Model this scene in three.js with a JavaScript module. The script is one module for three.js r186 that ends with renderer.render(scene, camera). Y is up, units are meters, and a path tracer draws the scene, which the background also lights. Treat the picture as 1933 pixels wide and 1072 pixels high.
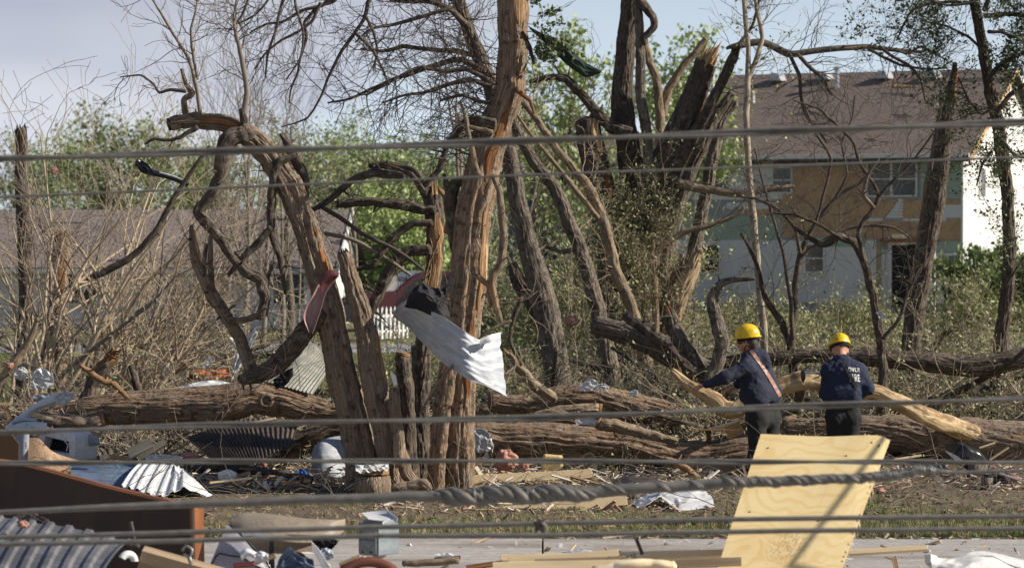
import * as THREE from 'three';
import { ImprovedNoise } from 'three/addons/math/ImprovedNoise.js';
import { mergeGeometries } from 'three/addons/utils/BufferGeometryUtils.js';
import { MarchingCubes } from 'three/addons/objects/MarchingCubes.js';
import { RoundedBoxGeometry } from 'three/addons/geometries/RoundedBoxGeometry.js';

// ---------------------------------------------------------------- camera, sky, sun, exposure
const scene = new THREE.Scene();
const F = 5480, EYE = 2.7, PITCH = Math.atan(88 / F);           // focal length in photograph pixels, eye height, tilt
const camera = new THREE.PerspectiveCamera(2 * Math.atan(536 / F) * 180 / Math.PI, 1933 / 1072, 0.5, 2000);
camera.position.set(0, EYE, 0);
camera.rotation.x = -PITCH;
camera.focus = 32.5;
camera.userData.fStop = 3.3;
const renderer = new THREE.WebGLRenderer({ antialias: true });
renderer.setSize(1024, 567);
renderer.toneMapping = THREE.LinearToneMapping;
renderer.toneMappingExposure = 1.32;
renderer.shadowMap.enabled = true;
scene.add(camera);

const SUN_AZ = 85 * Math.PI / 180, SUN_EL = 31 * Math.PI / 180;  // azimuth from "towards the camera" round to the right
const SUN = new THREE.Vector3(Math.sin(SUN_AZ) * Math.cos(SUN_EL), Math.sin(SUN_EL), Math.cos(SUN_AZ) * Math.cos(SUN_EL));
const sun = new THREE.DirectionalLight(new THREE.Color(1, 0.91, 0.785), 5.0);
sun.name = 'sun';
sun.position.copy(SUN).multiplyScalar(120).add(new THREE.Vector3(0, 0, -45));
sun.target.position.set(0, 0, -45);
sun.castShadow = true;
sun.shadow.radius = 1;
Object.assign(sun.shadow.camera, { left: -70, right: 70, top: 70, bottom: -70, near: 1, far: 260 });
sun.shadow.mapSize.set(4096, 4096);
scene.add(sun, sun.target);

const PN = new ImprovedNoise(), n3 = (x, y, z) => PN.noise(x, y, z);
const fbm = (x, y, z, o = 4) => { let s = 0, a = 0.5; for (let i = 0; i < o; i++) { s += a * n3(x, y, z); x *= 2.03; y *= 2.01; z *= 2.05; a *= 0.5; } return s; };
const clamp = THREE.MathUtils.clamp, lerp = THREE.MathUtils.lerp, smooth = THREE.MathUtils.smoothstep;
const rngOf = (s) => () => { s = (s + 0x6d2b79f5) | 0; let t = Math.imul(s ^ (s >>> 15), 1 | s); t = (t + Math.imul(t ^ (t >>> 7), 61 | t)) ^ t; return ((t ^ (t >>> 14)) >>> 0) / 4294967296; };
const V = (x, y, z) => new THREE.Vector3(x, y, z);

{ // the sky: pale blue with layers of lavender-grey cloud
  const W = 2048, H = 1024, data = new Float32Array(W * H * 4);
  for (let j = 0; j < H; j++) {
    const el = ((j + 0.5) / H - 0.5) * Math.PI, y = Math.sin(el), ce = Math.cos(el);
    for (let i = 0; i < W; i++) {
      const az = ((i + 0.5) / W - 0.5) * 2 * Math.PI, x = Math.cos(az) * ce, z = Math.sin(az) * ce;
      const h = Math.max(0, y), k = Math.pow(1 - h, 5.5);
      let r = lerp(0.05, 0.64, k), g = lerp(0.10, 0.73, k), b = lerp(0.22, 0.79, k);
      // cloud sheets, flattened towards the horizon
      const e = Math.max(el, -0.05), cx = az * 5.2, cy = e * 26;
      let c = fbm(cx + 3.1, cy + 0.4, 2.7, 5) * 1.5 + fbm(cx * 0.45 + 9, cy * 0.5, 7.7, 3) * 0.9 + 0.06 + smooth(el + 0.02 * n3(az * 9, 4.4, 1.2), 0.046, 0.07) * 0.5;
      c = smooth(c - 0.05 * (1 - smooth(el, 0.0, 0.05)), 0.02, 0.40) * (1 - smooth(el, 0.3, 0.8) * 0.75);
      const t = clamp(0.45 + 0.9 * fbm(cx * 1.3 + 21, cy * 1.1 + 5, 1.1, 4), 0, 1);
      const kk = Math.pow(1 - h, 4), bright = lerp(0.22, 1.1, kk);
      r = lerp(r, lerp(0.37, 0.62, t) * bright, c * 0.88); g = lerp(g, lerp(0.395, 0.635, t) * bright, c * 0.88); b = lerp(b, lerp(0.49, 0.68, t) * bright, c * 0.85);
      if (el < -0.01) { const m = smooth(-el, 0.01, 0.05); r = lerp(r, 0.16, m); g = lerp(g, 0.15, m); b = lerp(b, 0.12, m); }
      data.set([r, g, b, 1], (j * W + i) * 4);
    }
  }
  const sky = new THREE.DataTexture(data, W, H, THREE.RGBAFormat, THREE.FloatType);
  sky.mapping = THREE.EquirectangularReflectionMapping; sky.magFilter = THREE.LinearFilter; sky.needsUpdate = true;
  scene.background = sky; scene.environment = sky;
}

// ---------------------------------------------------------------- placing: a pixel of the photograph and a distance give a point of the place
const CP = Math.cos(PITCH), SP = Math.sin(PITCH);
function P(x, y, d) { const u = (x - 966.5) / F, v = -(y - 536) / F, k = d / (CP + v * SP); return V(u * k, EYE + (v * CP - SP) * k, -d); }
function gd(y) { return 5480 * EYE / (y - 448); }                // distance of ground seen at height y
function Gd(x, y) { const p = P(x, y, gd(y)); p.y = 0; return p; }
const M_ = (px, d) => px * d / F;                                // pixels to metres at a distance

// ---------------------------------------------------------------- textures
function hash(ix, iy, s) { let h = Math.imul(ix, 374761393) ^ Math.imul(iy, 668265263) ^ Math.imul(s, 2147483647 ^ 0x5bd1e995); h = Math.imul(h ^ (h >>> 13), 1274126177); return ((h ^ (h >>> 16)) >>> 0) / 4294967296; }
function tn(x, y, px, py, s) {                                   // tiling value noise with px by py cells
  const ix = Math.floor(x), iy = Math.floor(y), fx = x - ix, fy = y - iy, u = fx * fx * (3 - 2 * fx), v = fy * fy * (3 - 2 * fy), m = (a, n) => ((a % n) + n) % n;
  const a = hash(m(ix, px), m(iy, py), s), b = hash(m(ix + 1, px), m(iy, py), s), c = hash(m(ix, px), m(iy + 1, py), s), d = hash(m(ix + 1, px), m(iy + 1, py), s);
  return lerp(lerp(a, b, u), lerp(c, d, u), v);
}
function tf(u, v, px, py, s, o = 4) { let t = 0, a = 0.5, w = 0; for (let i = 0; i < o; i++) { t += a * tn(u * px, v * py, px, py, s + i * 17); w += a; a *= 0.55; px *= 2; py *= 2; } return t / w; }
function tex(w, h, fn, srgb = true) {
  const data = new Uint8Array(w * h * 4);
  for (let j = 0; j < h; j++) for (let i = 0; i < w; i++) {
    let c = fn((i + 0.5) / w, (j + 0.5) / h); if (typeof c === 'number') c = [c, c, c];
    const o = (j * w + i) * 4; for (let k = 0; k < 3; k++) data[o + k] = clamp(c[k] * 255, 0, 255); data[o + 3] = 255;
  }
  const t = new THREE.DataTexture(data, w, h); t.wrapS = t.wrapT = THREE.RepeatWrapping; t.magFilter = THREE.LinearFilter; t.minFilter = THREE.LinearMipmapLinearFilter; t.generateMipmaps = true;
  if (srgb) t.colorSpace = THREE.SRGBColorSpace; t.needsUpdate = true; return t;
}
const mix3 = (a, b, t) => [lerp(a[0], b[0], t), lerp(a[1], b[1], t), lerp(a[2], b[2], t)];
const std = (o) => new THREE.MeshStandardMaterial({ roughness: 0.9, metalness: 0, ...o });
const lin = (r, g, b) => new THREE.Color().setRGB(r, g, b);

const barkBump = tex(512, 1024, (u, v) => {                      // interlaced furrows, one repeat is half a metre by one metre
  const w = (tf(u, v, 6, 6, 3, 3) - 0.5) * 0.12, f = tf(u + w, v, 22, 9, 5, 3), g = tf(u + w * 1.5, v, 60, 24, 9, 2);
  return clamp(Math.pow(1 - Math.abs(2 * f - 1), 1.4) * 0.75 + g * 0.35, 0, 1);
}, false);
function barkMap(a, b, c, seed) {
  return tex(512, 1024, (u, v) => {
    const f = tf(u, v, 40, 7, seed, 4), p = tf(u, v, 5, 4, seed + 3, 4), g = tf(u, v, 90, 60, seed + 7, 2);
    let col = mix3(a, b, smooth(f, 0.3, 0.7)); col = mix3(col, c, smooth(p, 0.48, 0.75) * 0.7); const li = tf(u, v, 9, 14, seed + 13, 4); col = mix3(col, [0.50, 0.49, 0.45], smooth(li, 0.56, 0.68) * 0.55); col = mix3(col, [a[0] * 0.62, a[1] * 0.6, a[2] * 0.58], smooth(tf(u, v, 7, 16, seed + 19, 4), 0.58, 0.7) * 0.6); const m = 0.78 + 0.44 * g; return [col[0] * m, col[1] * m, col[2] * m];
  });
}
const MAT = {};
const barkMat = (a, b, c, seed, bs = 0.012) => std({ map: barkMap(a, b, c, seed), bumpMap: barkBump, bumpScale: bs, roughness: 0.95 });
MAT.barkBrown = barkMat([0.45, 0.39, 0.33], [0.59, 0.515, 0.44], [0.50, 0.42, 0.34], 11);
MAT.barkRed = barkMat([0.45, 0.38, 0.315], [0.60, 0.51, 0.425], [0.54, 0.43, 0.33], 23);
MAT.barkGrey = barkMat([0.37, 0.34, 0.31], [0.51, 0.465, 0.42], [0.42, 0.375, 0.32], 37);
MAT.barkDark = barkMat([0.30, 0.265, 0.235], [0.41, 0.36, 0.315], [0.34, 0.295, 0.25], 41);
MAT.barkPale = barkMat([0.60, 0.55, 0.48], [0.72, 0.67, 0.60], [0.48, 0.42, 0.36], 53, 0.004);
MAT.barkTan = barkMat([0.50, 0.435, 0.355], [0.62, 0.545, 0.455], [0.43, 0.37, 0.30], 61, 0.006);
MAT.twigDark = std({ color: lin(0.085, 0.066, 0.052) });
MAT.twigGrey = std({ color: lin(0.21, 0.175, 0.14) });
MAT.twigTan = std({ color: lin(0.42, 0.335, 0.235) });
const fibre = (a, b, seed, pu = 40, pv = 3) => tex(256, 512, (u, v) => { const f = tf(u + (tf(u, v, 3, 3, seed + 1, 2) - 0.5) * 0.06, v, pu, pv, seed, 4), g = tf(u, v, 120, 20, seed + 5, 2); const c = mix3(a, b, smooth(f, 0.25, 0.75)), m = 0.85 + 0.3 * g; return [c[0] * m, c[1] * m, c[2] * m]; });
const fibreBump = tex(256, 512, (u, v) => tf(u, v, 60, 4, 77, 4), false);
MAT.tornOrange = std({ map: fibre([0.47, 0.36, 0.26], [0.71, 0.575, 0.42], 71), bumpMap: fibreBump, bumpScale: 0.01 });
MAT.tornPale = std({ map: fibre([0.66, 0.52, 0.36], [0.86, 0.75, 0.58], 83), bumpMap: fibreBump, bumpScale: 0.008 });
MAT.tornBrown = std({ map: fibre([0.42, 0.28, 0.17], [0.62, 0.42, 0.25], 87), bumpMap: fibreBump, bumpScale: 0.01 });
MAT.peeled = std({ map: tex(512, 512, (u, v) => { const f = tf(u, v, 14, 3, 91, 4), p = tf(u, v, 4, 3, 95, 4), q = tf(u, v, 9, 5, 97, 4); let c = mix3([0.80, 0.71, 0.55], [0.66, 0.54, 0.39], smooth(f, 0.35, 0.75)); c = mix3(c, [0.47, 0.36, 0.25], smooth(p, 0.5, 0.64) * 0.85); return mix3(c, [0.34, 0.27, 0.20], smooth(q, 0.62, 0.72) * 0.8); }), bumpMap: fibreBump, bumpScale: 0.003, roughness: 0.75 });
const grainMap = (a, b, seed, pu = 14) => tex(512, 1024, (u, v) => { const w = (tf(u, v, 2, 2, seed + 9, 2) - 0.5) * 0.5, r = tf(u + w * 0.25, v * 1, pu, 2, seed, 2), f = tf(u, v, 90, 5, seed + 4, 3); const c = mix3(a, b, smooth(r, 0.35, 0.65) * 0.7 + f * 0.3), m = 0.93 + 0.14 * tf(u, v, 6, 6, seed + 2, 3); return [c[0] * m, c[1] * m, c[2] * m]; });
MAT.lumber = std({ map: grainMap([0.95, 0.89, 0.76], [0.87, 0.77, 0.60], 101), roughness: 0.7 });
MAT.lumberGrey = std({ map: grainMap([0.66, 0.58, 0.47], [0.54, 0.46, 0.36], 107), roughness: 0.85 });
MAT.lumberGreen = std({ map: grainMap([0.46, 0.50, 0.38], [0.38, 0.42, 0.32], 113), roughness: 0.8 });
MAT.cutEnd = std({ map: tex(256, 256, (u, v) => { const x = u - 0.5, y = v - 0.5, r = Math.hypot(x, y) * (1 + 0.15 * (tf(u, v, 3, 3, 3, 2) - 0.5)), t = 0.5 + 0.5 * Math.sin(r * 130), p = tf(u, v, 6, 6, 5, 3); return mix3(mix3([0.64, 0.50, 0.34], [0.50, 0.37, 0.24], t), [0.36, 0.27, 0.18], smooth(p, 0.5, 0.8) * 0.6); }) });
MAT.deadEnd = std({ map: fibre([0.13, 0.11, 0.09], [0.26, 0.22, 0.18], 127), bumpMap: fibreBump, bumpScale: 0.01 });

// ---------------------------------------------------------------- mesh building
class MB {
  constructor() { this.p = []; this.uv = []; this.i = []; this.weld = []; }
  get n() { return this.p.length / 3; }
  v(p, u = 0, w = 0) { this.p.push(p.x, p.y, p.z); this.uv.push(u, w); return this.n - 1; }
  tri(a, b, c) { this.i.push(a, b, c); }
  quad(a, b, c, d) { this.i.push(a, b, c, a, c, d); }
  geo() {
    const g = new THREE.BufferGeometry();
    g.setAttribute('position', new THREE.Float32BufferAttribute(this.p, 3)); g.setAttribute('uv', new THREE.Float32BufferAttribute(this.uv, 2)); g.setIndex(this.i); g.computeVertexNormals();
    const N = g.attributes.normal;
    for (const [a, b] of this.weld) { const x = N.getX(a) + N.getX(b), y = N.getY(a) + N.getY(b), z = N.getZ(a) + N.getZ(b), l = Math.hypot(x, y, z) || 1; N.setXYZ(a, x / l, y / l, z / l); N.setXYZ(b, x / l, y / l, z / l); }
    return g;
  }
}
const T = V(0, 0, 0), T2 = V(0, 0, 0);
function frames(pts) {                                           // parallel-transport frames along a line of points
  const out = []; let N = null;
  for (let i = 0; i < pts.length; i++) {
    const a = pts[Math.max(0, i - 1)], b = pts[Math.min(pts.length - 1, i + 1)], t = b.clone().sub(a).normalize();
    if (!N) { N = V(0, 0, 1); if (Math.abs(t.z) > 0.9) N.set(1, 0, 0); }
    N = N.clone().addScaledVector(t, -N.dot(t)).normalize();
    out.push({ t, N, B: V(0, 0, 0).crossVectors(t, N) });
  }
  return out;
}
// a round limb through points with radii; lump swells it, furrow cuts lengthwise ridges (metres), a0..a1 keeps part of the circumference
function tube(mb, pts, rad, o = {}) {
  const S = o.sides ?? 6, fr = frames(pts), a0 = o.a0 ?? 0, a1 = o.a1 ?? Math.PI * 2, closed = a1 - a0 > 6.28, R0 = Math.max(...rad), s = o.seed ?? 0, lift = o.lift ?? 0;
  const rep = closed ? Math.max(1, Math.round(2 * Math.PI * R0 / 0.5)) : (a1 - a0) * R0 / 0.5, base = mb.n; let L = 0;
  for (let i = 0; i < pts.length; i++) {
    if (i) L += pts[i].distanceTo(pts[i - 1]);
    const { N, B } = fr[i];
    for (let k = 0; k <= S; k++) {
      const a = a0 + (a1 - a0) * k / S, c = Math.cos(a), q = Math.sin(a); let r = rad[i];
      if (o.lump) r *= 1 + o.lump * (n3(c * 1.1 + s, q * 1.1 + s * 0.7, L * 0.9 / (R0 * 4 + 0.15)) * 1.3 + 0.5 * n3(c * 2.6 + s, q * 2.6, L * 1.6 + s));
      if (o.flute) r *= 1 + o.flute * n3(c * 2.2 + s * 1.3, q * 2.2, L * 0.45 + s);
      if (o.furrow) { const w = R0 / 0.055, f = n3(c * w + s, q * w, L * 3.8 * (o.lf ?? 1) + s), g = n3(c * w * 2.1, q * w * 2.1 + s, L * 9 * (o.lf ?? 1)), h = n3(c * w * 3.3 + s, q * w * 3.3, L * 17); r += o.furrow * (0.9 - 2.6 * Math.abs(f) - 1.4 * Math.abs(g) - 0.3 * Math.abs(h)); }
      r += lift;
      T.copy(pts[i]).addScaledVector(N, c * r).addScaledVector(B, q * r);
      mb.v(T, rep * k / S, L);
    }
  }
  for (let i = 0; i < pts.length - 1; i++) for (let k = 0; k < S; k++) { const a = base + i * (S + 1) + k, b = a + S + 1; mb.quad(a, a + 1, b + 1, b); }
  if (closed) for (let i = 0; i < pts.length; i++) mb.weld.push([base + i * (S + 1), base + i * (S + 1) + S]);
  if (o.cap) for (const e of [0, pts.length - 1]) {
    const c = mb.v(pts[e].clone().addScaledVector(fr[e].t, (e ? 1 : -1) * rad[e] * (o.dome ?? 0.3)), 0.5, L), r = base + e * (S + 1);
    for (let k = 0; k < S; k++) e ? mb.tri(r + k, r + k + 1, c) : mb.tri(r + k + 1, r + k, c);
  }
}
// "x,y,r[,further]" in photograph pixels at a distance -> points and radii in the place, resampled smoothly
function trace(spec, d, step) {
  const q = spec.trim().split(/\s+/).map((s) => s.split(',').map(Number)), p = q.map((a) => P(a[0], a[1], d + (a[3] ?? 0))), r = q.map((a) => M_(a[2], d + (a[3] ?? 0)));
  if (p.length === 2) { p.splice(1, 0, p[0].clone().lerp(p[1], 0.5)); r.splice(1, 0, (r[0] + r[1]) / 2); }
  const curve = new THREE.CatmullRomCurve3(p, false, 'centripetal'), n = p.length - 1, kink = Math.max(...r) < 0.13 ? 0.45 : 0.15, pts = [], rad = [];
  for (let i = 0; i < n; i++) {
    const len = p[i].distanceTo(p[i + 1]), m = Math.max(1, Math.round(len / (step ?? clamp(Math.max(r[i], r[i + 1]) * 0.35, 0.02, 0.25))));
    for (let k = 0; k < m; k++) { const t = (i + k / m) / n; const rr = lerp(r[i], r[i + 1], k / m), w = Math.min(0.2 * rr, 0.012) * (i + k ? 1 : 0), z = i + k / m; pts.push(curve.getPoint(t).lerp(T.copy(p[i]).lerp(p[i + 1], k / m), kink).add(T2.set(n3(z * 1.9 + d, 1.3, p[0].x * 3), n3(z * 1.9, p[0].y * 3, d), n3(7, z * 1.7, p[0].x)).multiplyScalar(w * 1.6))); rad.push(rr); }
  }
  pts.push(p[n].clone()); rad.push(r[n]);
  return { pts, rad };
}
const sidesFor = (r) => (r > 0.2 ? 96 : r > 0.1 ? 68 : r > 0.06 ? 28 : r > 0.03 ? 14 : r > 0.012 ? 8 : 5);

// ---------------------------------------------------------------- naming and adding
const taken = new Map();
function numbered(name) { const k = taken.get(name) ?? 0; taken.set(name, k + 1); return k ? name + '_' + String(k).padStart(3, '0') : name; }
function thing(name, label, category, at = V(0, 0, 0), group, turn = 0) {
  const o = new THREE.Group(); o.name = numbered(name); o.position.copy(at); o.rotation.y = turn; o.userData = { label, category }; if (group) o.userData.group = group;
  scene.add(o); return o;
}
const lit = (m) => { m.castShadow = m.receiveShadow = true; return m; };
function part(parent, name, geo, mat, kind) {                    // a part whose geometry was made in the place's own coordinates
  let o = parent; const off = V(0, 0, 0); while (o && o !== scene) { off.add(o.position); o = o.parent; }
  geo.translate(-off.x, -off.y, -off.z);
  const m = lit(new THREE.Mesh(geo, mat)); m.name = name; if (kind) m.userData.kind = kind; parent.add(m); return m;
}
function local(parent, name, geo, mat, kind) { const m = lit(new THREE.Mesh(geo, mat)); m.name = name; if (kind) m.userData.kind = kind; parent.add(m); return m; }
function struct(name, geo, mat) { const m = lit(new THREE.Mesh(geo, mat)); m.name = name; m.userData.kind = 'structure'; scene.add(m); return m; }
function instanced(parent, name, geo, mat, mats, cols, kind = 'stuff') {
  const m = lit(new THREE.InstancedMesh(geo, mat, mats.length)); m.name = name; if (kind) m.userData.kind = kind;
  mats.forEach((x, i) => { m.setMatrixAt(i, x); if (cols) m.setColorAt(i, cols[i]); }); parent.add(m); return m;
}
// twigs that fork again and again; tips gathers where leaves may sit
function grow(mb, p, dir, len, r, lvl, rng, o) {
  const n = lvl > 0 ? 6 : 4, pts = [p.clone()], rad = [r], d = dir.clone().normalize(), kids = []; let q = p.clone();
  for (let i = 1; i <= n; i++) {
    d.x += (rng() - 0.5) * o.wig; d.y += (rng() - 0.5) * o.wig + (o.up ?? 0) / n; d.z += (rng() - 0.5) * o.wig; d.normalize();
    q = q.clone().addScaledVector(d, len / n); if (q.y < 0.02) { q.y = 0.02; d.y = Math.abs(d.y) * 0.3; }
    pts.push(q); rad.push(Math.max(r * (1 - i / n * 0.72), o.min ?? 0.0022));
    if (lvl > 0 && i < n + 1) for (let k = 0; k < (o.kids ?? 1); k++) if (rng() < (o.dens ?? 0.7)) kids.push([q.clone(), d.clone(), rad[i]]);
    if (o.tips && lvl <= (o.leafLevel ?? 0)) o.tips.push([q.clone(), d.clone()]);
  }
  tube(mb, pts, rad, { sides: r > 0.02 ? 7 : r > 0.008 ? 5 : 3 });
  for (const [k, kd, kr] of kids) {
    const s = V(rng() - 0.5, rng() - 0.5, rng() - 0.5).normalize(); s.addScaledVector(kd, -s.dot(kd)).normalize();
    const sp = o.spread ?? 0.8; kd.multiplyScalar(1).addScaledVector(s, sp * (0.6 + 0.8 * rng()));
    grow(mb, k, kd, len * (0.35 + 0.35 * rng()), Math.max(kr * 0.68, o.min ?? 0.0022), lvl - 1, rng, o);
  }
}
function sprout(mb, line, n, len, r, lvl, rng, o) {              // side twigs along a traced limb
  const N = line.pts.length;
  for (let i = 0; i < n; i++) {
    const k = Math.min(N - 2, Math.floor(lerp(o.t0 ?? 0.1, o.t1 ?? 1, rng()) * (N - 1))), t = line.pts[k + 1].clone().sub(line.pts[k]).normalize();
    const s = V(rng() - 0.5, rng() - 0.5, (rng() - 0.5) * (o.flat ?? 1)).normalize(); s.addScaledVector(t, -s.dot(t) * 0.8).addScaledVector(t, 0.45); if (o.bias) s.add(o.bias); s.normalize();
    grow(mb, line.pts[k].clone().addScaledVector(s, line.rad[k] * 0.6), s, len * (0.5 + 0.8 * rng()), Math.min(r, line.rad[k] * 0.7), lvl, rng, o);
  }
}
// leaves: small folded blades placed at gathered tips
function leafGeo(l, w) {
  const mb = new MB(), a = mb.v(V(0, 0, 0)), b = mb.v(V(w / 2, l * 0.45, w * 0.18)), c = mb.v(V(0, l * 0.5, 0)), d = mb.v(V(-w / 2, l * 0.45, w * 0.18)), e = mb.v(V(0, l, -l * 0.12));
  mb.tri(a, b, c); mb.tri(a, c, d); mb.tri(c, b, e); mb.tri(c, e, d); return mb.geo();
}
const leafMat = new THREE.MeshPhysicalMaterial({ color: 0xffffff, roughness: 0.6, transmission: 0.3, thickness: 0, side: THREE.DoubleSide, name: 'leaf' });
const leafSmall = leafGeo(0.055, 0.032), leafMid = leafGeo(0.085, 0.045), leafBig = leafGeo(0.2, 0.14);
const Q = new THREE.Quaternion(), EU = new THREE.Euler();
function leaves(parent, name, tips, geo, per, jitter, pal, seed, size = [0.7, 1.3]) {
  const rng = rngOf(seed), ms = [], cs = [], off = parent.position;
  for (const [p] of tips) {
    const n = Math.floor(per) + (rng() < per % 1 ? 1 : 0);
    for (let k = 0; k < n; k++) {
      const s = lerp(size[0], size[1], rng()), m = new THREE.Matrix4();
      EU.set((rng() - 0.5) * 3.4, rng() * 6.28, (rng() - 0.5) * 3.4); Q.setFromEuler(EU);
      T.set(p.x + (rng() - 0.5) * jitter - off.x, Math.max(0.03, p.y + (rng() - 0.5) * jitter) - off.y, p.z + (rng() - 0.5) * jitter - off.z);
      m.compose(T, Q, T2.set(s, s, s)); ms.push(m);
      const c = pal[Math.floor(rng() * pal.length)], f = 0.75 + 0.5 * rng(); cs.push(lin(c[0] * f, c[1] * f, c[2] * f));
    }
  }
  return instanced(parent, name, geo, leafMat, ms, cs);
}
const PAL = { dark: [[0.085, 0.12, 0.035], [0.07, 0.10, 0.03], [0.12, 0.16, 0.045]], brush: [[0.29, 0.34, 0.11], [0.22, 0.27, 0.085], [0.38, 0.41, 0.17], [0.30, 0.26, 0.15]], spring: [[0.34, 0.43, 0.14], [0.28, 0.37, 0.115], [0.40, 0.47, 0.19]], mid: [[0.23, 0.30, 0.10], [0.27, 0.34, 0.12], [0.17, 0.23, 0.075]] };

// ---------------------------------------------------------------- ground, road, far street
const lawn = (x, z) => {                                          // how green the ground is: mown lawn beyond the trees, worn dirt and straw under them
  const d = -z; let g = 0.5 + 0.9 * fbm(x * 0.35 + 4, z * 0.5, 3.3, 4);
  if (d < 44) g = g * 1.1 - 0.38 + (1 - smooth(d, 26.2, 28)) * 0.42; else g = g * 0.6 + 0.35 + smooth(d, 46, 60) * 0.25;
  return clamp(g, 0, 1);
};
const groundY = (x, z) => { const d = -z; return d < 26.4 ? -0.02 : 0.018 * n3(x * 0.9, 0.3, z * 0.9) * smooth(d, 26.4, 27.4) - 0.012 * (1 - smooth(d, 26.4, 27.4)); };
{
  const mb = new MB(), col = [], R = 300, C = 150;
  for (let r = 0; r <= R; r++) {
    const d = r < 200 ? 5 + r * 0.2 : 45 * Math.pow(1500 / 45, (r - 200) / 100), w = d < 45 ? 26 : 26 + (d - 45) * 0.9;
    for (let c = 0; c <= C; c++) {
      const x = (c / C - 0.5) * 2 * w, z = -d; mb.v(V(x, groundY(x, z), z), x / 1.6, z / 1.6);
      const g = lawn(x, z), s = 0.5 + fbm(x * 1.3, z * 1.3, 8.1, 3), dirt = mix3([0.155, 0.115, 0.080], [0.23, 0.185, 0.125], clamp(s, 0, 1)), grass = mix3([0.155, 0.165, 0.060], [0.22, 0.225, 0.09], clamp(s, 0, 1)); col.push(...mix3(dirt, grass, g));
    }
  }
  for (let r = 0; r < R; r++) for (let c = 0; c < C; c++) { const a = r * (C + 1) + c, b = a + C + 1; mb.quad(a, a + 1, b + 1, b); }
  const g = mb.geo(); g.setAttribute('color', new THREE.Float32BufferAttribute(col, 3));
  const map = tex(512, 512, (u, v) => { const f = tf(u, v, 60, 60, 131, 3), p = tf(u, v, 14, 14, 133, 3), k = 0.55 + 0.5 * f + 0.35 * (p - 0.5); return [k, k * 0.985, k * 0.95]; });
  const bump = tex(512, 512, (u, v) => tf(u, v, 70, 70, 139, 3) * 0.6 + tf(u, v, 16, 16, 141, 3) * 0.4, false);
  struct('ground', g, std({ map, vertexColors: true, bumpMap: bump, bumpScale: 0.02, roughness: 1 }));
}
{ // concrete road in slabs, in front of the trees
  const road = new THREE.Group(); road.name = 'road'; road.userData.kind = 'structure'; scene.add(road);
  const roadMap = tex(1024, 512, (u, v) => { const s = tf(u, v, 3, 60, 151, 4), f = tf(u, v, 120, 120, 153, 2), p = tf(u, v, 5, 9, 155, 4); let c = mix3([0.58, 0.56, 0.54], [0.70, 0.68, 0.655], s); c = mix3(c, [0.49, 0.45, 0.41], smooth(p, 0.5, 0.75) * 0.6); const m = 0.88 + 0.24 * f; return [c[0] * m, c[1] * m, c[2] * m]; });
  const roadBump = tex(512, 512, (u, v) => tf(u, v, 120, 120, 157, 2), false);
  const m = std({ map: roadMap, bumpMap: roadBump, bumpScale: 0.003, roughness: 0.85 }), rng = rngOf(5);
  const shift = -0.0105;                                         // the road runs a little askew to the view
  for (let row = 0; row < 4; row++) for (let k = -6; k < 6; k++) {
    const x0 = k * 4.6 + (row % 2) * 1.7, z0 = -25.9 + row * 3.7, g = new RoundedBoxGeometry(4.585, 0.12, 3.685, 1, 0.008), uv = g.attributes.uv, pos = g.attributes.position, o = rng();
    for (let i = 0; i < pos.count; i++) uv.setXY(i, (pos.getX(i) + x0) / 6 + o, (pos.getZ(i)) / 3.7 + o * 3);
    g.translate(x0 + 2.3, -0.052 + rng() * 0.004, z0 + 1.85); const s = local(road, 'slab', g, m); s.rotation.y = shift;
  }
  const bed = new THREE.PlaneGeometry(70, 17); bed.rotateX(-Math.PI / 2); bed.translate(0, -0.016, -18.4);
  local(road, 'road_bed', bed, std({ color: lin(0.10, 0.085, 0.07) }));
  const st = new THREE.BoxGeometry(140, 0.06, 5.4); st.translate(0, 0.0, -70); struct('far_street', st, std({ color: lin(0.26, 0.26, 0.27), roughness: 0.9, bumpMap: roadBump, bumpScale: 0.003 }));
}
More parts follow.
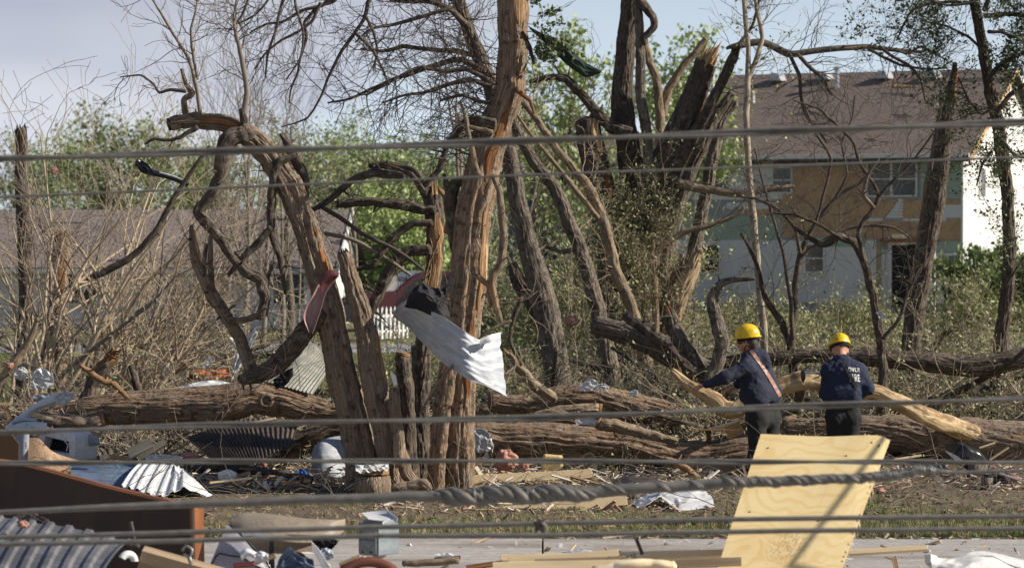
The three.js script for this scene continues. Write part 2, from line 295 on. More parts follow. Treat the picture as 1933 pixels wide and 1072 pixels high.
{ // grass blades, straw and bits: nobody could count them
  const mb = new MB(), rng = rngOf(77);
  for (let k = 0; k < 9; k++) { const a = rng() * 6.28, h = 0.05 + rng() * 0.07, r = rng() * 0.05, x = Math.cos(a) * r, z = Math.sin(a) * r, w = 0.0035, lx = (rng() - 0.5) * 0.08, lz = (rng() - 0.5) * 0.08, A = mb.v(V(x - w, 0, z)), B = mb.v(V(x + w, 0, z)), C = mb.v(V(x + lx * 0.4 + w * 0.8, h * 0.6, z + lz * 0.4)), D = mb.v(V(x + lx, h, z + lz)); mb.tri(A, B, C); mb.tri(A, C, D); }
  const tuft = mb.geo(), ms = [], cs = [];
  for (let i = 0; i < 90000; i++) {
    const d = 26.25 + Math.pow(rng(), 1.7) * 45, x = (rng() - 0.5) * 2 * (0.185 * d + 0.6), z = -d, g = lawn(x, z); if (rng() > 0.10 + g * 0.85) continue; if (d > 66.5 && d < 73) continue;
    const s = (0.45 + 0.8 * rng()) * (d > 45 ? 1.2 : 0.5 + g * 0.4), m = new THREE.Matrix4(); EU.set(0, rng() * 6.28, 0); Q.setFromEuler(EU); m.compose(V(x, groundY(x, z) - 0.004, z), Q, V(s, s * (0.6 + 0.7 * rng()), s)); ms.push(m);
    const dry = rng() < 0.62 - g * 0.55, c = dry ? [0.36, 0.28, 0.15] : [0.17, 0.21, 0.06], f = 0.7 + 0.6 * rng(); cs.push(lin(c[0] * f, c[1] * f, c[2] * f));
  }
  const gm = new THREE.MeshPhysicalMaterial({ roughness: 0.7, side: THREE.DoubleSide, transmission: 0.25, thickness: 0 });
  const grass = instanced(scene, 'grass', tuft, gm, ms, cs); grass.userData.label = 'short patchy grass and straw on the ground among the broken trees'; grass.userData.category = 'grass';
  const bit = new THREE.BoxGeometry(0.06, 0.008, 0.012), bs = [], bc = [];
  for (let i = 0; i < 9000; i++) {
    const d = 26 + Math.pow(rng(), 1.3) * 20, x = (rng() - 0.5) * 2 * (0.185 * d + 0.6), z = -d, s = 0.35 + 1.5 * rng() * rng(), m = new THREE.Matrix4(); EU.set((rng() - 0.5) * 0.9, rng() * 6.28, (rng() - 0.5) * 0.9); Q.setFromEuler(EU); m.compose(V(x, groundY(x, z) + 0.012, z), Q, V(s * (0.6 + 1.8 * rng()), s, s)); bs.push(m);
    const c = [[0.20, 0.14, 0.09], [0.34, 0.26, 0.17], [0.13, 0.10, 0.075], [0.42, 0.32, 0.2]][Math.floor(rng() * 4)], f = 0.7 + 0.5 * rng(); bc.push(lin(c[0] * f, c[1] * f, c[2] * f));
  }
  const litter = instanced(scene, 'litter', bit, std({}), bs, bc); litter.userData.label = 'bits of bark, straw and splintered wood strewn over the dirt'; litter.userData.category = 'litter';
}

// ---------------------------------------------------------------- houses
const box = (x0, x1, y0, y1, z0, z1) => { const g = new THREE.BoxGeometry(x1 - x0, y1 - y0, z1 - z0); g.translate((x0 + x1) / 2, (y0 + y1) / 2, (z0 + z1) / 2); const p = g.attributes.position, n = g.attributes.normal, u = g.attributes.uv; for (let i = 0; i < p.count; i++) { const ax = Math.abs(n.getX(i)), ay = Math.abs(n.getY(i)); u.setXY(i, ax > 0.5 ? p.getZ(i) : p.getX(i), ay > 0.5 ? p.getZ(i) : p.getY(i)); } return g; };
function sidingGeo(spans, lap, out) {                             // spans(y) -> [a, b] along the wall for each course; out(a, y, depth) -> point
  const mb = new MB();
  for (const [y, list] of spans) for (const [a, b] of list) {
    const q = [out(a, y, 0.018), out(b, y, 0.018), out(b, y + lap, 0.004), out(a, y + lap, 0.004), out(a, y, 0), out(b, y, 0)], i = q.map((p, k) => mb.v(p, k % 3, k)); mb.quad(i[0], i[1], i[2], i[3]); const j = [q[4], q[5], q[1], q[0]].map((p) => mb.v(p)); mb.quad(...j);
  }
  return mb.geo();
}
const speckle = (a, b, seed) => tex(256, 256, (u, v) => { const c = mix3(a, b, tf(u, v, 8, 8, seed, 4)), m = 0.9 + 0.2 * tf(u, v, 70, 70, seed + 3, 2); return [c[0] * m, c[1] * m, c[2] * m]; });
MAT.sidingGrey = std({ map: speckle([0.78, 0.78, 0.78], [0.84, 0.84, 0.835], 161), roughness: 0.7 });
MAT.sidingWhite = std({ map: speckle([0.83, 0.83, 0.83], [0.88, 0.88, 0.87], 163), roughness: 0.6 });
MAT.trimWhite = std({ map: speckle([0.80, 0.80, 0.80], [0.87, 0.87, 0.86], 165), roughness: 0.55 });
MAT.osb = std({ map: tex(512, 512, (u, v) => { const f = tf(u + v * 0.3, v, 26, 60, 171, 2), g = tf(u, v + u * 0.4, 70, 22, 173, 2), p = tf(u, v, 5, 5, 175, 3); const c = mix3([0.62, 0.51, 0.41], [0.78, 0.66, 0.53], smooth(f * 0.5 + g * 0.5, 0.3, 0.7)); return mix3(c, [0.53, 0.42, 0.33], smooth(p, 0.5, 0.8) * 0.5); }), roughness: 0.9 });
MAT.foam = std({ map: speckle([0.56, 0.63, 0.58], [0.64, 0.70, 0.65], 177), roughness: 0.8 });
MAT.glassDark = std({ color: lin(0.03, 0.034, 0.04), roughness: 0.08 });
MAT.screen = std({ color: lin(0.14, 0.145, 0.155), roughness: 0.6 });
MAT.black = std({ color: lin(0.018, 0.018, 0.02), roughness: 0.9 });
MAT.shingle = (a, b, seed) => std({ map: tex(256, 256, (u, v) => { const c = mix3(a, b, tf(u, v, 6, 6, seed, 4)), m = 0.8 + 0.4 * tf(u, v, 100, 100, seed + 3, 2); return [c[0] * m, c[1] * m, c[2] * m]; }), roughness: 0.95 });
function shingleGeo(len, slope, out, seed, holes) {               // overlapping tabs up a slope; out(along, up, lift)
  const mb = new MB(), rng = rngOf(seed), E = 0.145, W = 0.32, n = Math.floor(slope / E);
  for (let r = 0; r < n; r++) for (let k = -1; k * W < len; k++) {
    const a = Math.max(0, k * W + (r % 2) * W * 0.5 + rng() * 0.02), b = Math.min(len, (k + 1) * W + (r % 2) * W * 0.5 - 0.008), u = r * E; if (b - a < 0.03 || holes?.(a, u)) continue;
    const l = 0.016 + rng() * 0.006, q = [out(a, u, l), out(b, u, l), out(b, u + E, 0.006), out(a, u + E, 0.006), out(a, u, 0), out(b, u, 0)], o = rng(), w = rng(), i = q.slice(0, 4).map((p, m) => mb.v(p, o + (m % 3 ? 0.05 : 0), w + (m > 1 ? 0.05 : 0))); mb.quad(...i); const j = [q[4], q[5], q[1], q[0]].map((p) => mb.v(p, o, w)); mb.quad(...j);
  }
  return mb.geo();
}
function windowPart(o, x0, x1, y0, y1, z, glass, opts = {}) {     // a framed window on a wall that faces +z
  const t = 0.055, fr = mergeGeometries([box(x0 - t, x1 + t, y1, y1 + t, z, z + 0.06), box(x0 - t, x1 + t, y0 - t, y0, z, z + 0.07), box(x0 - t, x0, y0, y1, z, z + 0.06), box(x1, x1 + t, y0, y1, z, z + 0.06)]);
  const w = local(o, 'window', fr, MAT.trimWhite); local(w, 'pane', box(x0, x1, y0, y1, z + 0.008, z + 0.022), glass);
  local(w, 'sash', mergeGeometries([box(x0, x1, (y0 + y1) / 2 - 0.022, (y0 + y1) / 2 + 0.022, z + 0.024, z + 0.046)]), MAT.trimWhite);
  if (opts.grid) { const g = []; for (let k = 1; k < opts.grid; k++) { const x = lerp(x0, x1, k / opts.grid); g.push(box(x - 0.009, x + 0.009, y0, y1, z + 0.023, z + 0.034)); } for (const f of [0.25, 0.75]) { const y = lerp(y0, y1, f); g.push(box(x0, x1, y - 0.009, y + 0.009, z + 0.025, z + 0.036)); } local(w, 'muntin', mergeGeometries(g), MAT.screen); }
  return w;
}
{ // two-storey house stripped by the storm
  const at = P(1818, 592, 104); at.y = 0;
  const h = thing('damaged_house', 'two-storey house behind the workers with torn siding, bare sheathing and brown shingle roof', 'house', at, undefined, -23 * Math.PI / 180);
  const L = 11, D = 14, H = 5.6, RISE = 3.4, m = D / 2;
  local(h, 'wall', box(-L, -0.02, 0, H, -D, -0.02), std({ color: lin(0.30, 0.31, 0.32) }));
  { // gable walls under the roof
    const s = new THREE.Shape(); s.moveTo(0, 0); s.lineTo(D, 0); s.lineTo(m, RISE - 0.05); s.closePath();
    for (const x of [-0.02, -L + 0.12]) { const g = new THREE.ExtrudeGeometry(s, { depth: 0.1, bevelEnabled: false }); g.rotateY(Math.PI / 2); g.translate(x - 0.1, H, 0); local(h, 'gable', g, MAT.sidingWhite); }
  }
  const lap = 0.115;
  const front = (rects) => { const rows = []; for (let y = 0.3; y < H - 0.02; y += lap) { const l = rects.filter((r) => y >= r[2] - 0.01 && y + lap <= r[3] + 0.06).map((r) => [r[0] + (r[4] ? r[4](y) : 0), r[1]]); if (l.length) rows.push([y, l]); } return sidingGeo(rows, lap, (a, y, z) => V(a, y, z)); };
  const rag = (k) => (y) => 0.35 * n3(y * 3.1, k, 0.5);
  local(h, 'siding', front([[-L, -6.75, 4.0, H], [-6.75, -1.7, 5.28, H], [-L, -3.2, 0.3, 2.55], [-3.2, -2.7, 0.3, 2.3], [-1.25, -0.03, 0.3, 2.15], [-9.0, -7.0, 3.7, 4.0, rag(2)], [-0.95, -0.03, 3.35, 3.85, rag(4)], [-3.0, -2.2, 3.2, 4.05, (y) => (y - 3.2) * 0.8], [-3.6, -0.6, 3.2, 3.4]]), MAT.sidingGrey);
  { const rows = []; for (let y = 0.3; y < H + RISE - 0.1; y += lap) { const k = y < H ? 0 : (y - H) / RISE * m; if (D - 2 * k > 0.2) rows.push([y, [[-k - 0.02, -D + k]]]); } local(h, 'gable_siding', sidingGeo(rows, lap, (a, y, z) => V(0.004 + z, y, a)), MAT.sidingWhite); }
  const boards = (x0, x1, y0, y1, mat, name, w, hh, z = 0.004, skip) => { let k = 0; for (let x = x0; x < x1 - 0.05; x += w) for (let y = y0; y < y1 - 0.05; y += hh) { k++; if (skip?.(k)) continue; const g = box(x + 0.004, Math.min(x + w, x1) - 0.004, y + 0.004, Math.min(y + hh, y1) - 0.004, -0.015, z + (k % 3) * 0.002); local(h, name, g, mat); } };
  boards(-6.75, -3.5, 2.72, 5.26, MAT.osb, 'sheathing_panel', 1.22, 1.22);
  boards(-8.2, -6.75, 3.5, 3.98, MAT.osb, 'sheathing_panel', 1.22, 1.22);
  boards(-L, -6.75, 2.6, 3.48, MAT.foam, 'insulation_board', 1.22, 0.9);
  boards(-3.5, -0.02, 2.6, 4.06, MAT.osb, 'sheathing_panel', 1.22, 1.46);
  boards(-1.55, -0.02, 4.08, 5.5, MAT.foam, 'insulation_board', 0.8, 1.42);
  boards(-5.5, -3.6, 2.35, 2.7, MAT.foam, 'insulation_board', 0.95, 0.35, 0.03);
  boards(-0.85, -0.05, 6.7, 5.2, MAT.osb, 'sheathing_panel', 0.8, 0.85, 0.014);
  boards(-1.2, -0.05, 2.17, 2.58, MAT.foam, 'insulation_board', 1.2, 0.4);
  for (const [a, b, y0, y1] of [[-9.6, -8.8, 4.42, 5.24], [-7.1, -6.42, 4.36, 5.24]]) windowPart(h, a, b, y0, y1, 0.012, MAT.glassDark, { grid: 3 });
  windowPart(h, -3.5, -2.66, 4.22, 5.4, 0.014, MAT.screen); windowPart(h, -2.58, -1.72, 4.22, 5.4, 0.016, MAT.glassDark, { grid: 3 });
  windowPart(h, -5.85, -5.18, 1.45, 2.42, 0.014, MAT.glassDark, { grid: 3 }); windowPart(h, -9.9, -9.2, 1.4, 2.4, 0.013, MAT.glassDark, { grid: 3 });
  windowPart(h, -0.75, -0.1, 1.1, 2.05, 0.022, MAT.screen);
  { const d = local(h, 'doorway', mergeGeometries([box(-2.72, -2.6, 0.2, 2.75, 0, 0.09), box(-1.3, -1.16, 0.2, 2.3, 0, 0.12), box(-2.6, -1.3, 2.45, 2.56, 0, 0.09)]), MAT.trimWhite); local(d, 'opening', box(-2.6, -1.3, 0.2, 2.45, 0.004, 0.03), MAT.black); }
  local(h, 'porch_post', box(-0.98, -0.86, 0, 2.3, 0.5, 0.62), MAT.trimWhite); local(h, 'porch_post', box(-2.95, -2.8, 0, 2.5, 0.7, 0.85), MAT.lumberGrey);
  local(h, 'torn_board', box(-2.55, -1.95, 2.42, 2.82, 0.14, 0.17), MAT.lumber); local(h, 'porch_beam', box(-3.0, -0.9, 2.52, 2.66, 0.03, 0.2), MAT.tornBrown);
  local(h, 'corner_board', box(-0.05, 0.028, 0.2, H, -0.06, 0.036), MAT.trimWhite); local(h, 'downpipe', box(-L, -L + 0.09, 0.2, H, 0.01, 0.09), MAT.trimWhite);
  local(h, 'gutter', mergeGeometries([box(-L - 0.35, 0.34, H - 0.04, H + 0.1, 0.34, 0.46), box(-L - 0.35, 0.34, H - 0.06, H - 0.045, 0, 0.34)]), MAT.trimWhite);
  // roof
  const OV = 0.45, sl = Math.hypot(m + OV, RISE * (m + OV) / m), uy = (RISE * (m + OV) / m) / sl, uz = (m + OV) / sl, y0 = H - RISE * OV / m + 0.12;
  const hole = (a, u) => { const v = n3(a * 0.7 + 3, u * 1.6, 4.4); return v > 0.5 || (a > 6.9 && a < 7.9 && u > 6.5 && u < 7.1); };
  const roof = local(h, 'roof', mergeGeometries([0, 1].map((s) => { const g = new THREE.BoxGeometry(L + 0.7, 0.1, sl); g.rotateX(Math.atan2(uy, uz) * (s ? -1 : 1)); g.translate(-L / 2, y0 + uy * sl / 2 - 0.055, s ? -D - OV + uz * sl / 2 : OV - uz * sl / 2); return g; })), std({ color: lin(0.055, 0.048, 0.045), roughness: 1 }));
  local(roof, 'shingles', shingleGeo(L + 0.7, sl - 0.05, (a, u, l) => V(-L - 0.35 + a, y0 + uy * u + uz * l, OV - uz * u + uy * l), 9, hole), MAT.shingle([0.44, 0.39, 0.36], [0.54, 0.485, 0.45], 181), 'stuff');
  { const g = new THREE.BoxGeometry(0.9, 0.02, 0.3); g.rotateX(Math.atan2(uy, uz)); g.translate(-L - 0.35 + 7.5, y0 + uy * 6.8 + 0.02, OV - uz * 6.8); local(roof, 'bare_deck', g, MAT.tornOrange); }
  for (const s of [0, 1]) { const g = new THREE.BoxGeometry(0.03, 0.2, sl); g.rotateX(Math.atan2(uy, uz) * (s ? -1 : 1)); g.translate(0.37, y0 + uy * sl / 2 - 0.08, s ? -D - OV + uz * sl / 2 : OV - uz * sl / 2); local(roof, 'rake_board', g, s ? MAT.trimWhite : MAT.tornPale); }
  for (const [a, u] of [[2.1, 7.5], [4.0, 7.55], [6.4, 7.5], [8.3, 7.5]]) {
    const s = new THREE.Shape(); s.moveTo(0, 0); s.lineTo(0.5, 0); s.lineTo(0.36, 0.24); s.lineTo(0.06, 0.3); s.closePath(); const g = new THREE.ExtrudeGeometry(s, { depth: 0.5, bevelEnabled: true, bevelSize: 0.015, bevelThickness: 0.015, bevelSegments: 1 }); g.rotateY(-0.2); g.translate(-L - 0.2 + a, y0 + uy * u + 0.02, OV - uz * u - 0.2); local(roof, 'roof_vent', g, std({ color: lin(0.42, 0.43, 0.45), metalness: 0.6, roughness: 0.4 }));
  }
  const flue = new THREE.CylinderGeometry(0.09, 0.09, 0.75, 14); flue.translate(-L - 0.35 + 5.0, y0 + uy * 6.7 + 0.35, OV - uz * 6.7); const cap = new THREE.CylinderGeometry(0.14, 0.14, 0.12, 14); cap.translate(-L - 0.35 + 5.0, y0 + uy * 6.7 + 0.76, OV - uz * 6.7);
  local(roof, 'flue_pipe', mergeGeometries([flue, cap]), std({ color: lin(0.5, 0.5, 0.52), metalness: 0.7, roughness: 0.35 }));
  for (const [a, u, hh] of [[2.0, 5.4, 0.45], [0.25, 5.8, 1.0]]) { const g = new THREE.CylinderGeometry(0.06, 0.07, hh, 10); g.translate(-L - 0.35 + a, y0 + uy * u + hh / 2, OV - uz * u); local(roof, 'vent_pipe', g, MAT.trimWhite); }
  // gable window
  const w = local(h, 'window', box(0.012, 0.075, 4.1, 5.3, -3.2, -2.3), MAT.trimWhite); local(w, 'pane', box(0.06, 0.082, 4.2, 5.2, -3.1, -2.4), MAT.screen);
}
function simpleHouse(name, label, x0, x1, d, baseY, eaveY, ridgeY, wallMat, roofMat, seed, turn, depth) {
  const c = P((x0 + x1) / 2, 600, d); c.y = 0; const k = d / F, W = (x1 - x0) * k, eave = EYE + (448 - eaveY) * k, ridge = EYE + (448 - ridgeY) * k;
  const h = thing(name, label, 'house', c, undefined, turn);
  local(h, 'wall', box(-W / 2 + 0.3, W / 2 - 0.3, 0, eave, -depth, 0), wallMat);
  const rows = []; for (let y = 0.1; y < eave - 0.1; y += 0.14) rows.push([y, [[-W / 2 + 0.3, W / 2 - 0.3]]]); local(h, 'siding', sidingGeo(rows, 0.14, (a, y, z) => V(a, y, z + 0.003)), wallMat);
  const m = depth / 2, OV = 0.4, rise = ridge - eave, sl = Math.hypot(m + OV, rise), uy = rise / sl, uz = (m + OV) / sl;
  const roof = local(h, 'roof', mergeGeometries([0, 1].map((s) => { const g = new THREE.BoxGeometry(W, 0.08, sl); g.rotateX(Math.atan2(uy, uz) * (s ? -1 : 1)); g.translate(0, eave + uy * sl / 2 - 0.05, s ? -depth - OV + uz * sl / 2 : OV - uz * sl / 2); return g; })), std({ color: lin(0.06, 0.05, 0.05) }));
  local(roof, 'shingles', shingleGeo(W, sl - 0.04, (a, u, l) => V(-W / 2 + a, eave + uy * u + uz * l, OV - uz * u + uy * l), seed, (a, u) => n3(a * 0.5 + seed, u * 1.3, 2.2) > 0.55), roofMat, 'stuff');
  local(h, 'gutter', box(-W / 2, W / 2, eave - 0.16, eave - 0.03, OV - 0.02, OV + 0.1), MAT.trimWhite);
  for (const s of [-1, 1]) { const sh = new THREE.Shape(); sh.moveTo(0, 0); sh.lineTo(depth, 0); sh.lineTo(m, rise - 0.05); sh.closePath(); const g = new THREE.ExtrudeGeometry(sh, { depth: 0.08, bevelEnabled: false }); g.rotateY(Math.PI / 2); g.translate(s * (W / 2 - 0.35), eave, 0); local(h, 'gable', g, wallMat); }
  for (const s of [-1, 1]) { const g = new THREE.BoxGeometry(0.05, 0.22, sl); g.rotateX(Math.atan2(uy, uz)); g.translate(s * (W / 2 + 0.02), eave + uy * sl / 2 - 0.06, OV - uz * sl / 2); local(roof, 'rake_board', g, MAT.trimWhite); }
  return { h, W, eave, roof };
}
{
  const b = simpleHouse('bungalow', 'low grey bungalow with shallow brown roof behind the bare brush', -190, 640, 86, 620, 505, 392, MAT.sidingGrey, MAT.shingle([0.49, 0.45, 0.43], [0.58, 0.535, 0.51], 191), 19, -0.05, 8);
  for (const x of [-1.6, 2.2, 4.6]) windowPart(b.h, x, x + 0.9, 0.75, 1.6, 0.022, MAT.glassDark, { grid: 2 });
  local(b.h, 'corner_board', box(b.W / 2 - 0.36, b.W / 2 - 0.22, 0, b.eave, -0.02, 0.05), MAT.trimWhite);
  local(b.h, 'door', box(0.2, 1.1, 0.05, 1.75, 0.01, 0.05), MAT.trimWhite);
  const g = simpleHouse('shingled_house', 'dark house with grey shingle roof partly hidden behind the split tree', 985, 1330, 116, 590, 322, 244, std({ color: lin(0.075, 0.08, 0.095) }), MAT.shingle([0.36, 0.32, 0.30], [0.45, 0.41, 0.385], 193), 29, 0.12, 7);
  windowPart(g.h, 1.2, 2.0, 3.2, 4.3, 0.025, MAT.glassDark, { grid: 2 }); windowPart(g.h, -2.2, -1.2, 3.2, 4.3, 0.025, MAT.glassDark, { grid: 2 });
  simpleHouse('distant_house', 'small far grey house glimpsed left of the main trunk', 735, 905, 170, 560, 398, 335, MAT.sidingGrey, MAT.shingle([0.40, 0.38, 0.37], [0.48, 0.46, 0.45], 197), 39, 0.1, 7);
}
// ---------------------------------------------------------------- parked red car and picket fence by the far street
{
  const at = P(800, 620, 84); at.y = 0; const c = thing('parked_car', 'dark red car parked beyond the trees behind the white picket fence', 'car', at, undefined, 0.35);
  const red = new THREE.MeshPhysicalMaterial({ color: lin(0.06, 0.008, 0.013), roughness: 0.35, clearcoat: 1, clearcoatRoughness: 0.1 });
  const s = new THREE.Shape(); s.moveTo(-2.2, 0.35); s.lineTo(-2.25, 0.75); s.quadraticCurveTo(-2.2, 1.0, -1.75, 1.05); s.lineTo(-1.1, 1.1); s.quadraticCurveTo(-0.6, 1.62, -0.2, 1.66); s.lineTo(1.3, 1.64); s.quadraticCurveTo(1.95, 1.5, 2.15, 1.05); s.lineTo(2.22, 0.4); s.closePath();
  const g = new THREE.ExtrudeGeometry(s, { depth: 1.6, bevelEnabled: true, bevelSize: 0.08, bevelThickness: 0.08, bevelSegments: 3, curveSegments: 10 }); g.translate(0, 0, -0.8); local(c, 'body', g, red);
  const win = (pts, z) => { const w = new THREE.Shape(); pts.forEach((p, i) => (i ? w.lineTo(...p) : w.moveTo(...p))); const q = new THREE.ExtrudeGeometry(w, { depth: 0.02, bevelEnabled: false }); q.translate(0, 0, z); return q; };
  for (const z of [0.875, -0.895]) { local(c, 'side_window', win([[-0.95, 1.1], [-0.45, 1.54], [0.25, 1.56], [0.25, 1.1]], z), MAT.glassDark); local(c, 'side_window', win([[0.35, 1.1], [0.35, 1.56], [1.2, 1.54], [1.75, 1.12]], z), MAT.glassDark); }
  { const w = new THREE.BoxGeometry(0.02, 0.52, 1.4); w.rotateZ(-0.72); w.translate(-0.9, 1.37, 0); local(c, 'windscreen', w, MAT.glassDark); const b = new THREE.BoxGeometry(0.02, 0.5, 1.35); b.rotateZ(0.45); b.translate(2.09, 1.32, 0); local(c, 'rear_window', b, MAT.glassDark); }
  for (const x of [-1.4, 1.4]) for (const z of [0.84, -0.84]) { const t = new THREE.TorusGeometry(0.25, 0.1, 10, 24); t.translate(x, 0.35, z); const w = local(c, 'wheel', t, MAT.black); const r = new THREE.CylinderGeometry(0.19, 0.19, 0.14, 16); r.rotateX(Math.PI / 2); r.translate(x, 0.35, z); local(w, 'rim', r, std({ color: lin(0.5, 0.5, 0.52), metalness: 0.8, roughness: 0.35 })); }
  for (const z of [0.62, -0.62]) { local(c, 'headlight', box(-2.34, -2.26, 0.72, 0.86, z - 0.16, z + 0.16), MAT.trimWhite); local(c, 'tail_light', box(2.22, 2.28, 0.85, 1.1, z - 0.1, z + 0.1), std({ color: lin(0.4, 0.02, 0.02), roughness: 0.2 })); }
}
{
  const a = P(688, 640, 75), b = P(768, 640, 76.5); a.y = b.y = 0; const f = thing('picket_fence', 'white picket fence in front of the parked red car', 'fence', a.clone());
  const dir = b.clone().sub(a), n = 11, ang = Math.atan2(-dir.z, dir.x);
  for (let k = 0; k < n; k++) { const s = new THREE.Shape(); s.moveTo(-0.035, 0.05); s.lineTo(0.035, 0.05); s.lineTo(0.035, 0.82); s.lineTo(0, 0.9); s.lineTo(-0.035, 0.82); s.closePath(); const g = new THREE.ExtrudeGeometry(s, { depth: 0.02, bevelEnabled: false }); const p = local(f, 'picket', g, MAT.trimWhite); p.position.copy(dir).multiplyScalar(k / (n - 1)); p.rotation.y = ang; }
  for (const y of [0.25, 0.65]) { const g = new THREE.BoxGeometry(dir.length(), 0.06, 0.03); g.translate(dir.length() / 2, y, -0.018); const r = local(f, 'rail', g, MAT.trimWhite); r.rotation.y = ang; }
}
// ---------------------------------------------------------------- far trees
function leafyTree(name, label, group, px, d, topY, seed, pal, o = {}) {
  const base = P(px, 500, d); base.y = 0; const H = EYE + (448 - topY) * d / F, t = thing(name, label, 'tree', base, group), rng = rngOf(seed), mb = new MB(), tips = [];
  const trunkH = H * (o.clear ?? 0.3), tr = H * 0.018, pts = [], rad = [], ox = rng() * 9; for (let k = 0; k <= 8; k++) { const f = k / 8; pts.push(base.clone().add(V(0.03 * H * n3(f * 1.7, ox, 0.2), H * 0.82 * f, 0.03 * H * n3(ox, f * 1.7, 0.8)))); rad.push(tr * (1 - 0.85 * f)); }
  const tb = new MB(); tube(tb, pts, rad, { sides: 9, lump: 0.1 }); part(t, 'trunk', tb.geo(), MAT.barkGrey);
  const nb = o.n ?? 16; for (let k = 0; k < nb; k++) { const f = lerp(trunkH / (H * 0.82), 1, (k + rng() * 0.6) / nb), i = Math.min(7, Math.floor(f * 8)), p = pts[i].clone().lerp(pts[i + 1], f * 8 - i), a = rng() * 6.28, w = (o.wide ?? 0.28) * H * (1.1 - 0.6 * Math.abs(f - 0.55)); grow(mb, p, V(Math.cos(a), 0.75, Math.sin(a)), w, tr * 0.4 * (1.2 - f), o.lvl ?? 2, rng, { wig: 0.5, up: 0.3, dens: 0.75, spread: 0.9, tips, leafLevel: 1, min: 0.008 }); }
  part(t, 'crown_branches', mb.geo(), MAT.twigGrey);
  leaves(t, 'crown', tips, o.leaf ?? leafBig, o.per ?? 3, o.jit ?? 0.5, pal, seed + 1);
  return t;
}
leafyTree('tall_tree', 'tall spring-green tree seen through the gap right of the main trunk', undefined, 1075, 92, 45, 301, PAL.spring, { n: 18, wide: 0.2, per: 1.5 });
leafyTree('tall_tree', 'spring-green tree rising left of the big house roof', undefined, 1275, 98, 55, 311, PAL.spring, { n: 20, wide: 0.2, per: 1.8 });
leafyTree('tall_tree', 'spring-green tree whose top shows beside the splintered limb', undefined, 1345, 120, 100, 317, PAL.spring, { n: 16, wide: 0.2, per: 1.8 });
leafyTree('slender_tree', 'slender half-leafed tree left of the tall green one behind the main trunk', undefined, 1010, 84, 150, 331, PAL.mid, { n: 14, wide: 0.2, per: 0.9 });
leafyTree('slender_tree', 'sparsely leafed young tree behind the arching trunk', undefined, 545, 78, 150, 337, PAL.spring, { n: 16, wide: 0.18, per: 0.5, leaf: leafMid });
{
  const far = [[60, 150, 300], [150, 165, 285], [225, 140, 258], [330, 170, 290], [410, 150, 305], [600, 165, 272], [660, 140, 305], [720, 160, 290], [790, 150, 300], [860, 140, 305], [960, 150, 280]], grp = 'far row of green trees';
  const where = ['above the left end of the bungalow roof', 'over the bungalow roof, right of the dead trunk', 'highest of those over the bungalow roof', 'behind the dangling black pipe', 'behind the zigzag hanging branch', 'right of the upper bend of the arching tree', 'above the left tips of the dead arms', 'above the middle of the dead arms', 'just left of the distant grey house', 'directly above the distant grey house', 'between the main trunk and the leaning grey trunk'], lab = (k) => 'green leafy far tree ' + where[k];
  const protos = [leafyTree('far_tree', lab(0), grp, 60, 150, 300, 401, PAL.mid, { n: 22, wide: 0.4, per: 2.2, jit: 0.9, clear: 0.12 }), leafyTree('far_tree', lab(1), grp, 150, 165, 285, 411, PAL.spring, { n: 22, wide: 0.38, per: 2.2, jit: 0.9, clear: 0.12 })];
  far.slice(2).forEach(([px, d, ty], k) => { const src = protos[k % 2], c = src.clone(); c.name = numbered('far_tree'); c.userData.label = lab(k + 2); const b = P(px, 500, d), H = EYE + (448 - ty) * d / F, H0 = k % 2 ? EYE + 163 * 165 / F : EYE + 148 * 150 / F; c.position.set(b.x, 0, b.z); c.rotation.y = k * 1.3 + 0.5; c.scale.setScalar(H / H0); scene.add(c); });
}
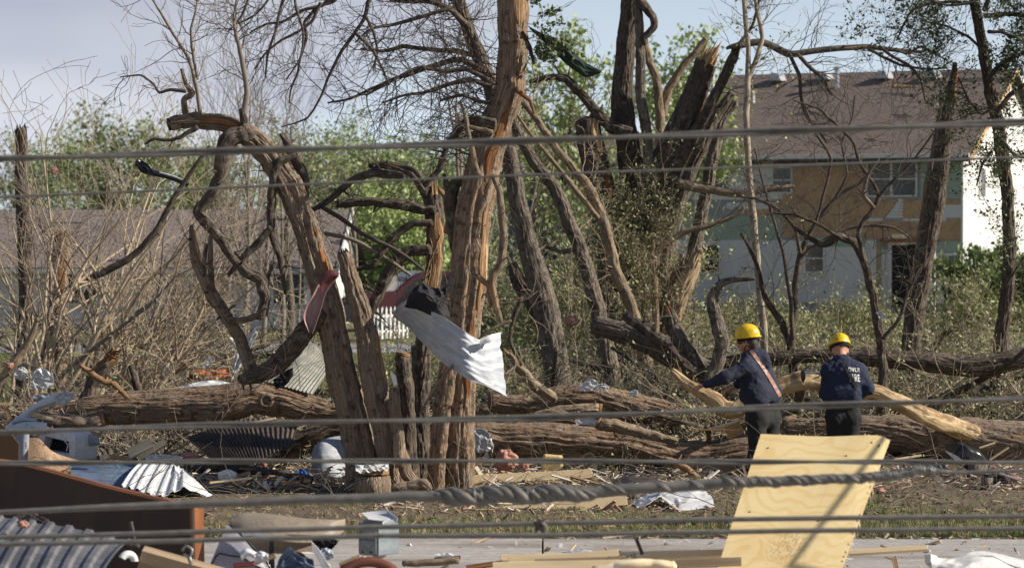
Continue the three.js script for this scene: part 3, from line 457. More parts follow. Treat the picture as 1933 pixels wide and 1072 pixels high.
{ // dense green bushes standing between the trunks and the houses
  const bush = (name, label, px, d, topY, wpx, seed, pal, per, o = {}) => { const base = P(px, 600, d); base.y = 0; const H = EYE + (448 - topY) * d / F, t = thing(name, label, 'bush', base), rng = rngOf(seed), mb = new MB(), tips = [], R = wpx * d / F / 2; const n = o.n ?? 26; for (let k = 0; k < n; k++) { const a = rng() * 6.28, s = rng(); grow(mb, base.clone().add(V(Math.cos(a) * s * R * 0.5, 0, Math.sin(a) * s * R * 0.5)), V(Math.cos(a) * s * R * 1.1 / H, 1, Math.sin(a) * s * R * 0.8 / H), H * (0.42 + 0.36 * rng()) * (1 - 0.35 * s * s), 0.014, 2, rng, { wig: 0.35, up: 0.1, dens: 0.8, spread: 0.8, tips, leafLevel: 1, min: 0.003 }); } part(t, 'stems', mb.geo(), o.mat ?? MAT.twigGrey); leaves(t, 'foliage', tips, o.leaf ?? leafMid, per, o.jit ?? 0.2, pal, seed + 1); return t; };
  bush('green_bush', 'dark green leafy bush at the foot of the split tree, left side', 1060, 49, 430, 200, 501, PAL.brush, 1.7, { n: 24 });
  bush('green_bush', 'tall dark green bush wrapped around the split tree trunk', 1160, 47.5, 385, 210, 503, PAL.brush, 1.3, { n: 26 });
  bush('green_bush', 'leafy green bush right of the split tree, below its torn stub', 1270, 47, 470, 190, 509, PAL.brush, 1.4, { n: 16, mat: MAT.twigTan });
  bush('green_bush', 'broad green bush between main trunk and leaning grey trunk', 965, 56, 455, 150, 521, PAL.mid, 2.2, { n: 22 });
  bush('green_bush', 'bright green bush behind the splintered stem left of main trunk', 760, 96, 395, 340, 523, PAL.spring, 3, { n: 26, leaf: leafBig, jit: 0.5 });
  bush('green_bush', 'mid green bush behind the upper bend of the arching trunk', 650, 104, 330, 300, 527, PAL.spring, 3, { n: 26, leaf: leafBig, jit: 0.5 });
  bush('green_hedge', 'sunlit green hedge against the white gable wall', 1895, 84, 480, 190, 531, PAL.mid, 10, { n: 30, leaf: leafBig, jit: 0.35 });
  bush('green_bush', 'yellowish green bush beneath the stripped house doorway', 1600, 62, 540, 330, 541, PAL.brush, 1.6, { n: 34, mat: MAT.twigTan });
  bush('green_bush', 'yellow-green bush low beside the house corner', 1830, 60, 505, 190, 547, PAL.brush, 1.8, { n: 26, mat: MAT.twigTan });
  bush('green_bush', 'green bush behind the worker in the hood, below the house siding', 1440, 58, 545, 230, 551, PAL.brush, 1.6, { n: 26, mat: MAT.twigTan });
}

// ---------------------------------------------------------------- the broken trees
function limb(parent, name, spec, d, mat, o = {}) {
  const l = trace(spec, d, o.step); if (o.rs) l.rad = l.rad.map((r) => r * o.rs); const R = Math.max(...l.rad), mb = new MB(), big = R > 0.06;
  tube(mb, l.pts, l.rad, { sides: sidesFor(R), lump: o.lump ?? (big ? 0.09 : 0.12), furrow: o.furrow ?? (big ? Math.min(0.013, R * 0.11) : 0), flute: o.flute ?? 0, lf: o.lf, seed: o.seed ?? (spec.length * 1.37 + d), cap: true, dome: o.dome ?? 0.35 });
  const m = part(parent, name, mb.geo(), mat); return { ...l, mesh: m };
}
function spurs(t, lines, n, seed, mat) { const rng = rngOf(seed), mb = new MB(); for (const l of lines) for (let k = 0; k < n; k++) { const i = Math.floor(l.pts.length * (0.12 + 0.85 * rng())), p = l.pts[Math.min(i, l.pts.length - 2)], q = l.pts[Math.min(i, l.pts.length - 2) + 1], tt = q.clone().sub(p).normalize(), s = V(rng() - 0.5, rng() - 0.4, rng() - 0.3).normalize(); s.addScaledVector(tt, -s.dot(tt)).addScaledVector(tt, 0.5 * (rng() - 0.2)).normalize(); const r = l.rad[Math.min(i, l.rad.length - 1)], L = 0.03 + 0.16 * rng() * rng() + r * 0.9, b = p.clone(); tube(mb, [b, b.clone().addScaledVector(s, L * 0.6), b.clone().addScaledVector(s, L).add(V(0, 0.02 * (rng() - 0.5), 0))], [Math.min(r * 0.5, 0.02), Math.min(r * 0.34, 0.013), Math.min(r * 0.2, 0.006)], { sides: 6, lump: 0.2, seed: k }); } part(t, 'snapped_spurs', mb.geo(), mat, 'stuff'); }
function endFrame(l, end) { const n = l.pts.length - 1, i = end ? n : 0, t = l.pts[i].clone().sub(l.pts[end ? n - 1 : 1]).normalize(), N = V(0.3, 0.2, 1).addScaledVector(t, -V(0.3, 0.2, 1).dot(t)).normalize(); return { p: l.pts[i].clone(), t, N, B: V(0, 0, 0).crossVectors(t, N), r: l.rad[i] }; }
function splinter(parent, name, l, end, mat, len, n, seed, o = {}) { // jagged slivers standing up from a break
  const f = endFrame(l, end), rng = rngOf(seed), mb = new MB();
  for (let k = 0; k < n; k++) {
    const a = rng() * 6.28, q = Math.sqrt(rng()) * f.r * 0.92, s = len * (0.25 + 0.75 * rng()) * (o.side ? 0.5 + 0.5 * Math.cos(a - o.side) : 1), w = f.r * (0.12 + 0.22 * rng()), b = f.p.clone().addScaledVector(f.N, Math.cos(a) * q).addScaledVector(f.B, Math.sin(a) * q).addScaledVector(f.t, -f.r * 0.5), tip = b.clone().addScaledVector(f.t, f.r * 0.5 + s).addScaledVector(f.N, (rng() - 0.5) * s * 0.25).addScaledVector(f.B, (rng() - 0.5) * s * 0.25);
    const mid = b.clone().lerp(tip, 0.55).addScaledVector(f.N, (rng() - 0.5) * w * 0.4); tube(mb, [b, mid, tip], [w, w * 0.75, 0.0015], { sides: 4, seed: k });
  }
  return part(parent, name, mb.geo(), mat);
}
function cutEnd(parent, name, l, end, mat, tilt = 0) {            // a sawn or snapped face set just proud of the limb's end
  const f = endFrame(l, end), g = new THREE.CylinderGeometry(f.r * 1.0, f.r * 1.03, f.r * 0.35, 28), p = g.attributes.position, u = g.attributes.uv, nn = g.attributes.normal;
  for (let i = 0; i < p.count; i++) { const x = p.getX(i), z = p.getZ(i), k = 1 + 0.06 * n3(x * 30, z * 30, 3); p.setX(i, x * k); p.setZ(i, z * k); p.setY(i, p.getY(i) + x * tilt + 0.12 * f.r * n3(x / f.r * 2.2, z / f.r * 2.2, 9)); if (Math.abs(nn.getY(i)) > 0.5) u.setXY(i, 0.5 + x / f.r * 0.48, 0.5 + z / f.r * 0.48); }
  g.computeVertexNormals(); g.applyQuaternion(new THREE.Quaternion().setFromUnitVectors(V(0, 1, 0), f.t)); g.translate(f.p.x + f.t.x * f.r * 0.3, f.p.y + f.t.y * f.r * 0.3, f.p.z + f.t.z * f.r * 0.3); return part(parent, name, g, mat);
}
function torn(parent, name, l, mat, t0, t1, a0, a1, seed, lift = 0.012) { // a strip of bare wood where the bark has been ripped off
  const n = l.pts.length - 1, i0 = Math.floor(t0 * n), i1 = Math.ceil(t1 * n), pts = l.pts.slice(i0, i1 + 1), mb = new MB(), m = pts.length - 1, fr = frames(l.pts).slice(i0, i1 + 1), S = 12, base = 0; let L = 0;
  for (let i = 0; i <= m; i++) {
    if (i) L += pts[i].distanceTo(pts[i - 1]); const e = Math.sin(Math.PI * clamp(i / m, 0.02, 0.98)), w = Math.pow(e, 0.5) * (0.75 + 0.5 * n3(L * 5, seed, 1.5)), mid = (a0 + a1) / 2 + 0.25 * n3(L * 3, seed + 4, 2), h = (a1 - a0) / 2 * w;
    for (let k = 0; k <= S; k++) { const a = mid - h + 2 * h * k / S, edge = Math.sin(Math.PI * k / S), r = l.rad[i0 + i] * 1.0 + lift * Math.min(1, edge * 3) * Math.min(1, e * 3) - 0.008 * (1 - Math.min(1, edge * 3)) + 0.006 * n3(a * 9, L * 3, seed); mb.v(pts[i].clone().addScaledVector(fr[i].N, Math.cos(a) * r).addScaledVector(fr[i].B, Math.sin(a) * r), a * l.rad[i0 + i] / 0.25, L / 0.6); }
  }
  for (let i = 0; i < m; i++) for (let k = 0; k < S; k++) { const a = base + i * (S + 1) + k, b = a + S + 1; mb.quad(a, a + 1, b + 1, b); }
  return part(parent, name, mb.geo(), mat);
}
const A = (deg) => deg * Math.PI / 180;                          // angle round a limb: 0 faces the camera
const baseAt = (x, d) => { const p = P(x, 700, d); p.y = 0; return p; };
const ZIG = { wig: 0.75, up: 0.12, dens: 0.62, spread: 0.85 };
const zig = (o) => ({ ...ZIG, ...o });
function twigs(t, name, mat, fn) { const mb = new MB(); fn(mb); return mb.n ? part(t, name, mb.geo(), mat, 'stuff') : null; }

{ // A: arching trunk, snapped at its drooping end
  const d = 31, t = thing('arching_tree', 'arching broken tree bent over to the left, its drooping end snapped off against the sky', 'tree', baseAt(700, d)), rng = rngOf(1001);
  const tr = limb(t, 'trunk', '694,945,36 686,885,31 668,800,28 650,720,28 632,640,27 615,560,26 592,480,24 572,420,23 545,350,24 512,300,22 480,265,20 440,240,17 400,229,15 360,228,14 322,234,12', d, MAT.barkBrown, { flute: 0.16, furrow: 0.016 });
  cutEnd(t, 'snapped_end', tr, 1, MAT.deadEnd);
  torn(t, 'bare_wood', tr, MAT.tornBrown, 0.72, 0.9, A(-30), A(50), 3); torn(t, 'bare_wood', tr, MAT.tornBrown, 0.36, 0.5, A(20), A(80), 7);
  limb(t, 'root_flare', '722,940,11 708,905,12 696,860,11 686,800,8', 30.9, MAT.barkBrown, { flute: 0.2 }); limb(t, 'root_flare', '670,945,16 668,900,16 664,850,12', 30.9, MAT.barkBrown, { flute: 0.2 });
  const a = limb(t, 'hanging_branch', '462,252,14 430,266,17 418,300,15 413,335,11 396,368,10 373,400,10 394,428,10 428,472,10 462,510,11 490,527,10 500,562,9 492,602,7', 30.8, MAT.barkDark, { lump: 0.2 });
  const b = limb(t, 'drooping_branch', '612,588,13 585,615,17 556,652,19 522,688,18 486,706,15 452,720,10', 30.9, MAT.barkDark); 
  const c = limb(t, 'split_stem', '478,705,13 456,650,12 432,606,12 402,562,12 380,520,10 366,480,9 360,425,3', 31.2, MAT.barkBrown); torn(t, 'bare_wood', c, MAT.tornPale, 0.75, 0.98, A(30), A(110), 5);
  limb(t, 'branch', '430,606,7 466,603,6 498,590,7 500,545,6 512,500,3', 31.1, MAT.barkBrown); limb(t, 'branch', '402,560,6 396,500,6 397,445,4', 31.3, MAT.barkTan); limb(t, 'branch', '428,600,6 410,560,5 385,520,5 388,460,4', 31.5, MAT.barkBrown);
  limb(t, 'dead_stub', '567,445,9 573,385,10 569,322,12 548,280,10 530,252,4', 31.2, MAT.barkDark);
  const e = limb(t, 'curled_branch', '556,292,5 524,308,10 516,350,9 511,400,8 512,440,7 528,490,6 538,555,3', 30.9, MAT.barkDark);
  limb(t, 'branch', '511,430,7 485,460,8 455,490,6 430,520,4', 30.8, MAT.barkDark);
  const f = limb(t, 'upright_shoot', '460,222,6 465,175,5 455,112,4.5 448,78,4 440,40,3 446,0,2.2 452,-30,1.5', 30.9, MAT.twigGrey), g = limb(t, 'upright_shoot', '378,216,4 370,165,3.6 355,110,3.2 330,70,2.8 305,28,2.4 280,-12,1.6', 31, MAT.twigGrey);
  const h = limb(t, 'curly_shoot', '350,214,7 346,190,6 362,176,6 350,160,4 342,130,3', 31, MAT.barkBrown), h2 = limb(t, 'upright_shoot', '372,150,3 362,90,3 360,55,2.6 368,20,2 374,-15,1.5', 31.1, MAT.twigGrey);
  const s = limb(t, 'side_shoot', '350,172,4 320,169,3.2 300,174,2.6 288,158,2.4 265,142,2 225,145,1', 30.8, MAT.twigDark), u = limb(t, 'side_shoot', '372,240,5 340,258,4 318,264,3.4 290,262,3 272,272,2', 30.9, MAT.twigDark), stub = limb(t, 'dead_stub', '474,260,15 462,235,9 455,205,5', 30.9, MAT.barkDark);
  spurs(t, [tr, a, b, c, e], 7, 1005, MAT.barkDark);
  twigs(t, 'twigs', MAT.twigGrey, (mb) => { for (const l of [f, g, h2]) sprout(mb, l, 11, 0.55, 0.007, 1, rng, zig({ t0: 0.15, flat: 0.6, dens: 0.5, min: 0.0028 })); sprout(mb, h, 4, 0.4, 0.005, 1, rng, zig({ min: 0.0028 })); });
  twigs(t, 'twigs', MAT.twigDark, (mb) => { for (const l of [s, u]) sprout(mb, l, 7, 0.3, 0.005, 1, rng, zig({ min: 0.0026 })); for (const l of [a, e, b, c]) sprout(mb, l, 10, 0.45, 0.006, 1, rng, zig({ up: -0.2 })); sprout(mb, f, 8, 0.7, 0.008, 1, rng, zig({ flat: 0.5 })); });
}
{ // B: the straighter stem beside it, snapped at head height
  const d = 30.8, t = thing('broken_tree', 'thick snapped stem leaning left right beside the arching tree, with a jagged dark top', 'tree', baseAt(735, d)), rng = rngOf(1010);
  const tr = limb(t, 'trunk', '746,935,20 733,860,21 718,780,24 702,700,23 690,620,20 672,560,17 657,515,15 648,480,12', d, MAT.barkBrown, { flute: 0.16, furrow: 0.015 }); splinter(t, 'jagged_top', tr, 1, MAT.deadEnd, 0.08, 14, 11); torn(t, 'bare_wood', tr, MAT.tornOrange, 0.42, 0.62, A(50), A(100), 13);
  limb(t, 'root_flare', '800,925,8 786,915,11 768,895,13 756,850,12 746,790,11 740,735,9', 30.6, MAT.barkBrown, { flute: 0.2 }); const st = limb(t, 'stub', '757,880,11 750,800,10 744,735,9', 30.5, MAT.barkBrown); splinter(t, 'jagged_top', st, 1, MAT.tornPale, 0.05, 8, 17);
  limb(t, 'root', '742,925,10 770,920,12 800,915,11 812,925,6', 30.4, MAT.barkBrown);
}
{ // C: sawn thin trunk; D: splintered stem with dead arms
  const t = thing('cut_trunk', 'thin trunk cut off flat between the snapped stem and the main trunk', 'tree', baseAt(772, 31.6)); const tr = limb(t, 'trunk', '778,915,14 772,840,15 766,740,15 760,672,13', 31.6, MAT.barkDark); cutEnd(t, 'cut_face', tr, 1, MAT.cutEnd);
  const d = 32, s = thing('splintered_tree', 'splintered stem with torn orange wood and dark dead arms left of the main trunk', 'tree', baseAt(797, d)), rng = rngOf(1020);
  const m = limb(s, 'trunk', '797,915,17 794,800,17 796,700,16 806,600,15 818,520,15 822,450,16 821,405,18 819,370,14', d, MAT.barkDark, { lump: 0.16 }); torn(s, 'torn_wood', m, MAT.tornOrange, 0.66, 0.93, A(-60), A(85), 21, 0.016); torn(s, 'torn_wood', m, MAT.tornPale, 0.5, 0.66, A(-20), A(30), 23); splinter(s, 'jagged_top', m, 1, MAT.tornPale, 0.35, 9, 25);
  const sh = limb(s, 'orange_splinter', '842,440,5 852,405,10 846,380,8 826,352,2', 31.8, MAT.tornOrange, { furrow: 0.006 });
  const arms = ['821,412,15 805,360,13 778,325,12 740,313,9 700,312,6', '821,395,10 796,396,10 762,386,12 722,382,10 682,381,9 636,386,8', '812,470,13 772,476,12 742,500,12 722,538,13 706,572,12 690,602,9', '815,420,8 780,420,8 742,448,8 718,480,7 704,502,6 680,506,5 648,512,3', '800,350,6 830,320,7 838,290,6 850,262,5 880,240,4', '760,330,8 735,330,9 700,326,9 670,338,7 642,360,7 612,384,6 588,396,5 575,390,3'].map((q, i) => limb(s, 'dead_arm', q, d - 0.1 * i, MAT.barkDark, { lump: 0.18, rs: 0.88 }));
  for (const [i, sd] of [[0, 31], [1, 33]]) splinter(s, 'jagged_end', arms[i], 1, MAT.deadEnd, 0.04, 8, sd);
  limb(s, 'branch', '612,384,4 660,340,4 690,335,4 700,325,3', d - 0.4, MAT.twigDark); limb(s, 'branch', '600,386,4 640,410,4 690,445,4 745,470,3.6 800,510,3', d - 0.5, MAT.twigDark); limb(s, 'branch', '612,440,4 660,450,4 700,470,4 740,495,3 775,520,3', d - 0.3, MAT.twigGrey);
  spurs(s, arms, 6, 1025, MAT.barkDark);
  twigs(s, 'twigs', MAT.twigDark, (mb) => { for (const l of arms) sprout(mb, l, 9, 0.5, 0.007, 2, rng, zig({ up: -0.05, dens: 0.4 })); });
  twigs(s, 'hanging_fibres', MAT.tornPale, (mb) => { for (let k = 0; k < 14; k++) grow(mb, m.pts[Math.floor(m.pts.length * (0.66 + 0.3 * rng()))].clone().add(V((rng() - 0.6) * 0.14, 0, 0.1)), V(rng() - 0.6, -1.2, 0.3), 0.35 + rng() * 0.3, 0.006, 0, rng, zig({ wig: 0.5, up: -0.4 })); });
  const x = thing('dark_stump_stem', 'dark half-rotted stem just left of the main trunk base', 'tree', baseAt(808, 32.3)); const xt = limb(x, 'trunk', '800,905,15 795,800,16 792,720,15 790,655,13', 32.4, MAT.barkDark); splinter(x, 'jagged_top', xt, 1, MAT.tornBrown, 0.08, 8, 27);
}
let mainTrunk;
{ // E: the main trunk in the middle
  const d = 31.2, t = thing('main_tree', 'tallest broken trunk in the middle with shaggy red-brown bark and orange torn patches', 'tree', baseAt(860, d)), rng = rngOf(1030);
  const tr = mainTrunk = limb(t, 'trunk', '866,935,30 868,850,28 868,780,28 870,700,30 876,620,31 883,540,34 887,460,34 894,400,34 908,330,35 927,270,32 947,215,29 962,170,28 968,110,27 969,50,28 971,-30,29', d, MAT.barkRed, { flute: 0.12, furrow: 0.02, lf: 0.5, rs: 0.95 });
  limb(t, 'fused_stem', '822,930,16 826,850,16 834,780,17 846,700,17 860,640,14', 31.05, MAT.barkRed, { flute: 0.2, furrow: 0.014 }); limb(t, 'fused_stem', '850,928,10 850,850,9 852,780,10 856,700,11', 31.25, MAT.barkDark);
  torn(t, 'torn_wood', tr, MAT.tornOrange, 0.36, 0.56, A(28), A(78), 41, 0.014); torn(t, 'torn_wood', tr, MAT.tornBrown, 0.2, 0.37, A(15), A(55), 42, 0.012); torn(t, 'torn_wood', tr, MAT.tornOrange, 0.92, 1, A(-10), A(75), 43, 0.014); torn(t, 'torn_wood', tr, MAT.tornBrown, 0.6, 0.74, A(0), A(45), 44, 0.01); torn(t, 'torn_wood', tr, MAT.tornPale, 0.42, 0.5, A(60), A(88), 45, 0.018);
  const hb = limb(t, 'hanging_branch', '930,330,5 942,360,6 947,410,7 950,465,8 946,498,8 932,520,8 930,545,7 937,580,6 948,612,3', 30.8, MAT.barkBrown); torn(t, 'torn_wood', hb, MAT.tornOrange, 0.62, 1, A(-60), A(80), 46, 0.006);
  limb(t, 'stub', '868,470,17 857,415,15 851,372,12 862,346,10 878,338,6', 31.3, MAT.barkDark); limb(t, 'stub', '850,370,8 842,345,6 837,328,3', 31.3, MAT.barkDark);
  limb(t, 'branch', '935,235,12 890,228,9 862,246,7 852,262,6', 31, MAT.barkDark, { lump: 0.2 }); const k2 = limb(t, 'branch', '902,330,6 888,270,5 880,225,4 868,190,2', 30.9, MAT.barkTan), k3 = limb(t, 'branch', '930,250,5 905,243,4 880,236,3 850,225,2', 30.9, MAT.barkTan);
  limb(t, 'branch', '985,60,4 1000,90,4 1008,120,3', 31, MAT.barkDark);
  limb(t, 'loose_bark', '975,170,5 1000,190,4 1008,215,2', 30.9, MAT.tornBrown); limb(t, 'loose_bark', '900,520,6 922,540,5 926,580,3', 30.8, MAT.tornOrange);
  twigs(t, 'twigs', MAT.twigDark, (mb) => { for (let k = 0; k < 34; k++) { const q = tr.pts[Math.floor(tr.pts.length * (0.62 + 0.22 * rng()))]; grow(mb, q.clone().add(V(-0.15, 0, 0.05)), V(-1, (rng() - 0.4) * 1.3, (rng() - 0.5)), 0.35 + 0.45 * rng(), 0.007, 2, rng, zig({ dens: 0.5 })); } for (const l of [k2, k3]) sprout(mb, l, 8, 0.35, 0.005, 1, rng, zig({})); for (let k = 0; k < 10; k++) grow(mb, hb.pts[Math.floor(hb.pts.length * rng())].clone(), V(rng() - 0.3, rng() - 0.7, 0.3), 0.45, 0.005, 1, rng, zig({})); });
  spurs(t, [tr], 16, 1035, MAT.barkRed);
  const tips = []; twigs(t, 'leafy_twigs', MAT.twigDark, (mb) => { for (let k = 0; k < 6; k++) grow(mb, P(995, 45 + k * 14, 31), V(0.8, 0.5 * (rng() - 0.3), 0.2), 0.35, 0.005, 2, rng, zig({ tips, leafLevel: 1 })); }); leaves(t, 'leaves', tips, leafSmall, 1.6, 0.06, PAL.dark, 1033);
}
{ // F: grey leaning trunk crossing behind the main one
  const d = 40, t = thing('leaning_tree', 'grey leaning tree crossing behind the main trunk, bare branches spread over the sky', 'tree', baseAt(1058, d)), rng = rngOf(1040);
  const tr = limb(t, 'trunk', '1065,830,30 1056,750,27 1050,700,25 1042,640,24 1030,580,24 1010,512,21 990,440,18 976,370,16 962,300,15 946,230,16 926,160,15 906,110,14 886,62,12 866,5,11 852,-45,9', d, MAT.barkGrey, { lf: 1.6, furrow: 0.009 }); limb(t, 'second_stem', '1040,650,16 1015,590,15 985,540,14 965,500,10', 40.3, MAT.barkDark);
  const br = ['902,108,6 862,97,6 812,93,5 760,88,5 720,97,4 680,92,3', '916,135,7 872,112,7 822,122,6 780,138,5 740,150,4 700,168,3.4 660,186,3 618,194,2', '884,50,9 850,18,7 810,2,6 760,2,5 735,0,4', '880,45,6 850,18,5 800,30,5 745,45,4 700,55,3 670,80,2', '930,165,6 890,150,6 850,158,5 800,175,4 760,180,3 720,195,2', '921,150,5 880,130,6 840,135,5 790,128,4 740,152,3.5 690,180,2.5', '940,200,5 905,190,5 870,180,4 830,190,3', '935,190,5 915,215,5 900,245,4 885,270,3'].map((q, i) => limb(t, 'branch', q, d - 0.15 * i, i % 3 ? MAT.twigDark : MAT.barkGrey, { rs: 0.82 }));
  limb(t, 'top_limb', '856,-30,9 800,-75,8 720,-70,7 640,-45,6 560,-40,5 480,-60,4', d - 0.4, MAT.barkDark);
  const hang = ['720,-70,6 700,-20,5 688,32,5 670,62,5 648,92,4 626,130,4 612,165,3.4 600,192,3 580,222,2.6 530,240,1.6', '646,-46,5 632,0,5 602,12,5 575,42,4 578,70,4 566,110,3.4 560,140,3 548,170,2.4 545,195,1.6', '640,-20,5 610,8,5 570,20,4 535,40,3.4 500,46,3 470,62,2', '560,-40,5 532,5,4 520,55,3.4 504,105,3 500,146,2', '605,5,5 588,40,4 562,60,3.6 530,76,3 500,100,2.4 480,130,2', '690,30,4 705,60,3.6 712,95,3 705,130,2.4', '672,62,4 690,80,4 705,98,4 722,130,3 735,160,2', '480,-60,4 470,-10,3 455,30,3 430,60,2', '520,-45,4 505,0,3.4 480,28,3 440,48,2', '550,-40,4 560,20,3.4 572,60,3 566,110,2.4 540,150,2'].map((q, i) => limb(t, 'hanging_branch', q, d - 0.5 - 0.1 * i, MAT.twigDark, { rs: 0.75 }));
  twigs(t, 'twigs', MAT.twigDark, (mb) => { for (const l of br) sprout(mb, l, 15, 0.8, 0.009, 2, rng, zig({ dens: 0.5, flat: 0.6, up: 0, min: 0.0032 })); for (const l of hang) sprout(mb, l, 9, 0.6, 0.007, 1, rng, zig({ dens: 0.6, flat: 0.6, up: -0.3, min: 0.0032 })); for (let k = 0; k < 40; k++) { const q = tr.pts[Math.floor(tr.pts.length * (0.66 + 0.3 * rng()))]; grow(mb, q.clone(), V((rng() - 0.62) * 2, rng() - 0.4, rng() - 0.5), 0.5 + 0.6 * rng(), 0.009, 2, rng, zig({ dens: 0.45, min: 0.0032 })); } });
}
{ // G, H: two thin leaning trunks
  const t = thing('slim_leaning_tree', 'slim rough-barked tree leaning left, nearest to the grey leaning trunk', 'tree', baseAt(1168, 42)), rng = rngOf(1050); const g = limb(t, 'trunk', '1178,810,17 1165,750,16 1150,690,17 1135,620,15 1118,540,14 1095,470,13 1070,410,12 1050,360,12 1020,320,11 995,285,10 978,255,8 966,220,5', 42, MAT.barkGrey); limb(t, 'branch', '1095,470,5 1060,475,4 1030,465,3', 42, MAT.barkGrey);
  twigs(t, 'twigs', MAT.twigTan, (mb) => sprout(mb, g, 26, 0.7, 0.007, 2, rng, zig({ t0: 0.25, dens: 0.45 })));
  const u = thing('slim_leaning_tree', 'slim smooth pale tree leaning left, just in front of the split tree', 'tree', baseAt(1235, 41)); const h = limb(u, 'trunk', '1245,815,13 1235,750,13 1222,690,13 1205,630,12 1192,580,12 1162,510,11 1146,440,10 1126,385,9 1106,345,9 1080,315,7 1050,280,7 1010,222,6 985,190,5', 41, MAT.barkTan); limb(u, 'branch', '1130,412,5 1085,355,5 1042,302,4 1000,250,3 975,215,2', 40.9, MAT.barkTan); limb(u, 'branch', '1230,710,8 1236,760,8 1245,810,8', 40.9, MAT.barkTan);
  twigs(u, 'twigs', MAT.twigTan, (mb) => sprout(mb, h, 26, 0.7, 0.007, 2, rng, zig({ t0: 0.2, dens: 0.45 })));
}
{ // I: the great split tree
  const d = 44, t = thing('split_tree', 'great multi-stemmed tree right of centre, split open with a splintered right limb', 'tree', baseAt(1185, d)), rng = rngOf(1060);
  const base = limb(t, 'trunk', '1188,800,54 1184,720,46 1181,640,44 1182,560,50 1186,490,56 1190,430,46', d, MAT.barkDark, { flute: 0.15, furrow: 0.024, lf: 1.3 });
  const st = limb(t, 'broken_stem', '1164,480,34 1142,400,28 1127,330,25 1115,270,24 1108,226,22', d - 0.3, MAT.barkDark); splinter(t, 'splintered_top', st, 1, MAT.tornPale, 0.1, 14, 51); torn(t, 'bare_wood', st, MAT.tornPale, 0.72, 1, A(10), A(70), 53, 0.014); torn(t, 'bare_wood', st, MAT.tornBrown, 0.2, 0.55, A(20), A(75), 54);
  limb(t, 'main_stem', '1205,460,32 1197,350,25 1186,275,22 1176,222,23 1176,160,19 1180,100,18 1187,40,17 1195,-30,18', d, MAT.barkDark);
  limb(t, 'thin_stem', '1240,470,12 1230,400,11 1224,330,10 1222,260,10 1213,200,10 1210,140,9 1208,80,9 1206,20,8 1206,-25,8', d - 0.4, MAT.barkGrey);
  const rl = limb(t, 'right_limb', '1190,500,36 1222,400,31 1246,330,28 1276,260,26 1302,200,24 1324,145,21 1334,118,20', d - 0.3, MAT.barkDark); splinter(t, 'splintered_top', rl, 1, MAT.tornPale, 0.42, 22, 57); torn(t, 'bare_wood', rl, MAT.tornBrown, 0.35, 0.8, A(45), A(85), 58);
  const rt = limb(t, 'thin_limb', '1228,470,14 1254,380,13 1276,320,12 1310,255,11 1340,202,10 1366,150,9 1384,108,9 1392,88,8', d - 0.5, MAT.barkDark);
  const arm = limb(t, 'long_branch', '1372,92,3 1396,84,7 1440,80,7 1488,102,7 1532,97,6 1580,92,6 1640,88,5 1690,94,4 1742,98,2.5', d - 0.6, MAT.barkGrey); torn(t, 'bare_wood', arm, MAT.tornPale, 0.6, 0.72, A(-40), A(60), 59, 0.006);
  const more = ['1490,102,5 1510,140,5 1512,180,4 1520,215,4 1545,245,3.4 1562,270,2.6', '1505,103,5 1535,130,5 1556,150,4 1562,165,4 1572,180,3', '1660,88,5 1690,108,4 1720,125,4 1740,150,3.6 1748,190,2.6', '1640,92,4 1675,110,4 1700,122,3.4 1750,130,2.6 1790,128,2', '1690,95,3 1715,100,3 1740,88,3 1790,115,2', '1395,85,5 1420,50,4 1432,10,3.4 1436,-20,3'].map((q, i) => limb(t, 'branch', q, d - 0.7 - 0.05 * i, MAT.twigDark, { rs: 0.75 }));
  limb(t, 'stem', '1252,530,13 1266,440,15 1286,370,12 1320,290,11 1352,220,10 1384,175,7', d + 0.4, MAT.barkGrey); limb(t, 'stem', '1290,560,14 1310,470,12 1330,380,11 1345,300,11 1362,230,10 1390,190,6', d + 0.8, MAT.barkGrey); limb(t, 'stem', '1240,420,9 1245,330,9 1246,230,9 1240,150,8 1226,112,7 1217,74,6', d + 0.5, MAT.barkTan); limb(t, 'stem', '1252,220,8 1264,165,8 1286,130,7 1312,100,6 1334,72,5', d + 0.6, MAT.barkTan);
  const lb = limb(t, 'left_branch', '1190,250,13 1152,238,12 1122,206,9 1092,172,8 1070,150,7 1042,145,5 1000,154,4', d - 0.4, MAT.barkDark); limb(t, 'top_branch', '1204,0,10 1230,26,8 1236,50,7 1214,72,6 1218,85,3', d - 0.5, MAT.barkDark); limb(t, 'side_branch', '1280,345,8 1300,350,10 1340,358,8 1400,365,7 1460,355,6 1500,352,3', d - 0.6, MAT.barkTan);
  limb(t, 'torn_slab', '1255,640,10 1275,590,16 1290,540,18 1310,500,12 1322,470,5', d - 0.8, MAT.lumberGrey, { furrow: 0.02 }); limb(t, 'torn_slab', '1240,640,8 1252,600,12 1262,560,12 1290,480,5', d - 0.7, MAT.barkTan, { furrow: 0.015 }); limb(t, 'curved_shoot', '1236,520,6 1245,470,6 1290,440,6 1340,425,5 1400,400,4 1405,390,3', d - 0.9, MAT.barkTan); limb(t, 'curved_shoot', '1238,640,7 1238,560,7 1234,500,6 1232,440,4', d - 0.9, MAT.barkTan);
  twigs(t, 'twigs', MAT.twigDark, (mb) => { for (const l of [arm, ...more]) sprout(mb, l, 13, 0.8, 0.008, 2, rng, zig({ flat: 0.6, dens: 0.45, up: 0.05 })); sprout(mb, lb, 16, 0.7, 0.008, 2, rng, zig({ flat: 0.6, dens: 0.5 })); sprout(mb, rt, 16, 0.7, 0.008, 2, rng, zig({ t0: 0.3, dens: 0.45 })); });
  spurs(t, [st, rl, rt, arm, lb], 8, 1065, MAT.barkDark);
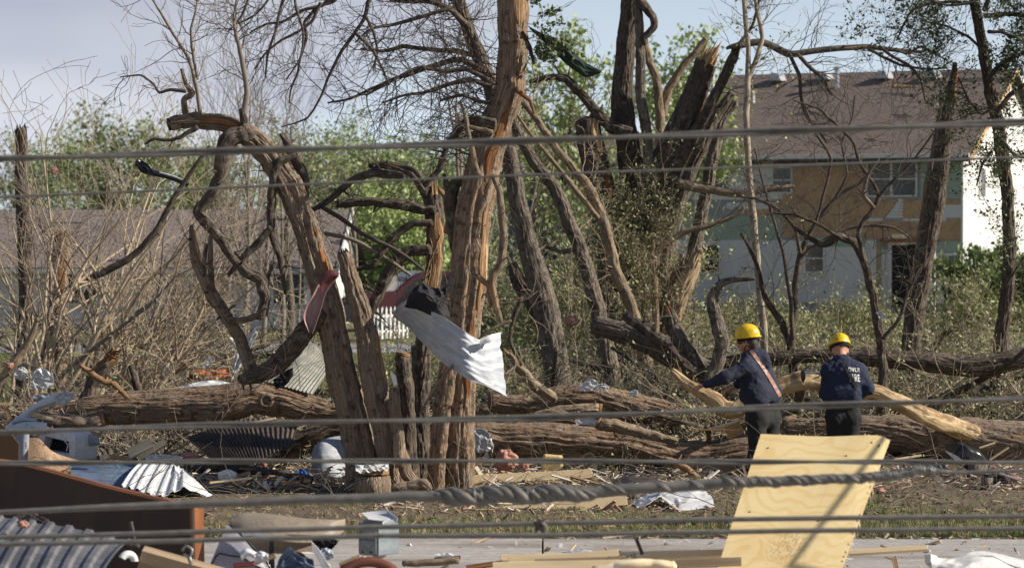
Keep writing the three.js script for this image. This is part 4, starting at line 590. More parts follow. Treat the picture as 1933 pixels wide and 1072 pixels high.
  twigs(t, 'pale_twigs', MAT.twigTan, (mb) => { for (let k = 0; k < 46; k++) grow(mb, base.pts[Math.floor(base.pts.length * (0.3 + 0.7 * rng()))].clone().add(V((rng() - 0.3) * 0.8, 0, 0.4)), V((rng() - 0.4) * 1.6, rng() - 0.3, 0.6), 0.6 + 0.7 * rng(), 0.007, 2, rng, zig({ dens: 0.5, up: 0 })); });
  const tips = []; twigs(t, 'leafy_shoots', MAT.twigGrey, (mb) => { for (let k = 0; k < 48; k++) { const y = 430 + 300 * rng(); grow(mb, P(1120 + 140 * rng(), y, d - 0.8 + rng() * 0.4), V((rng() - 0.5) * 1.2, 0.9, 0.5), 0.6 + 0.5 * rng(), 0.007, 2, rng, zig({ tips, leafLevel: 1, dens: 0.6, wig: 0.45 })); } }); leaves(t, 'leaves', tips, leafSmall, 1.3, 0.12, PAL.brush, 1063);
}
{ // thin trees right of the split one
  const rng = rngOf(1070); const t = thing('pale_sapling', 'slender pale-barked sapling standing straight between the split tree and the house', 'tree', baseAt(1450, 40)), l = limb(t, 'trunk', '1452,825,8 1446,700,8 1440,600,7 1434,530,7 1426,460,7 1419,380,7 1413,300,6 1410,230,6 1411,160,6 1414,105,5 1408,45,4.5 1404,-25,4', 40, MAT.barkPale), l2 = limb(t, 'fork', '1412,150,5 1430,105,5 1440,70,4 1430,20,4 1424,-25,3', 40, MAT.barkPale);
  const tips = []; twigs(t, 'twigs', MAT.twigGrey, (mb) => { sprout(mb, l, 28, 0.6, 0.006, 1, rng, zig({ t0: 0.4, dens: 0.6, tips })); sprout(mb, l2, 12, 0.6, 0.006, 1, rng, zig({ dens: 0.6, tips })); }); leaves(t, 'leaves', tips, leafSmall, 0.5, 0.08, PAL.brush, 1071);
  const b = thing('bare_bush_tree', 'bare bushy tree with arching dark branches in front of the stripped house', 'tree', baseAt(1500, 38)), ls = ['1500,835,13 1498,700,10 1491,640,9 1472,602,8 1446,562,6 1430,500,4 1400,440,3', '1496,660,9 1500,560,9 1512,480,8 1540,420,6 1580,372,5 1630,340,4 1660,300,3', '1498,640,7 1492,560,6 1480,480,5 1462,420,4 1440,340,3 1425,280,2', '1512,480,5 1500,430,5 1470,395,5 1430,375,4 1400,372,3', '1512,485,5 1545,460,5 1600,432,4 1640,425,4 1690,430,3 1720,450,2', '1541,420,4 1560,350,4 1570,300,4 1540,250,3 1520,200,2', '1580,372,4 1600,330,3.4 1590,270,3 1610,220,2.6 1615,180,2'].map((q, i) => limb(b, i ? 'branch' : 'trunk', q, 38 - 0.1 * i, i ? MAT.twigDark : MAT.barkDark, { rs: i ? 0.68 : 0.85 })); twigs(b, 'twigs', MAT.twigDark, (mb) => { for (const q of ls) sprout(mb, q, 10, 0.75, 0.007, 2, rng, zig({ t0: 0.3, dens: 0.42, wig: 0.6 })); });
  const c = thing('crooked_tree', 'crooked dark little tree behind the second worker, forking wide before the house', 'tree', baseAt(1663, 37)), cs = ['1660,840,13 1666,760,10 1669,700,10 1660,620,10 1650,560,9 1630,490,9 1612,458,8 1585,448,8 1555,462,7 1530,450,5 1500,430,4', '1632,492,7 1622,445,7 1628,420,7 1648,398,7 1660,372,6 1646,340,5 1625,310,5 1612,270,4 1575,230,4 1545,205,3 1500,190,2', '1652,392,6 1632,370,6 1640,330,4 1660,300,3', '1660,370,5 1690,340,5 1720,310,4 1750,270,3 1780,230,2.4', '1668,640,6 1700,600,5 1720,540,5 1740,500,3', '1590,450,5 1540,420,4 1500,405,4 1460,402,3'].map((q, i) => limb(c, i ? 'branch' : 'trunk', q, 37 - 0.1 * i, i === 2 ? MAT.barkBrown : MAT.barkDark, { rs: i ? 0.68 : 0.85 })); twigs(c, 'twigs', MAT.twigDark, (mb) => { for (const q of cs) sprout(mb, q, 9, 0.75, 0.007, 2, rng, zig({ t0: 0.25, dens: 0.42, wig: 0.6 })); });
  const e = thing('snapped_tree', 'dark trunk in front of the house doorway, snapped to a point above the roofline', 'tree', baseAt(1712, 41)), el = limb(e, 'trunk', '1708,815,27 1712,755,24 1716,700,22 1726,620,21 1737,540,21 1751,460,20 1766,390,18 1778,310,16 1787,240,15 1796,180,12 1804,118,4', 41, MAT.barkDark, { rs: 0.88, lf: 1.3 }), e2 = limb(e, 'second_stem', '1738,500,11 1742,440,10 1749,390,9 1760,320,9 1772,250,8 1780,190,4', 41.2, MAT.barkBrown); torn(e, 'bare_wood', el, MAT.tornBrown, 0.82, 0.99, A(20), A(80), 61); const et = []; twigs(e, 'twigs', MAT.twigDark, (mb) => sprout(mb, el, 20, 0.4, 0.006, 1, rng, zig({ t0: 0.4, tips: et }))); leaves(e, 'leaves', et, leafSmall, 0.8, 0.08, PAL.dark, 1075);
  const f = thing('leafy_tree', 'leafy dark-trunked tree near the right edge, its foliage hanging over the roof', 'tree', baseAt(1888, 39)), fl = limb(f, 'trunk', '1884,835,20 1885,760,17 1889,680,16 1897,600,15 1905,520,14 1907,440,13 1902,370,13 1895,300,13 1886,240,13 1872,180,12 1862,120,11 1850,60,10 1838,-25,10', 39, MAT.barkDark, { rs: 0.88 }), fb = ['1850,8,5 1800,3,4 1760,6,4 1722,20,3 1705,50,2.4 1695,75,2', '1845,4,4 1790,10,3 1740,-5,3 1690,2,2', '1858,95,4 1830,70,3 1790,50,3 1740,38,2', '1860,30,6 1900,26,6 1950,30,5', '1866,150,6 1892,120,6 1920,105,5 1960,95,4', '1882,215,6 1908,178,6 1935,160,5 1960,150,4', '1895,310,4 1880,280,4 1858,305,3 1845,350,2', '1880,200,4 1855,215,3 1830,190,3 1810,145,2', '1858,20,6 1875,-15,6 1920,-30,5 1960,-20,4', '1866,60,5 1890,60,4 1915,70,4 1950,60,3', '1900,540,4 1925,500,3 1945,470,3', '1890,260,4 1915,290,4 1940,300,3'].map((q, i) => limb(f, 'branch', q, 39 - 0.08 * i, MAT.twigDark, { rs: 0.75 })); const ft = []; twigs(f, 'twigs', MAT.twigDark, (mb) => { fb.forEach((q, i) => sprout(mb, q, i === 6 || i > 9 ? 8 : 14, 0.62, 0.006, 2, rng, zig({ tips: ft, leafLevel: 1, dens: 0.6, up: -0.1 }))); sprout(mb, fl, 22, 0.3, 0.004, 1, rng, zig({ t0: 0.3, t1: 0.75, tips: ft })); }); leaves(f, 'leaves', ft, leafSmall, 0.85, 0.09, PAL.dark, 1077);
  const s = thing('sapling', 'dark dead trunk standing at the left edge among tan brush', 'tree', baseAt(42, 44)), sl = limb(s, 'trunk', '38,850,16 40,770,14 42,700,14 45,640,13 48,560,13 45,480,13 42,400,12 40,320,12 38,245,11', 44, MAT.barkDark); splinter(s, 'jagged_top', sl, 1, MAT.deadEnd, 0.1, 8, 63);
  const p = thing('dead_stump', 'tall rotten stump with torn red-brown bark in the tan brush', 'stump', baseAt(105, 46)), pl = limb(p, 'trunk', '98,800,19 103,700,19 106,620,19 109,540,18 113,490,17 116,448,14', 46, MAT.barkRed, { lump: 0.2, flute: 0.2 }); splinter(p, 'jagged_top', pl, 1, MAT.tornBrown, 0.12, 12, 65); torn(p, 'bare_wood', pl, MAT.tornBrown, 0.5, 0.95, A(-20), A(60), 66);
}
{ // tan bare brush on the left: stems fanning to the upper right
  const shrub = (label, px, d, topY, lean, n, seed, o = {}) => { const b = baseAt(px, d), t = thing(o.name ?? 'bare_bush', label, 'bush', b, o.group), rng = rngOf(seed), H = EYE + (448 - topY) * d / F; 
    for (let k = 0; k < n; k++) { const mb = new MB(), p = b.clone().add(V((rng() - 0.5) * 0.5, 0, (rng() - 0.5) * 0.5)); grow(mb, p, V(lean * (0.1 + 1.3 * rng()), 1, (rng() - 0.5) * 0.7), H * (0.62 + 0.36 * rng()), (o.r ?? 0.042) * (0.6 + 0.7 * rng()), o.lvl ?? 3, rng, { wig: o.wig ?? 0.5, up: o.up ?? 0.1, dens: o.dens ?? 0.62, spread: o.spread ?? 0.75, min: 0.004 }); part(t, 'stem', mb.geo(), o.mat ?? (k % 4 === 3 ? MAT.twigGrey : MAT.twigTan)); } return t; };
  shrub('pale tan bare bush leaning right beside the dead trunk at the left edge', 65, 41, 215, 0.42, 9, 2001);
  shrub('bare tan bush in the middle of the left thicket, behind the rotten stump', 150, 43, 250, 0.62, 9, 2007);
  shrub('low bare tan bush right in the left thicket, below the dangling black pipe', 235, 42, 330, 0.55, 7, 2011);
  shrub('grey-tan bare bush in the corner behind the left edge trunk', 5, 45, 260, 0.2, 5, 2017);
  shrub('broad bare bush spreading low behind the fallen left log', 200, 47, 420, 0.8, 8, 2023, { spread: 1 });
  shrub('thin bare bush left of the split stem, reaching to the bent tree', 330, 48, 430, 0.4, 7, 2029, { mat: MAT.twigGrey });
  for (const [i, px, ty, dd] of [[0, 412, 130, 70], [1, 438, 150, 73], [2, 466, 118, 76], [3, 492, 160, 72], [4, 520, 130, 74], [5, 395, 260, 69], [6, 560, 170, 77], [7, 450, 250, 68]]) shrub('thin upright bare sapling ' + ['behind the curly shoots of the arching tree, nearest its snapped end', 'just left of the upright shoot of the arching tree', 'tallest, directly behind the upright shoot of the arching tree', 'just right of the upright shoot of the arching tree', 'above the dead stub of the arching tree', 'lowest, left of the zigzag hanging branch', 'rightmost in the row behind the arching tree', 'low behind the bend of the arching tree'][i], px, dd, ty, 0.06, 1, 2040 + i * 7, { name: 'bare_sapling', group: 'bare saplings behind the arching tree', r: 0.06, lvl: 3, wig: 0.12, up: 0.35, spread: 0.45, dens: 0.8, mat: MAT.twigGrey });
  for (const [i, px, ty, dd] of [[0, 690, 200, 80], [1, 838, 40, 60], [2, 915, 225, 75], [3, 1018, 220, 70]]) shrub(['crooked thin bare trunk in the sky gap left of the main trunk', 'bare grey pole-like trunk with a dark nest of twigs, left of the main trunk', 'thin bare tree hidden behind the main trunk', 'thin grey bare tree right of the main trunk'][i], px, dd, ty, 0, 1, 2090 + i, { name: 'bare_tree', r: i === 1 ? 0.11 : 0.07, lvl: 2, wig: 0.2, up: 0.3, spread: 0.6, mat: MAT.twigGrey });
}
// ---------------------------------------------------------------- fallen logs
function log(name, label, spec, d, mat, o = {}) { const q = trace(spec, d), m = q.pts[Math.floor(q.pts.length / 2)].clone(); m.y = 0; const t = thing(name, label, 'log', m), l = limb(t, 'bark', spec, d, mat, o); if (o.cut0) cutEnd(t, 'cut_end', l, 0, o.cut0); if (o.cut1) cutEnd(t, 'cut_end', l, 1, o.cut1); if (o.spl1) splinter(t, 'splintered_end', l, 1, o.spl1, o.sl ?? 0.3, 14, o.seed ?? 5); if (o.spl0) splinter(t, 'splintered_end', l, 0, o.spl0, o.sl ?? 0.3, 14, o.seed ?? 6); if (l.rad.length > 12) spurs(t, [l], 6, Math.round(l.pts[0].x * 100), mat); if (o.knot) { const k = l.pts[Math.floor(l.pts.length * o.knot)], r = l.rad[Math.floor(l.pts.length * o.knot)], g = new THREE.TorusGeometry(r * 0.34, r * 0.15, 10, 22); g.translate(k.x, k.y, k.z + r * 0.93); part(t, 'knot', g, mat); } t.line = l; return t; }
log('fallen_log', 'thick fallen trunk on the left, lying from the pipe debris to the arching tree', '112,800,20 165,778,28 240,770,32 330,769,34 420,764,36 480,750,33 540,762,28 600,776,24 655,786,22', 33, MAT.barkRed, { furrow: 0.015, knot: 0.68, lf: 0.55 });
{ const t = log('fallen_log', 'short log with a rounded sawn end below the thick left trunk', '55,785,12 110,796,15 150,800,16 188,796,14', 32, MAT.barkBrown, { cut1: MAT.cutEnd }); }
log('fallen_log', 'dark log lying behind the foot of the arching tree', '505,862,20 560,838,22 620,816,22 690,806,20', 33.5, MAT.barkDark);
log('fallen_log', 'longest fallen trunk in the middle, lying from the main trunk to the plywood', '880,828,32 960,832,34 1040,834,36 1120,840,36 1200,848,34 1280,862,31 1340,862,28 1400,854,30 1450,850,28', 34, MAT.barkRed, { furrow: 0.018, spl1: MAT.tornPale, lf: 0.5 });
log('fallen_log', 'upper fallen trunk lying behind the longest middle log', '925,762,15 1000,766,22 1060,754,26 1120,750,27 1180,766,27 1240,776,24 1300,788,26 1400,796,28 1500,806,24', 36, MAT.barkRed, { furrow: 0.016 });
log('bare_log', 'smooth grey debarked limb leaning up on the middle logs', '945,812,12 1000,800,17 1060,784,18 1130,776,14', 35.2, MAT.barkTan, { cut1: MAT.cutEnd }); 
log('bare_log', 'short pale limb resting on top of the longest middle log', '1132,800,11 1160,804,12 1200,812,11 1240,824,9 1278,834,5', 33.2, MAT.barkTan, { cut0: MAT.cutEnd });
log('fallen_log', 'thick fallen trunk at the right edge behind the second worker', '1480,812,18 1560,812,24 1630,815,31 1700,818,34 1780,826,37 1860,832,39 1960,840,42', 35, MAT.barkBrown, { furrow: 0.022, lf: 1.4 });
log('peeled_log', 'crooked peeled pale limb the two workers lean on', '1268,700,6,0 1300,727,10,0 1342,750,14,0 1378,774,17,0 1412,766,16,0 1452,740,17,0 1492,724,17,0 1516,718,19,0 1540,722,16,0 1600,728,15,0 1650,740,14,0 1700,762,16,0.1 1750,787,17,0.3 1800,805,18,0.7 1860,826,17,1.1', 33.9, MAT.peeled, { furrow: 0.003, lump: 0.1 });
log('fallen_log', 'dark leaning trunk fallen from the split tree towards the hooded worker', '1120,612,16 1180,630,21 1240,652,25 1290,682,28 1340,716,31 1392,748,30', 37.5, MAT.barkGrey);
log('fallen_limb', 'rough limb standing out of the leaning fallen trunk', '1262,590,12 1274,620,15 1292,655,17 1318,705,19', 37.3, MAT.barkGrey, { spl0: MAT.tornBrown, sl: 0.12 });
log('fallen_limb', 'curved grey limb rising like a hook from the leaning fallen trunk', '1335,720,13 1356,682,13 1364,645,14 1352,600,13 1345,565,10 1358,540,8 1385,528,6 1425,526,3', 37, MAT.barkGrey);
log('fallen_limb', 'thin upper limb lying along the leaning fallen trunk', '1180,595,9 1230,630,12 1262,655,12 1295,690,12 1330,712,8', 37, MAT.barkDark);
log('fallen_log', 'dark fallen trunk in the shade behind both workers', '1290,694,8 1400,680,12 1550,672,13 1700,680,17 1850,690,20 1960,668,19', 37.9, MAT.barkDark);
log('fallen_limb', 'grey broken limb poking up left of the middle logs', '960,668,4 985,700,9 1010,728,10 1050,752,9', 35, MAT.barkTan, { spl0: MAT.tornPale, sl: 0.1 });
log('fallen_limb', 'dark broken limb standing askew in the left debris', '155,800,10 165,750,16 178,715,14 205,690,8', 33.5, MAT.barkDark, { spl1: MAT.tornOrange, sl: 0.15 });
log('fallen_limb', 'pale split limb sticking up to the right in the left debris', '182,705,12 200,685,11 215,660,5', 34, MAT.tornBrown); log('fallen_limb', 'yellow torn strip of wood drooping over the left trunk', '150,690,5 185,715,6 215,728,6 240,752,4', 32.6, MAT.tornOrange, { furrow: 0.006 });
log('fallen_limb', 'dark bent limb standing behind the left trunk, right of the torn strip', '245,690,6 255,720,8 265,748,8 285,770,6', 34, MAT.barkDark); log('fallen_limb', 'long pale branch lying slanted at the left edge', '-10,730,8 30,680,9 60,630,6 70,600,4', 34, MAT.barkTan);
log('fallen_limb', 'dark branch slanting through the tan brush', '175,520,7 240,490,7 290,440,6 330,370,5 370,310,4 395,275,3', 38, MAT.barkDark);
log('fallen_limb', 'yellow splintered bough under the longest middle log', '1255,865,4 1290,880,7 1320,905,7 1345,925,3', 32.2, MAT.tornOrange, { furrow: 0.005 });
// long thin bent sapling over the metal sheet
{ const t = thing('bent_stick', 'long thin pale stick slanting across the draped metal sheet', 'branch', baseAt(840, 30.6)); limb(t, 'stem', '792,782,2.6 830,718,2.6 870,675,3 905,640,3 935,618,3.4 965,605,3', 30.5, MAT.barkTan); }
{ const t = thing('torn_branch', 'hanging torn branch with pale split end right of the main trunk', 'branch', baseAt(950, 32)); limb(t, 'stem', '985,560,4 970,600,4 962,640,3.6 985,690,3', 32, MAT.barkDark); twigs(t, 'twigs', MAT.twigTan, (mb) => { const rng = rngOf(7); for (let k = 0; k < 16; k++) grow(mb, P(940 + 60 * rng(), 560 + 170 * rng(), 32), V(rng() - 0.5, rng() - 0.7, 0.2), 0.5, 0.004, 1, rng, zig({})); }); }
// ---------------------------------------------------------------- heaps of felled branches
function heap(label, x0, x1, d0, d1, h, n, seed, o = {}) {
  const c = baseAt((x0 + x1) / 2, (d0 + d1) / 2), t = thing('brush_pile', label, 'brush pile', c), rng = rngOf(seed), tips = [], big = new MB(), mb = new MB(), pale = new MB();
  for (let k = 0; k < n; k++) {
    const d = lerp(d0, d1, rng()), p = baseAt(lerp(x0, x1, rng()), d); p.y = 0.03 + h * 0.62 * rng() * rng(); const a = rng() * 6.28, len = (o.len ?? 1.9) * (0.5 + rng());
    if (k % 7 === 0) { const q = [p.clone()], r = [0.05 + 0.06 * rng()], dir = V(Math.cos(a), 0.25 * (rng() - 0.3), Math.sin(a) * 0.6); for (let i = 1; i < 7; i++) { dir.x += (rng() - 0.5) * 0.3; dir.y += (rng() - 0.5) * 0.25; q.push(q[i - 1].clone().addScaledVector(dir.normalize(), 0.45)); r.push(r[0] * (1 - i * 0.1)); } q.forEach((v) => (v.y = Math.max(v.y, 0.06))); tube(big, q, r, { sides: 10, lump: 0.15, seed: k, cap: true }); }
    grow(k % 3 ? mb : pale, p, V(Math.cos(a), (rng() - 0.3) * 0.55, Math.sin(a)), len, 0.016, 2, rng, { wig: 0.45, up: 0.02, dens: 0.65, spread: 0.85, tips, leafLevel: 1, min: 0.0035 });
  }
  if (big.n) part(t, 'boughs', big.geo(), MAT.barkDark); part(t, 'branches', mb.geo(), o.mat ?? MAT.twigDark); if (pale.n) part(t, 'pale_branches', pale.geo(), o.pale ?? MAT.twigTan); if (o.per) leaves(t, 'leaves', tips, o.leaf ?? leafSmall, o.per, 0.14, o.pal ?? PAL.brush, seed + 1); return t;
}
heap('low pile of leafy branches right behind the two workers', 1380, 1690, 37, 42, 0.75, 125, 3001, { per: 0.6, len: 1.3, pale: MAT.twigTan, mat: MAT.twigGrey });
heap('pile of leafy branches at the right edge behind the thick log', 1690, 1960, 37, 43, 1.1, 135, 3007, { per: 0.6, len: 1.3, pale: MAT.twigTan, mat: MAT.twigGrey });
heap('tall pile of green branches below the house, left of the snapped tree', 1440, 1720, 47, 54, 1.0, 130, 3011, { per: 0.75, leaf: leafMid, len: 1.25 });
heap('tall pile of green branches right of the snapped tree', 1720, 1960, 46, 54, 1.15, 120, 3017, { per: 0.75, leaf: leafMid, len: 1.3 });
heap('pile of leafy branches around the foot of the split tree', 1080, 1390, 38, 45, 0.9, 110, 3023, { per: 0.7, mat: MAT.twigGrey });
heap('leafy branches heaped behind the middle logs, right of the main trunk', 900, 1110, 37, 43, 0.55, 60, 3029, { per: 0.7, mat: MAT.twigGrey });
heap('dark leafless brush heaped across the lawn behind the left trunk', 215, 480, 50, 58, 0.9, 110, 3031, { len: 1.6, mat: MAT.twigDark });
heap('tangle of bare branches in front of the tan thicket', -20, 240, 37, 41, 0.8, 60, 3037, { mat: MAT.twigGrey });
heap('small tangle of twigs and leaves behind the arching tree foot', 480, 660, 35, 39, 0.4, 34, 3041, { per: 1.2 });
heap('brushwood between the left trunk and the dark corrugated sheet', 190, 420, 32.5, 34, 0.3, 40, 3047, { len: 1.0, mat: MAT.twigGrey });
heap('brushwood under the right-hand thick log and the peeled limb', 1290, 1560, 34.6, 36.5, 0.55, 50, 3053, { len: 1.2, per: 0.4 });

// ---------------------------------------------------------------- sheets, boards and other debris
function patch(fn, nu, nv, th, uvs = 1) {                         // a closed sheet: fn(u, v) gives its face, th its thickness
  const mb = new MB(), g = []; for (let j = 0; j <= nv; j++) for (let i = 0; i <= nu; i++) g.push(fn(i / nu, j / nv));
  const at = (i, j) => g[clamp(j, 0, nv) * (nu + 1) + clamp(i, 0, nu)], lu = []; let Lu = 0, Lv = 0; for (let i = 0; i < nu; i++) Lu += at(i, nv >> 1).distanceTo(at(i + 1, nv >> 1)); for (let j = 0; j < nv; j++) Lv += at(nu >> 1, j).distanceTo(at(nu >> 1, j + 1));
  const back = []; for (let j = 0; j <= nv; j++) for (let i = 0; i <= nu; i++) { const n = at(i + 1, j).clone().sub(at(i - 1, j)).cross(at(i, j + 1).clone().sub(at(i, j - 1))).normalize(); back.push(at(i, j).clone().addScaledVector(n, th)); }
  for (let j = 0; j <= nv; j++) for (let i = 0; i <= nu; i++) mb.v(at(i, j), i / nu * Lu * uvs, j / nv * Lv * uvs); const o = mb.n; for (let j = 0; j <= nv; j++) for (let i = 0; i <= nu; i++) mb.v(back[j * (nu + 1) + i], i / nu * Lu * uvs, j / nv * Lv * uvs);
  const id = (i, j) => j * (nu + 1) + i; for (let j = 0; j < nv; j++) for (let i = 0; i < nu; i++) { mb.quad(id(i, j), id(i, j + 1), id(i + 1, j + 1), id(i + 1, j)); mb.quad(o + id(i, j), o + id(i + 1, j), o + id(i + 1, j + 1), o + id(i, j + 1)); }
  const edge = (list) => { const a = list.map(([i, j]) => mb.v(at(i, j))), b = list.map(([i, j]) => mb.v(back[id(i, j)])); for (let k = 0; k < a.length - 1; k++) mb.quad(a[k], a[k + 1], b[k + 1], b[k]); };
  edge([...Array(nu + 1).keys()].map((i) => [i, 0])); edge([...Array(nu + 1).keys()].map((i) => [nu - i, nv])); edge([...Array(nv + 1).keys()].map((j) => [0, nv - j])); edge([...Array(nv + 1).keys()].map((j) => [nu, j]));
  return mb.geo();
}
const lineOf = (spec, d) => { const p = spec.trim().split(/\s+/).map((s) => s.split(',').map(Number)).map((a) => P(a[0], a[1], d + (a[2] ?? 0))); return p.length > 2 ? new THREE.CatmullRomCurve3(p, false, 'centripetal') : { getPoint: (t) => p[0].clone().lerp(p[1], t) }; };
// a sheet between two traced edges; o: corr [count, amplitude, 'u' | 'v'], bulge, crumple [amplitude, frequency], rag (ragged far edge)
function sheet(top, bot, d, o = {}) {
  const a = lineOf(top, d), b = lineOf(bot, d), s = o.seed ?? 1, nrm = V(0, 0, 0), p0 = a.getPoint(0.02), p1 = a.getPoint(0.98), p2 = b.getPoint(0.5); nrm.crossVectors(p2.clone().sub(p0), p1.clone().sub(p0)).normalize(); if (nrm.z < 0) nrm.negate();
  return patch((u, v) => {
    const w = o.rag ? v * (1 + o.rag * n3(u * 7 + s, s, 0.5)) : v, uu = o.ragU ? u * (1 + o.ragU * n3(v * 7 + s, s, 2.5)) : u, p = a.getPoint(clamp(uu, 0, 1)).lerp(b.getPoint(clamp(uu, 0, 1)), w); let h = 0;
    if (o.corr) { const q = (o.corr[2] === 'u' ? u : v) * o.corr[0]; h += o.corr[3] ? o.corr[1] * smooth(Math.abs((q % 1) - 0.5), 0.24, 0.36) : o.corr[1] * Math.sin(q * 2 * Math.PI); }
    if (o.bulge) h += o.bulge * Math.sin(Math.PI * u) * Math.sin(Math.PI * v); if (o.bend) h += o.bend * Math.sin(Math.PI * (o.bendU ? u : v));
    if (o.crumple) h += o.crumple[0] * (1 - 2.6 * Math.abs(n3(u * o.crumple[1] + s, v * o.crumple[1] * (o.crumple[2] ?? 1), s * 0.7)) + 0.5 * n3(u * o.crumple[1] * 2.7, v * o.crumple[1] * 2.7 + s, 4));
    return p.addScaledVector(nrm, h);
  }, o.nu ?? 30, o.nv ?? 20, o.th ?? 0.004);
}
const midOf = (top, bot, d) => { const m = lineOf(top, d).getPoint(0.5).lerp(lineOf(bot, d).getPoint(0.5), 0.5); m.y = 0; return m; };
function sheetThing(name, label, cat, partName, top, bot, d, mat, o = {}) { const t = thing(name, label, cat, midOf(top, bot, d), o.group); part(t, partName, sheet(top, bot, d, o), mat); return t; }
const metalMap = (a, b, seed) => tex(512, 512, (u, v) => { const f = tf(u, v, 6, 6, seed, 4), s = tf(u, v, 3, 40, seed + 5, 3), g = tf(u, v, 90, 90, seed + 9, 2); const c = mix3(a, b, smooth(f * 0.6 + s * 0.4, 0.35, 0.65)), m = 0.94 + 0.12 * g; return [c[0] * m, c[1] * m, c[2] * m]; });
MAT.whiteMetal = std({ map: metalMap([0.78, 0.79, 0.80], [0.86, 0.86, 0.85], 201), roughness: 0.45 }); MAT.paleMetal = std({ map: metalMap([0.66, 0.69, 0.73], [0.76, 0.78, 0.80], 203), roughness: 0.45 });
MAT.galv = std({ map: metalMap([0.52, 0.53, 0.51], [0.64, 0.63, 0.60], 207), metalness: 0.55, roughness: 0.48 }); MAT.blueMetal = std({ map: metalMap([0.36, 0.42, 0.50], [0.46, 0.52, 0.60], 211), metalness: 0.3, roughness: 0.45 });
MAT.rustMetal = std({ map: metalMap([0.26, 0.235, 0.22], [0.36, 0.31, 0.275], 213), metalness: 0.3, roughness: 0.6 }); MAT.greyMetal = std({ map: metalMap([0.40, 0.40, 0.41], [0.50, 0.50, 0.51], 217), metalness: 0.3, roughness: 0.42 });
MAT.highlightMetal = std({ map: metalMap([0.74, 0.75, 0.76], [0.83, 0.84, 0.85], 219), metalness: 0.75, roughness: 0.38 });
MAT.cloth = std({ color: lin(0.018, 0.017, 0.02), roughness: 0.85 }); MAT.greenCloth = std({ color: lin(0.010, 0.030, 0.022), roughness: 0.8 }); MAT.blackPlastic = std({ color: lin(0.02, 0.021, 0.025), roughness: 0.22 });
MAT.tarp = std({ map: metalMap([0.54, 0.57, 0.60], [0.64, 0.66, 0.68], 223), roughness: 0.6 }); MAT.whitePlastic = std({ map: speckle([0.80, 0.81, 0.82], [0.88, 0.88, 0.88], 225), roughness: 0.5 });
MAT.pinkWool = std({ map: speckle([0.62, 0.43, 0.38], [0.76, 0.59, 0.52], 227), roughness: 1 }); MAT.yellowWool = std({ map: speckle([0.72, 0.62, 0.40], [0.84, 0.76, 0.55], 229), roughness: 1 });
MAT.pinkMetal = std({ map: metalMap([0.56, 0.44, 0.44], [0.66, 0.54, 0.53], 231), roughness: 0.5 }); MAT.redPaint = std({ map: speckle([0.34, 0.17, 0.165], [0.42, 0.23, 0.22], 233), roughness: 0.5 });
MAT.brownShaded = std({ map: grainMap([0.19, 0.13, 0.095], [0.235, 0.16, 0.115], 237, 8), roughness: 0.6 }); MAT.brownSunlit = std({ map: grainMap([0.46, 0.27, 0.14], [0.56, 0.34, 0.19], 239, 8), roughness: 0.6 }); MAT.cableMat = std({ map: tex(64, 256, (u, v) => { const m = 0.35 + 0.15 * tf(u, v, 4, 20, 241, 3); return [m * 1.03, m, m * 0.95]; }), roughness: 0.6, metalness: 0.15 });  // panel browns: the face darkened for shade, the edges lightened as if sunlit
MAT.brownTan = std({ map: grainMap([0.34, 0.25, 0.17], [0.42, 0.31, 0.21], 240, 8), roughness: 0.7 });
MAT.paper = std({ map: tex(256, 256, (u, v) => { const t = tf(u, v, 30, 46, 243, 2) > 0.6 && tf(u, v, 3, 3, 244, 2) > 0.42; const c = 0.80 + 0.06 * tf(u, v, 6, 6, 245, 2); return t ? [c * 0.7, c * 0.7, c * 0.72] : [c, c, c * 0.98]; }), roughness: 0.8, side: THREE.DoubleSide });

{ // sheet metal draped on the main trunk
  const top = '748,583,0.5 768,568,0.38 800,582,0.12 850,608,-0.22 880,628,-0.26 905,642,-0.16 945,630,0.1', bot = '742,598,0.62 768,618,0.55 805,655,0.3 840,690,0.0 882,714,-0.3 915,728,-0.22 957,748,-0.02', d = 30.65, t = thing('draped_sheet', 'crumpled white siding sheet wrapped across the front of the main trunk', 'metal sheet', midOf(top, bot, d));
  part(t, 'sheet', sheet(top, bot, d, { nu: 110, nv: 60, corr: [9, 0.003, 'v', 1], crumple: [0.017, 4.5], bend: 0.02, ragU: 0.03, rag: 0.03, seed: 3 }), MAT.paleMetal);
  part(t, 'torn_flap', sheet('906,640,-0.2 926,632,-0.15 946,628,0', '906,652,-0.2 926,646,-0.2 944,640,-0.1', 30.55, { nu: 20, nv: 6, crumple: [0.008, 4], seed: 5, rag: 0.4 }), MAT.whiteMetal);
  sheetThing('black_cloth', 'black folded cloth bunched on top of the draped white sheet', 'cloth', 'cloth', '772,560 782,545 800,537 825,545 842,542', '764,580,-0.1 790,585,-0.1 815,598,-0.1 835,606,-0.1 852,614,0', 30.8, MAT.cloth, { nu: 60, nv: 40, crumple: [0.035, 4, 0.5], bulge: 0.12, seed: 11 });
}
{ // pink-grey bent panel in the arching tree
  const top = '610,518 590,556 572,595 582,628', bot = '640,520 617,550 604,590 590,630', t = thing('bent_sheet', 'faded pinkish bent metal panel with a red curled top caught on the arching trunk', 'metal panel', midOf(top, bot, 30.4)); part(t, 'panel', sheet(top, bot, 30.45, { nu: 30, nv: 14, bend: -0.05, crumple: [0.008, 3], seed: 13 }), MAT.pinkMetal); part(t, 'red_flap', sheet('600,530 608,516 624,509 641,516', '608,552 616,540 626,533 632,526', 30.35, { bend: 0.04, seed: 15 }), MAT.redPaint);
}
